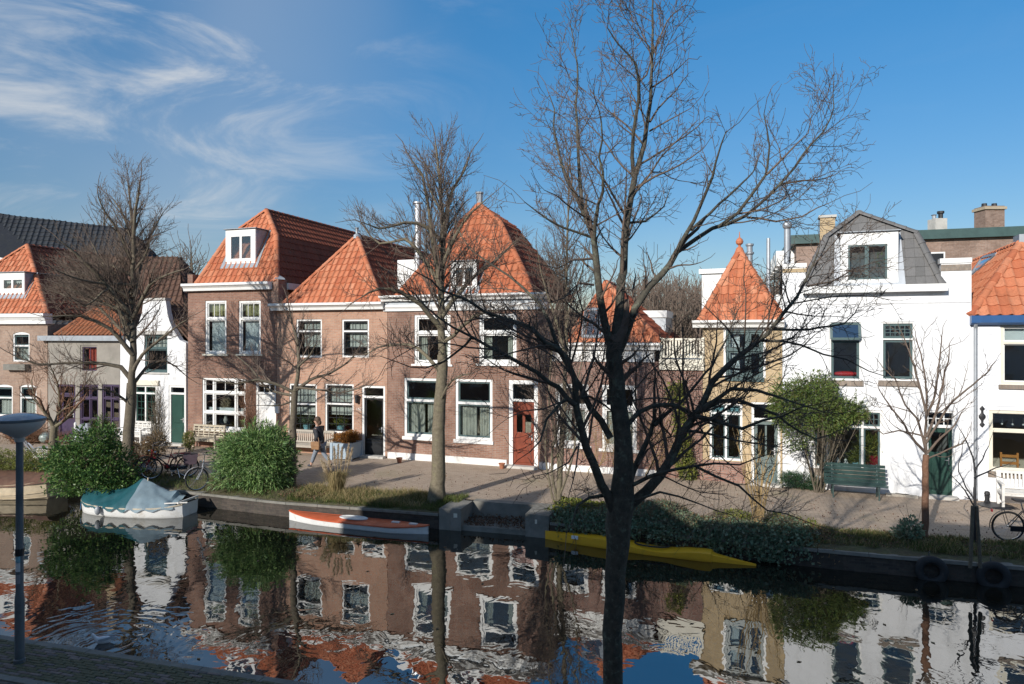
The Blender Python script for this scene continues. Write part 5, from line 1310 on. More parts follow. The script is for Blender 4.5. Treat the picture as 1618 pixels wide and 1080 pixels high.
tree('slender_tree','slender bare tree growing behind the leafy round bush, forking at head height',21.6,[
 ([(463,768),(462,700),(464,650),(466,618)],11,10,0,0,None),
 ([(466,618),(472,580),(470,540),(460,505),(456,480)],7,1.5,.3),
 ([(465,620),(440,608),(405,600),(375,606),(340,602)],6,1.5,-.8),
 ([(466,618),(490,600),(520,590),(545,575),(560,560)],6,1.5,.8),
 ([(466,625),(425,615),(395,580),(370,560)],5,1.5,.9),
 ([(467,612),(500,615),(540,620),(575,610)],4,1.5,-.9),
 ([(471,580),(490,560),(500,540)],4,1.2,-.5),
 ([(465,630),(445,640),(420,640)],4,1.2,-.5)],PS,'bark3','barkt','bare street trees',step=.2)
PM=TP(ratio=(.36,.4,.4),dens=(3.4,4.0,3),ang=(44,48,50),wob=(.16,.22,.26),trop=(.13,.10,.05),minr=.006,maxl=(.8,.34,.12),minl=(.2,.12,.06),rr=.6,levels=2)
mg=tree('magnolia_tree','young budding tree with red brown trunk before the white house door',16.0,[
 ([(1461,851),(1462,800),(1462,750),(1463,718)],11,9,0,0,None),
 ([(1463,718),(1462,680),(1464,640),(1462,600),(1455,560),(1448,535)],4.5,1.5,.2),
 ([(1463,715),(1440,690),(1425,665),(1405,640),(1392,620)],4.5,1.5,-.4),
 ([(1463,712),(1448,660),(1430,640),(1415,600),(1400,585)],4,1.5,.4),
 ([(1464,716),(1488,690),(1508,672),(1520,650)],4.5,1.5,-.3),
 ([(1464,690),(1480,650),(1488,610),(1498,570),(1500,555)],4.5,1.5,.3),
 ([(1463,660),(1478,620),(1484,570),(1488,530)],4,1.5,-.3),
 ([(1463,700),(1500,640),(1528,615),(1560,588),(1566,578)],4,1.5,.3),
 ([(1463,650),(1450,600),(1438,560),(1425,525)],4,1.5,.4),
 ([(1464,725),(1520,700),(1528,690)],3,1.2,-.5),
 ([(1463,690),(1420,680),(1395,685),(1378,668)],3,1.2,.5)],PM,'barkr','barkt','saplings on the quay',step=.15,big_=.1)
tree('staked_sapling','thin bare sapling tied to two stakes near the parked bicycle',15.6,[
 ([(1541,872),(1541,820),(1540,770)],5,4,0,0,None),
 ([(1540,775),(1540,735),(1528,700),(1518,680)],3.5,1.2,.2),
 ([(1540,800),(1525,775),(1508,756)],3,1.2,-.2),
 ([(1540,755),(1565,742),(1588,735)],3,1.2,.3),
 ([(1540,745),(1552,725),(1562,705)],3,1.2,-.2),
 ([(1540,790),(1515,745),(1520,715)],2.5,1.2,.3)],TP(dens=(2,2,1),levels=1,minr=.004,maxl=(.5,.2,.1),minl=(.2,.1,.1)),'iron','iron','saplings on the quay',step=.15)
tree('pollard_tree','short pollarded tree with stubby knotted branches beside the left house',23.5,[
 ([(83,722),(84,695),(86,672)],14,10,0,0,None),
 ([(86,675),(78,660),(70,650),(66,640)],7,4,-.3),([(86,672),(92,655),(95,640)],7,4,.3),([(86,675),(105,660),(118,645)],6,3,-.2),([(90,655),(108,640),(125,620),(140,600)],4,1.5,.4),
 ([(70,650),(55,630),(50,600)],4,1.5,.3),([(94,645),(92,610),(80,580)],4,1.5,-.3)],TP(ratio=(.6,.5,.5),dens=(8,7,6),ang=(45,42,40),minr=.005,maxl=(.9,.4,.2),minl=(.35,.15,.08),trop=(.10,.06,.04)),'bark2','barkr','saplings on the quay',step=.15)
tree('birch_sapling','slim pale trees growing out of the yellow ivy behind the front tree',18.9,[
 ([(882,800),(886,730),(890,660),(893,580),(895,500),(895,430),(897,360),(900,300)],10,2,.3,0,.45),
 ([(880,798),(872,730),(880,680),(895,640),(915,590),(925,540)],5,1.5,-.3),
 ([(884,790),(880,700),(868,640),(872,560),(880,480)],5,1.5,.4),
 ([(893,560),(880,510),(860,450),(850,400)],5,1.5,-.4),
 ([(894,520),(905,470),(920,430),(925,390)],4,1.5,.4),
 ([(876,800),(862,720),(866,650)],4,1.2,.3),
 ([(882,790),(905,720),(912,660),(918,610)],4,1.5,-.5)],PS,'bark2','barkt','saplings on the quay',step=.2)
PC=TP(ratio=(.4,.4,.4),dens=(2.5,3,2),ang=(25,30,30),wob=(.08,.12,.2),trop=(.1,.08,.04),minr=.004,maxl=(.5,.25,.1),minl=(.2,.1,.05),levels=2)
tree('coppiced_shrub','coppiced shrub with a fan of straw coloured stems on the verge',16.7,
 [([(1198,832),(1196,815)],20,18,0,0,None)]+[([(1192+i*1.6,822),(1188+i*2.4+rnd(-3,3),790),(1172+i*6+rnd(-6,6),750+rnd(-8,8)),(1160+i*9+rnd(-8,8),708+rnd(-25,20)+abs(i-4)*5)],3.2,1.2,rnd(-.4,.4)) for i in range(9)],PC,'stem','stem','saplings on the quay',cat='shrub',step=.15)
# bare wood and trees far behind the roofs
def far_tree(u,v0,v1,Y,seed,name='far_tree',label=None,kind=None,w_=5):
    random.seed(seed); h=(v0-v1)
    L=[([(u,v0+60),(u+rnd(-2,2),v0),(u+rnd(-4,4),v0-h*.5),(u+rnd(-5,5),v1)],w_,1,0)]
    for i in range(7): 
        a=rnd(-1,1); L.append(([(u,v0-h*.1*i*.5),(u+a*h*.25,v0-h*(.25+.06*i)),(u+a*h*.45,v0-h*(.4+.08*i))],2.5,.8,rnd(-2,2)))
    return tree(name,label,Y,L,TP(ratio=(.4,.45,.4),dens=(1.6,2.2,2),levels=2,minr=.016,maxl=(3,1.4,.6),minl=(.8,.4,.2),ang=(40,38,38)),'bark3','barkt','bare trees far behind the roofs',step=1.0,jit=.05)
far_tree(303,455,388,48,3,label='bare tree far off between the brown roof and the tall brick house')
far_tree(162,380,338,60,5,label='bare tree top showing over the black tiled roof')
random.seed(11)
TW=Tubes()
for i in range(260):
    u=rnd(985,1260); Y=rnd(58,95); top=rnd(452,475)+abs(u-1075)*.03; b_=at(u,560,Y); t_=at(u+rnd(-4,4),top,Y)
    pts=[tuple(Vector(b_).lerp(t_,k/4)+Vector((rnd(-.1,.1),rnd(-.1,.1),0))) for k in range(5)]; rr=[.10,.08,.06,.04,.03]; TW.add(pts,rr,4)
    spawn(TW,pts,rr,0,TP(ratio=(.45,.5,.4),dens=(1.4,1.1,1),levels=2,minr=.025,maxl=(2.2,1.0,.4),minl=(.8,.5,.2),tmin=.15),(t_-b_).length)
me=TW.mesh('far_wood'); tag(link('far_wood',me,W['barkt']),kind='stuff')
random.seed(21); np.random.seed(21)

# ------------------------------------------------------------------ leaves, grass
def leaf_mesh(name, blobs, n, L, wd, droop=.2, up=.2, jitter=.5, shell=.55, hug=None):
    """small pointed leaves (two bent halves) spread through ellipsoids: blobs=[(centre, radii, weight)]"""
    wts=np.array([b[2] for b in blobs],float); wts/=wts.sum(); cnt=np.random.multinomial(n,wts); Vs=[]
    for (c,r,_),k in zip(blobs,cnt):
        if k==0: continue
        d=np.random.normal(size=(k,3)); d/=np.linalg.norm(d,axis=1,keepdims=True)
        # lumpy outline
        lump=1+.20*np.sin(d[:,0]*5+c[0]*3)+.17*np.sin(d[:,1]*6+d[:,2]*7+c[1])+.14*np.sin(d[:,2]*11+d[:,0]*9)+.10*np.sin(d[:,0]*19+d[:,2]*17)
        rad_=np.random.uniform(shell**3,1,size=(k,1))**(1/3)*lump[:,None]
        P=np.array(c)+d*np.array(r)*rad_
        if hug is not None: P[:,2]=np.maximum(P[:,2],hug)
        D_=d+np.random.normal(0,jitter,(k,3))+np.array([0,0,up]); D_/=np.linalg.norm(D_,axis=1,keepdims=True)
        D_[:,2]-=droop*np.random.rand(k); D_/=np.linalg.norm(D_,axis=1,keepdims=True)
        S=np.cross(D_,np.random.normal(size=(k,3))); S/=np.linalg.norm(S,axis=1,keepdims=True)+1e-9; Nn=np.cross(S,D_)
        l=L*np.random.uniform(.6,1.25,(k,1)); w=wd*np.random.uniform(.7,1.2,(k,1))
        a=P; m=P+D_*l*.5+Nn*l*.06; e=P+D_*l-Nn*l*.10
        Vs.append(np.stack([a,m+S*w/2,e,m-S*w/2],1))
    V=np.concatenate(Vs); q=np.arange(len(V)*4).reshape(-1,4)
    return np_mesh(name,V.reshape(-1,3),q,False)
def bush(name,label,base,blobs,n,L,wd,mat,group=None,stem='bark3',cat='shrub',part='foliage',stems=6,sh=.6,shoots=0,**kw):
    base=Vector(base); o=thing(name,label,cat,base,0,group)
    me=leaf_mesh(part,[((c[0],c[1],c[2]),r,w_) for c,r,w_ in blobs],n,L,wd,**kw)
    link(part,me,W[mat],o)
    TB=Tubes()
    if shoots:
        SV=[]
        for i in range(shoots):
            c,r,_=random.choice(blobs); d=Vector((random.gauss(0,1),random.gauss(0,1),abs(random.gauss(0,1))+.2)).normalized(); s=Vector(c)+Vector((d.x*r[0],d.y*r[1],d.z*r[2]))*.8
            e=s+(d+Vector((0,0,.5))).normalized()*rnd(.18,.45); TB.add([tuple(s),tuple(s.lerp(e,.5)),tuple(e)],[.006,.005,.003],4)
            for k in range(9):
                f=rnd(.3,1); p=np.array(s.lerp(e,f)); dr=np.array(d)*.7+np.random.normal(0,.5,3); dr/=np.linalg.norm(dr); sd=np.cross(dr,np.random.normal(size=3)); sd/=np.linalg.norm(sd)
                SV.append([p,p+dr*L*.5+sd*wd*.5,p+dr*L,p+dr*L*.5-sd*wd*.5])
        link(part,np_mesh(part,np.array(SV).reshape(-1,3),np.arange(len(SV)*4).reshape(-1,4),False),W[mat],o)
    for i in range(stems):
        c,r,_=random.choice(blobs); e=Vector(c)+Vector((rnd(-.6,.6)*r[0],rnd(-.6,.6)*r[1],rnd(0,.7)*r[2])); s=Vector((rnd(-.15,.15),rnd(-.12,.12),0)); mid=s.lerp(e,.5)+Vector((rnd(-.08,.08),rnd(-.08,.08),.08))
        q,ro=smooth([s,mid,e],[.02,.014,.006],.1); TB.add(q,ro,5); spawn(TB,q,ro,0,TP(dens=(5,5,4),levels=1,minr=.004,maxl=(.5,.2,.1)),(e-s).length)
    link('stem',TB.mesh('stem'),W[stem],o); return o
def blob_px(base,Y,lst):
    out=[]
    for u,v,ru,rv,rd,w_ in lst:
        p=at(u,v,Y)-Vector(base); s=Y/F; out.append(((p.x,p.y,p.z),(ru*s,rd,rv*s),w_))
    return out
g=Vector(gnd(410,772)); Y=g.y+.2
bush('oleander_bush','large rounded bush of narrow bright green leaves beside the slender tree',g,blob_px(g,Y,[(405,735,52,44,.85,5),(385,720,36,30,.7,2),(430,715,36,32,.7,2.4),(405,700,34,24,.6,1.6),(440,745,26,28,.6,1.2)]),17000,.19,.030,'bamboo',group='evergreen bushes on the quay',droop=.5,shell=.5,shoots=90)
g=Vector(gnd(150,775)); Y=g.y+.1
bush('laurel_bush','broad glossy dark green bush hanging over the water left of the covered boat',g,blob_px(g,Y,[(140,735,48,36,.9,4),(110,725,30,28,.7,2),(170,745,40,30,.8,3),(150,700,32,22,.6,2),(190,760,30,18,.6,1.5),(120,765,36,18,.6,1.5)]),12000,.10,.055,'laurel',group='evergreen bushes on the quay',shell=.5,shoots=70,stems=16)
g=Vector(gnd(165,735)); Y=g.y
bush('young_conifer','small light green conifer behind the glossy bush in front of the purple windows',g,blob_px(g,Y,[(165,690,18,24,.35,2),(158,672,12,16,.25,1),(178,705,16,16,.3,1)]),4200,.09,.02,'climb',group='evergreen bushes on the quay')
g=Vector(gnd(225,748)); Y=g.y
bush('dry_shrub','dry brown twiggy shrub between the grey trunk and the bicycles',g,blob_px(g,Y,[(222,722,30,26,.5,2),(248,702,18,18,.4,1),(196,735,24,20,.4,1)]),5200,.09,.028,'dry',group='low shrubs on the quay',stems=70)
g=Vector(gnd(25,700)); Y=g.y
bush('bramble','tangle of purplish bare brambles behind the round stone ball',g,blob_px(g,Y,[(10,682,44,26,.5,2),(52,690,34,20,.5,1.4),(100,700,20,14,.4,.6)]),1600,.07,.03,'dry',group='low shrubs on the quay',stems=170,stem='barkr')
g=Vector(gnd(40,748)); Y=g.y-.2
bush('clipped_hedge','low yellowish green clipped hedge behind the wooden boat',g,blob_px(g,Y,[(5,727,40,17,.6,1),(55,730,38,17,.6,1),(98,738,34,19,.6,1),(-30,728,34,16,.6,1)]),13000,.05,.03,'ivyy',group='low shrubs on the quay',cat='hedge')
g=Vector(gnd(1268,772)); Y=g.y
bush('juniper_bush','low dark green juniper at the foot of the white wall by the green bench',g,blob_px(g,Y,[(1268,760,30,11,.4,3),(1250,754,14,8,.3,1),(1285,764,16,9,.3,1)]),4200,.10,.016,'box',group='low shrubs on the quay',shell=.4)
g=Vector(gnd(1275,772)); gp=G.M@Vector((1.0,-.45,0)); Y=gp.y
bush('wall_climber','evergreen climber bulging from the corner of the white house above its window',gp,blob_px(gp,Y,[(1275,640,52,42,.45,5),(1240,640,26,34,.4,2),(1310,655,36,30,.4,3),(1340,652,26,20,.3,1.6),(1290,615,34,20,.35,1.5),(1355,650,14,16,.25,.7),(1262,690,22,24,.25,.8)]),13000,.10,.03,'climb',group=None,droop=.6,shell=.4,stems=16,shoots=70)
g=Vector(gnd(1235,840)); Y=g.y+.3
g=Vector(gnd(1235,822)); Y=g.y
g2=Vector(gnd(1240,848)); 
bush('quay_shrub','dark broad-leaved clump sprouting beside the young budding tree',Vector(gnd(1440,850)),blob_px(gnd(1440,850),gnd(1440,850).y,[(1440,838,14,16,.3,2),(1425,845,12,10,.25,1)]),900,.09,.05,'ivy',group='low shrubs on the quay')
bush('tub_shrub','yellow green potted shrub between the dark green door and the teak bench',Vector(gnd(298,713)),blob_px(gnd(298,713),gnd(298,713).y,[(299,695,8,14,.2,1)]),900,.08,.03,'ivyy',group='low shrubs on the quay')
gz_=Z.M@Vector((.8,-.2,0))
bush('ivy_column','column of green ivy climbing the annex wall below the balustrade',gz_,blob_px(gz_,gz_.y,[(1082,720,12,40,.15,2),(1075,670,10,26,.15,1),(1068,620,14,16,.15,1),(1090,745,12,20,.15,1)]),3600,.08,.05,'ivyy',group=None,cat='climber')
gz_=E.M@Vector((3.6,-.1,0)); random.seed(5)
TB=Tubes(); o_=thing('bare_vine','bare straw coloured vine spread over the low brick wall between its windows','climber',gz_)
for i in range(34):
    a=Vector((rnd(-2.4,2.6),rnd(-.06,0),rnd(0,.3))); e=a+Vector((rnd(-.8,.8),rnd(-.1,0),rnd(.8,2.2))); q,ro=smooth([a,a.lerp(e,.5)+Vector((rnd(-.2,.2),-.06,0)),e],[.012,.008,.005],.12); TB.add(q,ro,4); spawn(TB,q,ro,0,TP(dens=(5,5,4),levels=2,minr=.004,maxl=(.6,.25,.1)),(e-a).length)
link('stem',TB.mesh('stem'),W['stem'],o_)
# climbing rose by the door of the bell gable house and by the tall house window
for hh_,x_,lab in ((B2,B2.px(252,650).x,'grey leafless climber beside the dark green door'),(C,C.px(393,650).x,'bare red brown climber between the wide window and the white door')):
    gz_=hh_.M@Vector((x_,-.08,0)); o_=thing('bare_climber',lab,'climber',gz_,group='bare wall climbers'); TB=Tubes()
    for i in range(16):
        a=Vector((rnd(-.1,.1),rnd(-.04,0),0)); e=a+Vector((rnd(-.35,.35),rnd(-.05,0),rnd(1.2,2.7))); q,ro=smooth([a,a.lerp(e,.5)+Vector((rnd(-.15,.15),-.03,0)),e],[.016,.011,.006],.12); TB.add(q,ro,4); spawn(TB,q,ro,0,TP(dens=(6,5,4),levels=2,minr=.004,maxl=(.4,.2,.1)),(e-a).length)
    link('stem',TB.mesh('stem'),W['barkr' if hh_ is C else 'bark3'],o_)
# ivy bank spilling over the quay edge, yellow where it meets the landing
def bank(name,x0,x1,d0,d1,n,L,wd,mat,zf,lean=.5):
    P=[]
    for i in range(n):
        x=rnd(x0,x1); d=rnd(d0,d1)
        if 'ivy' in name and random.random()<max(0,(abs(x-(x0+x1)/2)/((x1-x0)/2))**5*.9)+max(0,.62*math.sin(x*2.7+d*1.9)*math.sin(x*1.1-d*3.3)): continue
        p=qpt(x,d); P.append((p.x+rnd(-.05,.05),p.y+rnd(-.05,.05),zf(x,d)+rnd(-.03,.06)))
    P=np.array(P); k=len(P); D_=np.random.normal(0,.6,(k,3))+np.array([-.1,-.5,.45]); D_/=np.linalg.norm(D_,axis=1,keepdims=True)
    S=np.cross(D_,np.random.normal(size=(k,3))); S/=np.linalg.norm(S,axis=1,keepdims=True); Nn=np.cross(S,D_)
    l=L*np.random.uniform(.6,1.3,(k,1)); w=wd*np.random.uniform(.7,1.2,(k,1)); m_=P+D_*l*.45+Nn*l*.06
    V=np.stack([P,m_+S*w/2,P+D_*l-Nn*l*.1,m_-S*w/2],1)
    return tag(link(name,np_mesh(name,V.reshape(-1,3),np.arange(k*4).reshape(-1,4),False),W[mat]),kind='stuff')
lump=lambda x,d: .16*math.sin(x*2.1+1)+.10*math.sin(x*4.7+d*3)
def zbank(x,d):
    if d<.12: return -.10-(.12-d)*rnd(0,2.2)+lump(x,d)*.4
    return -.06+.34*math.sin(min(1,d/1.5)*math.pi)**.7*max(.25,1-abs(x-3.2)/3.4)+lump(x,d)*.6
bank('ivy_leaves',1.05,6.9,-.16,1.5,15000,.085,.07,'ivy',zbank)
bank('ivy_leaves',.95,6.7,-.13,.40,6500,.085,.07,'ivy',lambda x,d: -.07+max(0,d)*.5+rnd(-.05,.10)-max(0,-d)*1.5+lump(x,d)*.3)
bank('ivy_leaves',.75,2.0,.45,1.75,3200,.08,.06,'ivyy',lambda x,d: .02+.20*max(0,1-abs(x-1.4)/.8)*max(.2,1-abs(d-1.1)/.8)+lump(x,d)*.3)
bank('ivy_leaves',4.6,6.9,.9,1.9,2600,.08,.05,'ivyy',lambda x,d: .02+abs(lump(x,d))*.35)
bank('leaf_litter',1.2,7.2,-.1,1.5,3200,.08,.03,'dry',lambda x,d: zbank(x,d)+.05)
bank('ivy_leaves',5.4,6.2,-.2,.0,500,.09,.06,'ivy',lambda x,d:-.35+rnd(-.15,.2))
g=qpt(3.2,.5); o_=thing('bank_brush','tangle of bare grey brush over the ivy bank above the yellow kayak','shrub',(g.x,g.y,0)); TB=Tubes()
for i in range(70):
    x=rnd(.9,6.2); a=qpt(x,rnd(.1,1.4)); a=Vector((a.x-g.x,a.y-g.y,rnd(-.05,.15))); e=a+Vector((rnd(-.7,.7),rnd(-.75,.25),rnd(-.15,.75))); q,ro=smooth([a,a.lerp(e,.5)+Vector((0,-.05,.14)),e],[.010,.007,.004],.12); TB.add(q,ro,4); spawn(TB,q,ro,0,TP(dens=(6,6,4),levels=2,minr=.003,maxl=(.45,.2,.1)),(e-a).length)
link('stem',TB.mesh('stem'),W['bark3'],o_)
# grass: blades on the verges
def grass(name,x0,x1,d0,d1,n,h,mat,dens=None,wd=.012,lean=.35):
    P=[];H=[]
    while len(P)<n:
        x=rnd(x0,x1); d=rnd(d0,d1)
        f=.5+.5*math.sin(x*3.1+d*2)*math.sin(x*1.3-d*4+1)
        if random.random()>(.25+.75*f): continue
        p=qpt(x,d); z=-.13+.15*min(1,max(0,d)/1.23*1.3); P.append((p.x,p.y,z-.01)); H.append(h*rnd(.5,1.2)*(.6+.6*f))
    P=np.array(P);H=np.array(H)[:,None]; k=len(P); D_=np.random.normal(0,lean,(k,3)); D_[:,2]=1; D_/=np.linalg.norm(D_,axis=1,keepdims=True)
    a=np.random.rand(k)*2*np.pi; S=np.stack([np.cos(a),np.sin(a),np.zeros(k)],1)*wd
    m_=P+D_*H*.55; e=P+D_*H+np.stack([D_[:,0],D_[:,1],-np.ones(k)*.15],1)*H*.3
    V=np.stack([P-S/2,P+S/2,m_+S*.38,m_-S*.38,e+S*.06,e-S*.06],1); b_=np.arange(k)[:,None]*6; q=np.concatenate([b_+np.array([[0,1,2,3]]),b_+np.array([[3,2,4,5]])])
    return tag(link(name,np_mesh(name,V.reshape(-1,3),q,False),W[mat]),kind='stuff')
grass('grass',-6.6,XN0-.66,.1,1.25,9000,.15,'grass'); grass('grass',-6.4,-2.6,.2,1.35,5000,.22,'straw')
grass('grass',6.0,11.6,.32,1.3,9000,.11,'grass'); grass('grass',6.0,11.6,.3,1.35,2500,.14,'straw')
grass('grass',-24,-6.8,.1,1.4,7000,.16,'grass')
grass('grass',-3.1,XN0-.3,.7,1.5,1500,.14,'grass')
bank('leaf_litter',XN0,XN1,.1,.93,900,.06,.045,'litter',lambda x,d:-.415+rnd(0,.02)+.10*max(0,d-.5))
bank('leaf_litter',5.5,11.5,.3,1.3,1500,.05,.035,'litter',lambda x,d:-.06+.08*d)
bank('leaf_litter',-7,-5.6,.2,1.3,600,.05,.035,'litter',lambda x,d:-.06+.08*d)
P_=[]                                        # leaves adrift on the canal
for i in range(60):
    x=rnd(-9,9); y=rnd(9.5,17)-.28*x*.9
    if y>qpt(x).y-.3 or y<nearpt(x).y+.3: continue
    a=rnd(0,6.28); c,s_=math.cos(a)*.05,math.sin(a)*.05; P_.append([(x+c,y+s_,WZ+.006),(x-s_*.6,y+c*.6,WZ+.006),(x-c,y-s_,WZ+.012),(x+s_*.6,y-c*.6,WZ+.006)])
tag(link('floating_leaves',np_mesh('floating_leaves',np.array(P_).reshape(-1,3),np.arange(len(P_)*4).reshape(-1,4),False),W['dry']),kind='stuff')
bank('leaf_litter',-6,11,1.25,4.4,700,.05,.035,'litter',lambda x,d:.012)
# pampas grass
g=gnd(532,778,.0); pg=thing('pampas_grass','clump of dry pampas grass with upright plumes on the verge','grass clump',g)
n=900; V=[]
for i in range(n):
    a=rnd(0,6.28); rr=abs(random.gauss(0,.10)); h=rnd(.35,.85); sp=rnd(.1,.75); p=Vector((rr*math.cos(a),rr*math.sin(a),0)); dr=Vector((math.cos(a),math.sin(a),0)); sd=Vector((-math.sin(a),math.cos(a),0))*.007
    m_=p+dr*sp*.45*h+Vector((0,0,h*.8)); e=p+dr*sp*1.2*h+Vector((0,0,h*rnd(.45,.95))); V+= [p-sd,p+sd,m_+sd*.7,m_-sd*.7,e+sd*.1,e-sd*.1]
link('blades',np_mesh('blades',np.array([tuple(v) for v in V]),np.concatenate([np.arange(n)[:,None]*6+np.array([[0,1,2,3]]),np.arange(n)[:,None]*6+np.array([[3,2,4,5]])]),False),W['straw'],pg)
for i,(dx_,h,ln_) in enumerate(((-.42,.86,-.16),(-.22,.95,-.08),(-.05,1.25,-.03),(.05,1.30,.0),(.16,1.22,.03),(.33,1.30,.05),(.42,1.18,.08),(-.33,.80,-.12))):
    b_=Vector((dx_*.4,rnd(-.1,.1),.1)); e=Vector((dx_,rnd(-.1,.1),h)); mb=MB().tube([b_,b_.lerp(e,.6)+Vector((0,0,.03)),e],.006,5); mb.build('stalk',W['stem'],pg)
    k=700; t=np.random.rand(k,1); ax=np.array(b_.lerp(e,.62))+t*(np.array(e+Vector((ln_*.3,0,.12)))-np.array(b_.lerp(e,.62))); r=.035*np.sin(np.pi*np.clip(t,.06,.97))**.6
    d=np.random.normal(size=(k,3)); d[:,2]=np.abs(d[:,2])+.8; d/=np.linalg.norm(d,axis=1,keepdims=True); P=ax+np.random.normal(0,.5,(k,3))*r; S=np.cross(d,np.random.normal(size=(k,3)))*.004
    link('plume',np_mesh('plume',np.stack([P-S,P+S,P+d*.06],1).reshape(-1,3),np.arange(k*3).reshape(-1,3),False),W['plume'],pg)
globals().update(HOUSES)
# ------------------------------------------------------------------ street lamp on the near quay
W['lampgrey'] = pm('lamp_post_paint', (.13,.15,.16), .5, .2, 4, .1, 30, dirt=(.05,.06,.05), dirtamt=.3, ds=3)
W['lampbowl'] = pm('lamp_bowl', (.55,.54,.50), .4, .08, 4)
W['lamptop'] = pm('lamp_top', (.34,.37,.40), .22, .1, 3, metal=.6)
g = gnd(31,1046); g.z=0; lp = thing('street_lamp','grey street lamp post with wide bowl head at the left edge','street lamp',g)
MB().lathe([(.062,-.01),(.062,.9),(.055,.95),(.05,1.0),(.046,3.15),(.046,3.2)],14).build('post',W['lampgrey'],lp,smooth=True)
MB().lathe([(.075,0),(.075,.05),(.064,.06)],14).build('base_collar',W['lampgrey'],lp)
hd=MB().lathe([(.06,3.14),(.07,3.20),(.13,3.24),(.24,3.31),(.31,3.40),(.315,3.44)],24).build('lamp_bowl',W['lampbowl'],lp,smooth=True)
MB().lathe([(.322,3.435),(.325,3.47),(.315,3.475)],24).build('rim',W['lampgrey'],lp,smooth=True)
MB().lathe([(.318,3.474),(.28,3.50),(.18,3.53),(.08,3.545),(.005,3.55)],24).build('lamp_cap',W['lamptop'],lp,smooth=True)
MB().lathe([(.056,1.52),(.056,1.62)],14).build('band',W['iron'],lp)
for z,mm in ((1.30,'white'),(1.13,'lead'),(1.42,'bluefab')):
    a=[(.0505*math.cos(q),.0505*math.sin(q)) for q in (rad(-130+i*12) for i in range(8))]
    MB().loft([[(x,y,z) for x,y in a],[(x,y,z+.13) for x,y in a]],False,False).build('sticker',W[mm],lp)
# ------------------------------------------------------------------ boats
W['hullw'] = pm('boat_white', (.66,.66,.64), .35, .08, 3, .03, 12, dirt=(.28,.22,.14), dirtamt=.3, ds=3)
W['tarp'] = pm('teal_tarpaulin', (.010,.075,.09), .55, .2, 4, .25, 9)
W['tarpl'] = pm('grey_blue_tarpaulin', (.17,.23,.26), .6, .15, 4, .2, 9)
W['tarpbr'] = pm('brown_tarpaulin', (.13,.065,.04), .7, .25, 5, .3, 9, dirt=(.26,.17,.1), dirtamt=.25)
W['planked'] = pm('varnished_hull', (.52,.43,.30), .4, .15, 5, .05, 20, dirt=(.25,.17,.09), dirtamt=.3, ds=3)
W['canoer'] = pm('orange_red_deck', (.50,.10,.035), .45, .15, 4, .04, 20, dirt=(.55,.35,.25), dirtamt=.2, ds=4)
W['kayaky'] = pm('yellow_gelcoat', (.80,.42,.02), .35, .10, 3, .03, 15, dirt=(.30,.2,.02), dirtamt=.25, ds=3)
W['rope'] = pm('blue_rope', (.08,.25,.55), .8, .2, 20)
def frame_at(p, ang): return Matrix.Translation(p) @ Matrix.Rotation(ang,4,'Z')
def fair(st, n=34):
    P=[np.array(q,float) for q in st]; out=[]; m=len(P)-1
    for i in range(n):
        f=i/(n-1)*m; j=min(int(f),m-1); t=f-j; a=P[max(j-1,0)];b=P[j];c=P[j+1];d=P[min(j+2,m)]
        q=.5*((2*b)+(-a+c)*t+(2*a-5*b+4*c-d)*t*t+(-a+3*b-3*c+d)*t**3); out.append((float(q[0]),max(.004,float(q[1])),float(q[2])))
    return out
def hull(st, zk=-.12, bulge=.55, n=10):
    """st: (x, half beam, sheer z); rings run from gunwale to gunwale under the keel"""
    R=[]
    for x,b_,z in st:
        R.append([(x, b_*math.cos(a)*(1 if abs(math.cos(a))>.0 else 0)*(abs(math.cos(a))**-.35 if abs(math.cos(a))>.05 else 0), z+(zk-z)*abs(math.sin(a))**bulge) for a in (math.pi*i/n for i in range(n+1))])
    return R
# covered dinghy
a=gnd(128,806,WZ); c_=gnd(307,806,WZ); pa=Vector((a.x,20.9,0)); pc=Vector((c_.x*.985,20.25,0)); ax=(pc-pa); Lb=ax.length; ang=math.atan2(ax.y,ax.x)
db=thing('covered_boat','white dinghy under a teal tarpaulin moored by the glossy bush','boat',mat=frame_at((pa.x,pa.y,WZ),ang),group=None)
st=[(0,.05,.38),(.25,.38,.34),(.7,.62,.30),(1.4,.74,.27),(2.2,.74,.27),(Lb-.7,.66,.29),(Lb-.3,.52,.33),(Lb-.05,.36,.37)]
st=fair(st,26); hm=MB().loft(hull(st),False,False); hm.f.append(tuple(len(hm.v)-11+i for i in range(11))); hm.build('hull',W['hullw'],db,smooth=True)
gw=MB(); 
for s_ in (-1,1): gw.tube([(x,s_*b_*1.0,z+.0) for x,b_,z in st],.024,6)
gw.build('gunwale',W['teak'],db)
R=[]; random.seed(4); NX,NY=52,25
for i in range(NX+1):
    f=i/NX; x=.05+f*(Lb-.28)
    hb=np.interp(x,[s[0] for s in st],[s[1] for s in st])+.05; sz=np.interp(x,[s[0] for s in st],[s[2] for s in st])
    pk=.30+.44*math.exp(-abs((f-.60)/.17)**1.5)+.10*math.exp(-((f-.2)/.15)**2)-.12*(f>.93); ring=[]
    for j in range(NY):
        y=-1+2*j/(NY-1); zz=sz+pk*(1-abs(y)**1.2)-.05*(abs(y)>.95)*(1+.8*math.sin(i*.9))
        dx_=(x-.60*Lb); an_=math.atan2(y*hb,dx_); ds=min(1,math.hypot(dx_,y*hb)/.8)
        zz+=ds*(.020*math.sin(an_*11+1)+.014*math.sin(an_*23+x*2))*(1-abs(y)**6)+.010*math.sin(x*17+y*9)-.03*math.sin(x*5.1)**2*(1-abs(y))
        ring.append((x,hb*y,zz))
    R.append(ring)
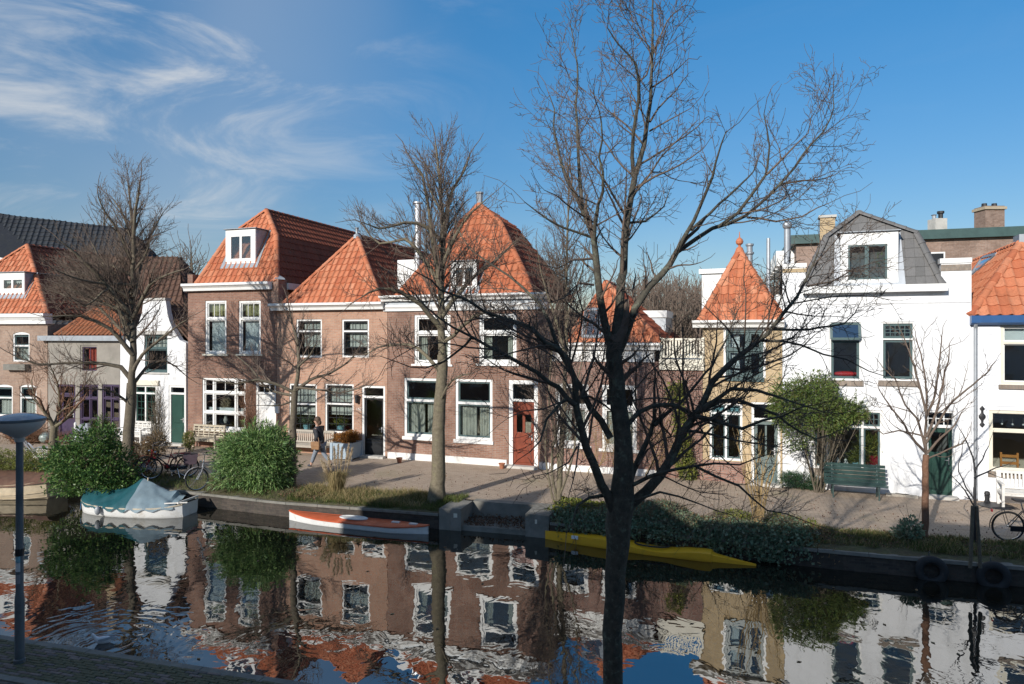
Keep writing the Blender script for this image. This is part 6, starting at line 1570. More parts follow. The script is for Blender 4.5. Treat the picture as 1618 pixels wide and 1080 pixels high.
k_=int(NX*.62); MB().loft(R[:k_],False,False).build('tarpaulin',W['tarp'],db,smooth=True); MB().loft(R[k_-1:],False,False).build('tarpaulin',W['tarpl'],db,smooth=True)
MB().tube([(Lb*.60,.0,.4),(Lb*.60,0,1.02)],.02,6).build('tent_pole',W['teak'],db)
ro=MB()
for i in range(4,50,8):
    for s_ in (-1,1): ro.tube([R[i][0 if s_<0 else NY-1],(R[i][0][0],s_*.5,.12)],.006,4)
ro.build('tie_rope',W['rope'],db)
rl=MB(); rl.bar((Lb-.5,-.52,.42),(Lb+.12,-.36,.44),.03,.03); rl.bar((Lb-.12,-.46,.43),(Lb-.12,.46,.43),.04,.05); rl.build('stern_rail',W['whitewood'],db)
MB().sphere((1.15,-.80,.20),.10,10,8,(.8,.8,1.3)).build('fender',W['lead'],db)
# wooden boat under brown cover at the left edge
g=gnd(46,791,WZ); wb=thing('wooden_boat','clinker wooden boat under a brown cover at the left edge','boat',mat=frame_at((g.x+.1,g.y+.75,WZ),rad(168)),group=None)
st=[(-.35,.42,.60),(.1,.72,.52),(.8,.92,.47),(2,1.0,.44),(3.2,.9,.48),(4.2,.5,.58),(4.7,.06,.68)]
hm=MB().loft(hull(st,-.15),False,False); b0=len(hm.v); hm.f.append(tuple(range(11))); hm.build('hull',W['planked'],wb,smooth=True)
for k in range(1,5):      # laps of the planking
    a_=k/5.5*math.pi/2
    for s_ in (1,-1):
        pl=[]
        for x,b_,z in st: pl.append((x,s_*(b_*math.cos(a_)**.65+.012),z+(-.15-z)*math.sin(a_)**.55))
        MB().tube(pl,.014,5).build('plank_lap',W['planked'],wb)
R=[]
for i in range(16):
    f=i/15; x=-.42+f*4.9; hb=np.interp(x,[s[0] for s in st],[s[1] for s in st])+.06; sz=np.interp(x,[s[0] for s in st],[s[2] for s in st])
    R.append([(x,hb*(-1+j/5),sz-.06*(j in(0,10))+(.20+.10*math.sin(f*3))*(1-abs(-1+j/5)**1.6)+rnd(-.012,.012)) for j in range(11)])
MB().loft(R,False,False).build('boat_cover',W['tarpbr'],wb,smooth=True)
# orange and white canoe
p0=gnd(456,822,WZ); p1=gnd(676,846,WZ); p0=Vector((p0.x,p0.y+.10,WZ)); p1=Vector((p1.x,p1.y+.15,WZ)); ax=p1-p0; Lc=ax.length
cn=thing('canoe','long white canoe with orange red deck lying along the quay','canoe',mat=frame_at(p0,math.atan2(ax.y,ax.x)),group='canoes along the quay')
st=[(0,.02,.27),(.25,.10,.23),(.8,.24,.19),(1.5,.30,.17),(Lc-1.2,.30,.17),(Lc-.7,.23,.18),(Lc-.2,.09,.21),(Lc,.02,.24)]
st=fair(st); MB().loft(hull(st,-.08),False,False).build('hull',W['hullw'],cn,smooth=True)
dk=[[(x,b_*1.02*(-1+j/4),z+.05*(1-abs(-1+j/4)**2)*(b_/.3)) for j in range(9)] for x,b_,z in st]
MB().loft(dk,False,False).build('deck',W['canoer'],cn,smooth=True)
rm=MB()
for s_ in (-1,1): rm.tube([(x,s_*b_*1.03,z-.01) for x,b_,z in st],.022,6)
rm.build('rub_rail',W['canoer'],cn)
co=MB(); pts=[(Lc*.48+.42*math.cos(q),.17*math.sin(q),.235) for q in (2*math.pi*i/20 for i in range(21))]; co.tube(pts,.018,6); co.build('cockpit_rim',W['hullw'],cn)
MB().loft([[(Lc*.48+.40*math.cos(2*math.pi*i/20),.15*math.sin(2*math.pi*i/20),.232) for i in range(20)],[(Lc*.48+.40*math.cos(2*math.pi*i/20),.15*math.sin(2*math.pi*i/20),.238) for i in range(20)]]).build('cockpit_cover',W['hullw'],cn)
for x in (Lc*.78,Lc*.90): MB().box(x-.12,-.05,.215,x+.10,.05,.245).build('deck_fitting',W['hullw'],cn)
# yellow kayak
p0=gnd(862,853,WZ); p1=gnd(1196,895,WZ); p0=Vector((p0.x,p0.y+.12,WZ)); p1=Vector((p1.x,p1.y+.05,WZ)); ax=p1-p0; Ly=ax.length
ky=thing('kayak','long yellow kayak under the ivy bank','kayak',mat=frame_at(p0,math.atan2(ax.y,ax.x)),group='canoes along the quay')
st=[(0,.012,.24),(.4,.09,.24),(1.0,.20,.25),(1.7,.28,.26),(2.2,.31,.20),(2.6,.32,.14),(3.1,.31,.13),(3.6,.28,.20),(4.1,.24,.23),(Ly-.9,.15,.17),(Ly-.35,.06,.09),(Ly,.008,.05)]; st=[(x,b_*.85,z*.86) for x,b_,z in st]
st=[q for q in st if q[0]<=Ly]
st=fair(st,44); MB().loft(hull(st,-.06),False,False).build('hull',W['kayaky'],ky,smooth=True)
dk=[[(x,b_*1.01*(-1+j/4),z+.045*(1-abs(-1+j/4)**2)*(b_/.3)) for j in range(9)] for x,b_,z in st]
MB().loft(dk,False,False).build('deck',W['kayaky'],ky,smooth=True)
MB().tube([(2.75+.42*math.cos(q),.20*math.sin(q),.20) for q in (2*math.pi*i/20 for i in range(21))],.02,6).build('cockpit_rim',W['iron'],ky)
MB().box(.78,-.215,.15,.95,-.19,.23).build('sticker',W['white'],ky)
# ------------------------------------------------------------------ bicycles
W['tyre']=pm('tyre_rubber',(.022,.022,.023),.75,.2,10); W['chrome']=pm('chrome',(.6,.6,.6),.25,.1,5,metal=1)
W['bikeblk']=pm('bike_black',(.018,.018,.022),.35,.2,6); W['bikered']=pm('bike_red',(.32,.02,.03),.35,.1,6); W['bikegrey']=pm('bike_grey',(.30,.31,.33),.35,.1,6)
W['pannier']=pm('pannier_fabric',(.075,.05,.065),.8,.2,8); W['saddle']=pm('saddle',(.025,.022,.022),.6,.2,8)
def bicycle(label,p,heading,col='bikeblk',lean=.04,bag=None,group='parked bicycles',crate=False):
    o=thing('bicycle',label,'bicycle',(p.x,p.y,0),0,group); o.rotation_euler=(lean,0,heading); r=.345; wb_=1.07
    for x,nm in ((0,'rear_wheel'),(wb_,'front_wheel')):
        wl=MB().torus((x,0,r),r-.018,.018,n=28,k=6).build(nm,W['tyre'],o,smooth=True)
        MB().torus((x,0,r),r-.042,.009,n=28,k=5).build('rim',W['chrome'],wl,smooth=True)
        sp=MB()
        for i in range(18):
            q=2*math.pi*i/18; sp.tube([(x+.02*math.cos(q+1),(-1)**i*.025,r+.02*math.sin(q+1)),(x+(r-.045)*math.cos(q),0,r+(r-.045)*math.sin(q))],.0016,3,False)
        sp.tube([(x,-.05,r),(x,.05,r)],.02,8); sp.build('spokes',W['chrome'],wl)
        mg_=MB(); a0,a1=((20,200) if x==0 else (10,170)); pts=[(x+(r+.03)*math.cos(rad(q)),r+(r+.03)*math.sin(rad(q))) for q in range(a0,a1,12)]
        mg_.loft([[(x_,-.026,z_) for x_,z_ in pts],[(x_,.026,z_) for x_,z_ in pts]],False,False); mg_.build('mudguard',W[col],o,smooth=True)
    F_=MB(); bb=(.44,0,.29); hd_t=(.86,0,.90); hd_b=(.90,0,.72); st_=(.28,0,.78)
    F_.tube([bb,st_],.016,8); F_.tube([bb,hd_b],.019,8); F_.tube([(.33,0,.62),(.885,0,.80)],.016,8); F_.tube([hd_t,hd_b],.02,8)
    for s_ in (-1,1): F_.tube([(bb[0],s_*.03,bb[2]),(0,s_*.06,r)],.011,6); F_.tube([(.29,s_*.02,.70),(0,s_*.06,r)],.010,6); F_.tube([(.895,s_*.03,.72),(.96,s_*.05,.55),(wb_,s_*.05,r)],.012,6)
    F_.build('frame',W[col],o,smooth=True)
    MB().tube([st_,(.25,0,.90)],.013,8).build('seat_post',W['chrome'],o)
    S=MB().loft([[(.10,-.10,.93),(.10,.10,.93),(.10,.09,.97),(.10,-.09,.97)],[(.22,-.085,.915),(.22,.085,.915),(.22,.07,.965),(.22,-.07,.965)],[(.40,-.02,.925),(.40,.02,.925),(.40,.015,.955),(.40,-.015,.955)]]); S.build('saddle',W['saddle'],o)
    H=MB().tube([(.86,0,.88),(.84,0,1.06)],.013,8); H.tube([(.62,-.30,1.08),(.76,-.27,1.09),(.86,-.12,1.07),(.86,.12,1.07),(.76,.27,1.09),(.62,.30,1.08)],.012,6); H.build('handlebar',W['chrome'],o)
    G_=MB()
    for s_ in (-1,1): G_.tube([(.60,s_*.30,1.08),(.71,s_*.285,1.086)],.018,6)
    G_.build('grip',W['saddle'],o)
    RK=MB()
    for y in (-.07,0,.07): RK.tube([(-.30,y,.74),(.20,y,.76)],.007,5)
    for x in (-.30,-.1,.1): RK.tube([(x,-.07,.745),(x,.07,.745)],.007,5)
    for s_ in (-1,1): RK.tube([(-.12,s_*.07,.745),(0,s_*.075,r)],.007,5)
    RK.build('luggage_rack',W[col],o)
    cc=MB().box(.02,-.075,.25,.52,-.05,.37); cc.build('chain_case',W[col],o); MB().lathe([(.10,-.01),(.10,.01)],16).build('chainring',W['chrome'],o).matrix_local=Matrix.Translation((.44,-.085,.29))@Matrix.Rotation(rad(90),4,'X')
    pd=MB(); pd.bar((.44,-.09,.29),(.44,-.10,.13),.02,.02); pd.bar((.44,.09,.29),(.44,.10,.45),.02,.02); pd.box(.40,-.20,.115,.48,-.10,.14); pd.box(.40,.10,.44,.48,.20,.465); pd.build('pedals',W['saddle'],o)
    L_=MB().tube([(.93,0,.86),(.985,0,.86)],.035,10); L_.build('headlight',W['chrome'],o); MB().box(-.345,-.03,.66,-.325,.03,.72).build('rear_light',W['bikered'],o)
    ks=MB().tube([(.30,.06,.30),(.22,.18,.01)],.009,5); ks.build('kickstand',W['chrome'],o)
    if bag:
        for s_ in (-1,1): MB().loft([[(-.27,s_*.08,.40),(.10,s_*.08,.40),(.10,s_*.20,.42),(-.27,s_*.20,.42)],[(-.30,s_*.08,.72),(.13,s_*.08,.72),(.13,s_*.22,.72),(-.30,s_*.22,.72)]]).build('pannier',W[bag],o)
    if crate: MB().box(-.28,-.16,.76,.10,.16,1.0).build('pannier',W[bag or 'pannier'],o)
    return o
def bike_px(label,ur,uf,v,**k):
    """rear and front wheel columns in px; the wheels stand on the pavement at row v"""
    pr=gnd(ur,v); pf=gnd(uf,v); d=1.07; c_=(pr+pf)/2; dx=abs(pf.x-pr.x); dx=min(dx,1.05); dy=math.sqrt(max(0,d*d-dx*dx)); sgn=k.pop('toward',1); sx=1 if pf.x>pr.x else -1
    h=math.atan2(-sgn*dy,sx*dx); p=Vector((c_.x-math.cos(h)*d/2,c_.y-math.sin(h)*d/2,0)); return bicycle(label,p,h,**k)
bike_px('black bicycle with dark purple panniers parked beside the covered boat',292,244,755,bag='pannier',toward=1,lean=.05)
bike_px('second bicycle with red frame leaning behind the one with panniers',285,232,752,col='bikered',toward=1,lean=-.06)
bike_px('grey bicycle parked half behind the rounded green bush',361,320,771,col='bikegrey',toward=1)
bike_px('bicycle half hidden between the pollarded tree and the glossy bush',110,78,750,toward=-1)
bike_px('black bicycle at the right edge with its rear wheel towards the saplings',1597,1672,857,toward=.0+1,lean=.03)
bike_px('fallen looking bicycle behind the hedge beside the stone ball',40,72,722,col='bikegrey',toward=1,lean=.5)
# ------------------------------------------------------------------ benches
def slat_bench(label,p,rz,Wd,mat,style,group='benches in front of the houses',flip=False):
    o=thing('bench',label,'bench',(p.x,p.y,0),rz,group)
    # local: x along, front towards -y
    for x in (.04,Wd-.04):
        MB().bar((x,-.26,0),(x,-.26,.62),.06,.06,(0,1,0)).build('leg',W[mat],o); MB().bar((x,.22,0),(x,.30,.92),.06,.06,(0,1,0)).build('leg',W[mat],o)
        MB().bar((x,-.30,.635),(x,.28,.66),.07,.035).build('armrest',W[mat],o)
        MB().bar((x,-.24,.38),(x,.24,.37),.05,.06).build('side_rail',W[mat],o)
    for i in range(5): y=-.25+i*.115; MB().box(.02,y,.40,Wd-.02,y+.09,.43).build('seat_slat',W[mat],o)
    MB().box(.05,-.235,.33,Wd-.05,-.20,.395).build('seat_rail',W[mat],o)
    bk=lambda z:.24+.06*(z-.4)/.5
    MB().bar((0,bk(.9),.90),(Wd,bk(.9),.90),.045,.08).build('top_rail',W[mat],o); MB().bar((.06,bk(.48),.48),(Wd-.06,bk(.48),.48),.04,.06).build('bottom_rail',W[mat],o)
    if style=='v':
        n=max(8,int(Wd/.095))
        for i in range(n): x=.10+(Wd-.2)*i/(n-1); MB().bar((x,bk(.5),.50),(x,bk(.87),.87),.045,.018,(0,1,0)).build('back_slat',W[mat],o)
    else:
        for z in (.58,.68,.78): MB().bar((.06,bk(z),z),(Wd-.06,bk(z),z),.02,.05).build('back_slat',W[mat],o)
        for i in range(1,6): x=Wd*i/6; MB().bar((x,bk(.5),.50),(x,bk(.87),.87),.05,.022,(0,1,0)).build('back_post',W[mat],o)
    return o
def on_facade(h,u,v,d): p=h.px(u,v,0); return h.M@Vector((p.x,-d,0))
ra_=lambda h: math.atan2(h.M[1][0],h.M[0][0])
slat_bench('white lattice backed bench under the window of the white bell gable house',on_facade(B2,200,700,.35),ra_(B2),1.5,'whitewood','h')
slat_bench('teak bench with curved arms under the white triple window of the tall brick house',on_facade(C,309,708,.38),ra_(C),1.62,'teak','h')
slat_bench('grey slatted bench behind the walking person and the blue planter',on_facade(P,458,718,.38),ra_(P),2.1,'greywood','v')
slat_bench('white painted slatted bench at the right edge under the wide window',on_facade(H,1570,796,.50),ra_(H),1.9,'whitewood','v')
# green park bench seen from behind its curved boards
p=on_facade(G,1300,772,.75); o=thing('bench','dark green park bench with horizontal boards on the pavement by the white house','bench',(p.x,p.y,0),ra_(G),group='benches in front of the houses'); Wd=1.62
pr=[(-.34,.40),(-.20,.425),(-.06,.42)]; 
for x in (.22,Wd-.22):
    MB().tube([(x,-.30,0),(x,-.26,.36),(x,.18,.36),(x,.24,.0)],.022,6).build('leg',W['benchgreen'],o); MB().tube([(x,.12,.36),(x,.20,.55),(x,.33,.92)],.020,6).build('back_bracket',W['benchgreen'],o)
for i in range(4): y=-.32+i*.12; MB().box(0,y,.385,Wd,y+.095,.415).build('seat_board',W['benchgreen'],o)
for i in range(5):
    z=.46+i*.10; y=.155+.17*(z-.46)/.45; MB().bar((0,y,z),(Wd,y,z),.028,.085,(0,-.3,1)).build('back_board',W['benchgreen'],o)
# ------------------------------------------------------------------ planter
W['bluebox']=pm('grey_blue_planter_paint',(.33,.41,.48),.5,.06,3,.04,20,dirt=(.2,.22,.22),dirtamt=.15)
g=gnd(548,724); o=thing('planter','square grey blue wooden planter with rust brown shrub beside the dark glazed door','planter',g,ra_(P))
s_=.40
bx=MB().loft([[(-s_,-s_,.05),(s_,-s_,.05),(s_,s_,.05),(-s_,s_,.05)],[(-s_-.03,-s_-.03,.60),(s_+.03,-s_-.03,.60),(s_+.03,s_+.03,.60),(-s_-.03,s_+.03,.60)]]).build('box',W['bluebox'],o)
for sx in (-1,1):
    for sy in (-1,1): MB().box(sx*s_-.05,sy*s_-.05,0,sx*s_+.05,sy*s_+.05,.64).build('corner_post',W['bluebox'],o)
for a,b2 in (((-s_,-s_),(s_,-s_)),((s_,-s_),(s_,s_)),((s_,s_),(-s_,s_)),((-s_,s_),(-s_,-s_))): MB().bar((*a,.615),(*b2,.615),.07,.03).build('top_rail',W['bluebox'],o)
link('foliage',leaf_mesh('foliage',[((0,0,.78),(.42,.40,.22),3),((.2,0,.85),(.25,.25,.18),1)],3800,.07,.03,shell=.4),W['rust'],o)
# ------------------------------------------------------------------ person walking left, turned away
W['jacket']=pm('charcoal_jacket',(.035,.036,.042),.8,.25,9,.2,40); W['jeans']=pm('grey_jeans',(.20,.23,.27),.85,.2,12,.15,50); W['skin']=pm('skin',(.50,.30,.22),.5,.08,6)
W['hair']=pm('brown_hair',(.09,.055,.035),.7,.3,20,.4,60); W['bagb']=pm('tan_leather_bag',(.28,.15,.07),.5,.2,8); W['shoe']=pm('dark_shoe',(.04,.045,.06),.6,.2,8)
def skin(name,verts,edges,mat,parent,sub=2,root=0):
    me=D.meshes.new(name); me.from_pydata([v[0] for v in verts],edges,[]); ob=D.objects.new(name,me); COL.objects.link(ob)
    md=ob.modifiers.new('s','SKIN'); md.use_smooth_shade=True; ob.modifiers.new('u','SUBSURF').levels=sub
    for i,v in enumerate(verts):
        r=v[1] if isinstance(v[1],tuple) else (v[1],v[1]); me.skin_vertices[0].data[i].radius=r; me.skin_vertices[0].data[i].use_root=(i==root)
    bpy.context.view_layer.update(); dg=bpy.context.evaluated_depsgraph_get(); m2=D.meshes.new_from_object(ob.evaluated_get(dg))
    D.objects.remove(ob); m2.name=name; m2.materials.clear(); m2.materials.append(W[mat]); return link(name,m2,None,parent)
g=gnd(506,737); pe=thing('person','person in dark jacket and grey jeans walking left past the grey slatted bench','person',g,rad(183)-0+ra_(P))
# local: +x is the walking direction, z up; leaning a little forward
body=[((0,0,.86),(.13,.15)),((.03,0,1.02),(.12,.14)),((.06,0,1.22),(.12,.17)),((.08,0,1.35),(.09,.14)),((.10,0,1.43),.055),((.12,0,1.50),.055),((.135,0,1.57),(.095,.08)),((.135,0,1.65),(.09,.078)),((.12,0,1.70),(.055,.05)),
 ((.01,.09,.80),.10),((.16,.09,.47),.068),((.30,.09,.12),.042),((.31,.09,.06),.04),((.41,.09,.03),.035),
 ((-.01,-.09,.80),.10),((-.08,-.09,.46),.068),((-.34,-.09,.18),.042),((-.38,-.09,.10),.04),((-.32,-.09,.03),.033),
 ((.07,.20,1.36),.065),((-.03,.24,1.10),.05),((.08,.24,.90),.036),((.07,-.20,1.36),.065),((.10,-.24,1.10),.05),((.24,-.22,.93),.036)]
ed=[(0,1),(1,2),(2,3),(3,4),(4,5),(5,6),(6,7),(7,8),(0,9),(9,10),(10,11),(11,12),(12,13),(0,14),(14,15),(15,16),(16,17),(17,18),(3,19),(19,20),(20,21),(3,22),(22,23),(23,24)]
bo=skin('body',body,ed,'skin',pe)
jk=[((.0,0,.80),(.17,.19)),((.02,0,.95),(.155,.175)),((.05,0,1.15),(.15,.19)),((.08,0,1.34),(.12,.17)),((.10,0,1.43),(.08,.085)),((.07,.21,1.37),.082),((-.03,.25,1.10),.066),((.07,.25,.93),.050),((.07,-.21,1.37),.082),((.10,-.25,1.10),.066),((.21,-.23,.96),.050)]
skin('jacket',jk,[(0,1),(1,2),(2,3),(3,4),(3,5),(5,6),(6,7),(3,8),(8,9),(9,10)],'jacket',pe)
jn=[((0,0,.83),(.14,.16)),((.015,.09,.76),.118),((.16,.09,.47),.083),((.29,.09,.13),.062),((-.01,-.09,.76),.118),((-.08,-.09,.46),.083),((-.33,-.09,.19),.062)]
skin('jeans',jn,[(0,1),(1,2),(2,3),(0,4),(4,5),(5,6)],'jeans',pe)
for s_,q in ((1,[(.29,.09,.055),(.35,.09,.05),(.45,.09,.035)]),(-1,[(-.40,-.09,.12),(-.36,-.09,.06),(-.28,-.09,.025)])): skin('shoe',[(q[0],.05),(q[1],.05),(q[2],.036)],[(0,1),(1,2)],'shoe',pe)
hr=MB().sphere((.105,0,1.66),.118,14,10,(1.0,.86,1.05)); hr.v=[(x-(.03 if z<1.62 else 0),y,z) for x,y,z in hr.v if True]; hr.build('hair',W['hair'],pe,smooth=True); MB().sphere((.02,0,1.56),.075,10,8,(.8,1.0,1.2)).build('hair',W['hair'],pe,smooth=True)
fc=MB(); fc.sphere((.232,0,1.60),.02,8,6,(1.1,.8,1.3))
for s_ in (-1,1): fc.sphere((.205,s_*.032,1.635),.012,8,6); fc.sphere((.125,s_*.083,1.61),.024,8,6,(.8,.5,1.3))
fc.box(.205,-.022,1.562,.222,.022,1.568); fc.build('face',W['skin'],pe)
for base_,dr in (((.09,.245,.885),(.25,0,-.97)),((.25,-.22,.915),(.6,0,-.8))):
    b_=Vector(base_); d=Vector(dr).normalized(); sd=Vector((0,1,0)).cross(d).normalized()
    V=[(b_,.032),(b_+d*.07,.036)]; E_=[(0,1)]
    for i,l in enumerate((.065,.078,.072,.055)):
        k=len(V); o_=sd*(-.027+.018*i); V+=[(b_+d*.085+o_,.0095),(b_+d*(.085+l*.55)+o_+Vector((0,.008,0)),.009),(b_+d*(.085+l)+o_*.9+Vector((0,.026,0)),.0075)]; E_+=[(1,k),(k,k+1),(k+1,k+2)]
    k=len(V); V+=[(b_+d*.03+sd*.036,.011),(b_+d*.075+sd*.055+Vector((0,.015,0)),.009)]; E_+=[(0,k),(k,k+1)]
    skin('hand',V,E_,'skin',pe,1)
bg_=thing('shoulder_bag','tan leather bag hanging at the hip of the walking person','bag',g,rad(183)+ra_(P))
MB().loft([[(-.13,.24,.66),(.15,.24,.66),(.15,.33,.66),(-.13,.33,.66)],[(-.15,.235,.80),(.17,.235,.80),(.17,.34,.80),(-.15,.34,.80)],[(-.13,.25,.93),(.15,.25,.93),(.15,.31,.93),(-.13,.31,.93)]]).build('bag_body',W['bagb'],bg_); MB().box(-.15,.335,.78,.17,.35,.93).build('flap',W['bagb'],bg_)
MB().tube([(-.12,.28,.92),(-.02,.22,1.2),(.03,.05,1.455),(.10,-.10,1.42),(.20,-.15,1.2),(.19,.0,1.05),(.16,.22,.95)],.012,5).build('strap',W['bagb'],bg_)
# ------------------------------------------------------------------ tyres as fenders, gull, odds and ends
for u,v,lab in ((1472,906,'old tyre hung on the quay wall, the left one of two'),(1570,913,'old tyre hung on the quay wall nearest the right edge')):
    r=ray(u,v); best=min((abs((CAM+r*Y).y-qpt((CAM+r*Y).x,-.1).y),Y) for Y in [13+i*.02 for i in range(170)]); p=CAM+r*best[1]
    o=thing('tyre',lab,'tyre',(p.x,p.y-.0,-.36),rad(-21),group='tyres hung as fenders'); MB().torus((0,0,0),.235,.085,n=28,k=10).build('tyre_body',W['tyre'],o,smooth=True); MB().tube([(-.05,0,.30),(-.04,.08,.36),(.0,.16,.37)],.01,5).build('tyre_rope',W['iron'],o)
gu=thing('gull','small white gull swimming among the ripples near the street','bird',BIRD,rad(200))
V=[((-.14,0,.05),(.02,.03)),((-.04,0,.05),(.055,.07)),((.07,0,.06),(.055,.06)),((.12,0,.12),.028),((.14,0,.17),.03),((.175,0,.168),.016),((-.22,0,.075),(.008,.02))]
W['gullw']=pm('gull_white',(.78,.78,.78),.7,.04,9); W['gullg']=pm('gull_grey',(.38,.40,.43),.7,.05,9)
skin('body',V,[(0,1),(1,2),(2,3),(3,4),(4,5),(0,6)],'gullw',gu,2,1)
for s_ in (-1,1): MB().loft([[(.06,s_*.055,.085),(.0,s_*.072,.10),(-.1,s_*.05,.11),(-.24,s_*.02,.085)],[(.05,s_*.062,.06),(.0,s_*.076,.06),(-.1,s_*.055,.07),(-.24,s_*.022,.078)]],False,False).build('wing',W['gullg'],gu)
MB().loft([[(.19,-.006,.165),(.19,.006,.165),(.19,.006,.175),(.19,-.006,.175)],[(.225,-.001,.163),(.225,.001,.163),(.225,.001,.166),(.225,-.001,.166)]]).build('beak',W['canoer'],gu); MB().sphere((.155,.02,.18),.005,6,5).sphere((.155,-.02,.18),.005,6,5).build('eye',W['black'],gu)
g=gnd(72,700); o=thing('stone_ball','round pale green glazed ball resting beside the pollarded tree','garden ball',(g.x,g.y,0)); W['ball']=pm('ball',(.30,.36,.33),.35,.15,4); MB().sphere((0,0,.24),.25,20,14).build('ball',W['ball'],o,smooth=True); MB().torus((0,0,.25),.25,.008,axis='z',n=24,k=5).build('seam',W['lead'],o)
g=gnd(76,722); tag(MB().box(g.x-.45,g.y-.2,0,g.x+.5,g.y+.2,.38).build('stone_trough',W['stone']),'pale rectangular stone trough under the round ball','trough')
g=gnd(132,707); o=thing('garden_chair','grey folded cover thrown over a garden chair in front of the purple windows','chair',(g.x,g.y,0),.2)
for x in (-.25,.25):
    for y in (-.22,.22): MB().tube([(x,y,0),(x,y,.42)],.018,6).build('leg',W['iron'],o)
MB().box(-.28,-.25,.42,.28,.25,.46).build('seat',W['iron'],o)
MB().loft([[(-.32,-.30,.30),(.34,-.30,.24),(.34,.30,.3),(-.32,.30,.3)],[(-.30,-.2,.62),(.28,-.26,.55),(.3,.26,.60),(-.3,.26,.64)],[(-.2,.1,.95),(.1,.1,1.0),(.12,.24,1.0),(-.2,.24,.96)]]).build('cover',W['lead'],o)
g=gnd(119,706); tag(MB().tube([(g.x,g.y,0),(g.x,g.y,1.0)],.05,10).lathe([(.055,.98),(.02,1.04)],10,g).build('post',W['white']),'short white post beside the covered garden chair','post')
p=G.M@Vector((G.px(1416,783).x,-.22,.04))
for i,(dx_,dy_,rz) in enumerate(((0,0,.05),(.22,.10,-.35))):
    pk=MB().box(-.30,-.07,-.04,.30,.07,.03).build('timber_offcut',W['greywood']); pk.location=(p.x+dx_,p.y-dy_,.04); pk.rotation_euler=(0,0,ra_(G)+rz); tag(pk,('short weathered timber lying along the white wall','short weathered timber lying askew on the pavement beside the other one')[i],'timber',group='timbers by the white wall')
p=H.M@Vector((H.px(1556,796).x,-.25,0)); tag(MB().lathe([(.075,0),(.075,.05),(.055,.08),(.055,.22),(.075,.25),(.06,.32),(.01,.34)],12,p).build('bollard',W['iron']),'small dark iron bollard by the foot of the grey downpipe','bollard')
tag(MB().lathe([(.42,.004),(.42,.02),(.01,.022)],20,(p.x+.0,p.y-.35,0)).build('manhole_cover',W['iron']),'round dark manhole cover beside the small iron bollard','manhole cover')
for k,(u,v) in enumerate(((1533,893),(1549,893))):
    a=gnd(u,v,-.05); b2=gnd(1540,850+0,0); top=at(1541-4+k*6,799,a.y+.0)
    st2=MB().tube([(a.x,a.y,-.1),(top.x,top.y,top.z)],.035,8).build('tree_stake',W['bark3']); tag(st2,('dark wooden stake left of the thin sapling','leaning wooden stake right of the thin sapling')[k],'stake',group='stakes of the sapling')
for u,v,lab in ((631,731,'terracotta pot at the foot of the wall left of the pale trunked tree'),(793,740,'terracotta pot lying by the plinth left of the red brown door')):
    g=gnd(u,v); W['terra']=W.get('terra') or pm('terracotta',(.33,.13,.07),.8,.2,8); o=thing('flower_pot',lab,'pot',g,group='terracotta pots'); MB().lathe([(.07,0),(.10,.15),(.12,.155),(.12,.19),(.10,.19),(.09,.15),(.01,.14)],14).build('pot',W['terra'],o)
# window sill things
def sill_thing(h,u,v,name,label,cat,fn,group=None,y=.30):
    p=h.px(u,v,y); return fn(thing(name,label,cat,h.M@p,ra_(h),group))
def pot_plant(o,w_=.16,h_=.16,mat='bluefab',lm='ivyy',n=260,L=.2,wd=.02,hh=.25):
    MB().lathe([(w_*.4,0),(w_*.55,h_),(w_*.48,h_),(w_*.4,h_-.03),(.005,h_-.03)],14).build('pot',W[mat],o); link('leaves',leaf_mesh('leaves',[((0,0,h_+hh*.4),(w_*.8,w_*.6,hh*.5),1)],n,L,wd,up=.8,shell=.1),W[lm],o); return o
sill_thing(P,486,678,'pot_plant','pale blue pot with dark trailing plant in the left ground window of the salmon house','pot plant',lambda o:pot_plant(o,.34,.2,lm='ivy'),'pots in the salmon house windows')
sill_thing(P,539,680,'pot_plant','pale blue pot with spider plant in the ground window nearest the glazed door','pot plant',lambda o:pot_plant(o,.34,.2),'pots in the salmon house windows')
sill_thing(G,1383,738,'pot_plant','bright red pot with grassy plant in the right light of the white house window','pot plant',lambda o:pot_plant(o,.34,.36,'bikered',hh=.6),y=.28)
sill_thing(G,1368,738,'pot_plant','brown pot with tall blades beside the bright red pot','pot plant',lambda o:pot_plant(o,.16,.16,'terra',hh=.8,L=.35),y=.3)
W['redobj']=pm('red_cloth',(.62,.03,.03),.6,.1,9)
sill_thing(G,1336,594,'red_cushion','red cushion on the sill of the upper white house window that stands ajar','cushion',lambda o:[MB().sphere((0,0,.07),.1,12,8,(3.6,1.2,.8)).build('cushion',W['redobj'],o,smooth=True)][0],y=.3)
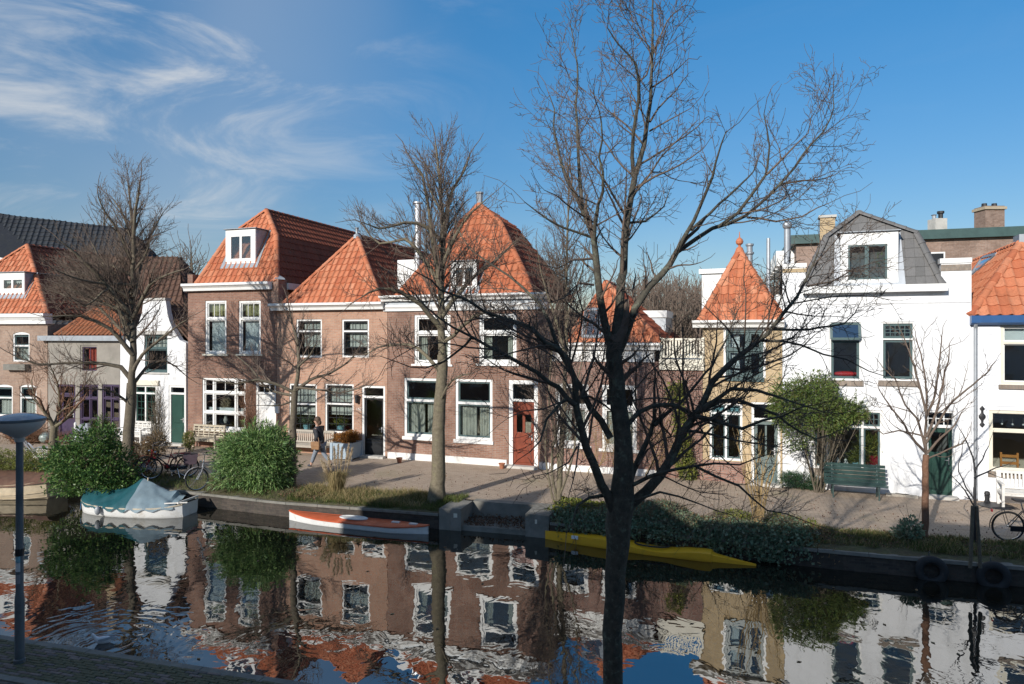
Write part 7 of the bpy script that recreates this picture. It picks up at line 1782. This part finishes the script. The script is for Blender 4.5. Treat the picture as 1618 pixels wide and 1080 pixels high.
sill_thing(G,1330,739,'figurines','white ornaments in the middle light of the white house window','ornament',lambda o:[MB().lathe([(.10,0),(.05,.1),(.09,.2),(.03,.3),(.01,.32)],10,(-.12,0,0)).build('figure',W['white'],o),MB().lathe([(.08,0),(.10,.12),(.04,.2),(.06,.26),(.01,.3)],10,(.12,0,0)).build('figure',W['white'],o)][0],y=.35)
sill_thing(G,1353,739,'pot_plant','pale blue pot with leafy plant beside the white ornaments','pot plant',lambda o:pot_plant(o,.2,.16,hh=.4),y=.35)
sill_thing(C,357,668,'vase','vase of dried plumes in the triple window of the tall brick house','vase',lambda o:[MB().lathe([(.06,0),(.10,.12),(.05,.3),(.07,.36),(.05,.36),(.03,.2),(.01,.02)],12).build('vase_body',W['stone'],o),link('plumes',leaf_mesh('plumes',[((0,0,.75),(.16,.1,.32),1)],500,.14,.02,up=1),W['plume'],o)][0],y=.35)
p=G.M@G.px(1390,440,.45); o=thing('pot_plant','green spiky plant with a white bloom in the mansard dormer window','pot plant',p,ra_(G)); pot_plant(o,.2,.14,'white','bamboo',200,.35,.03,.5); MB().sphere((-.08,0,.62),.035,8,6).build('bloom',W['white'],o)
W['orangew']=pm('orange_wood',(.55,.22,.05),.5,.15,6)
p=H.M@Vector((H.px(1608,745).x,.75,.42)); o=thing('chair','orange wooden chair back inside the wide right window','chair',(p.x,p.y,.04),ra_(H))
for x in (-.2,.2): MB().bar((x,0,0),(x,.05,1.25),.05,.05,(0,1,0)).build('leg',W['orangew'],o); MB().bar((x,-.4,0),(x,-.4,.5),.05,.05,(0,1,0)).build('leg',W['orangew'],o)
MB().box(-.22,-.42,.5,.22,.02,.54).build('seat',W['orangew'],o)
for z in (.75,.95,1.15): MB().bar((-.2,.03,z),(.2,.03,z),.03,.08).build('back_slat',W['orangew'],o)
p=H.M@H.px(1600,660,.35); o=thing('fairy_lights','string of small white baubles hung in the wide right window','lights',p,ra_(H)); 
MB().tube([(-.55,0,.02),(-.3,0,-.02),(0,0,.0),(.3,0,-.02),(.6,0,.03)],.004,4).build('string',W['iron'],o)
for i in range(5): MB().tube([(-.5+i*.25,0,0),(-.5+i*.25,0,-.16)],.002,3).sphere((-.5+i*.25,0,-.18),.028,8,6).build('bauble',W['white'],o)
print('objects', len(D.objects), 'tris', sum(len(m.loops)-2*len(m.polygons) for m in D.meshes))
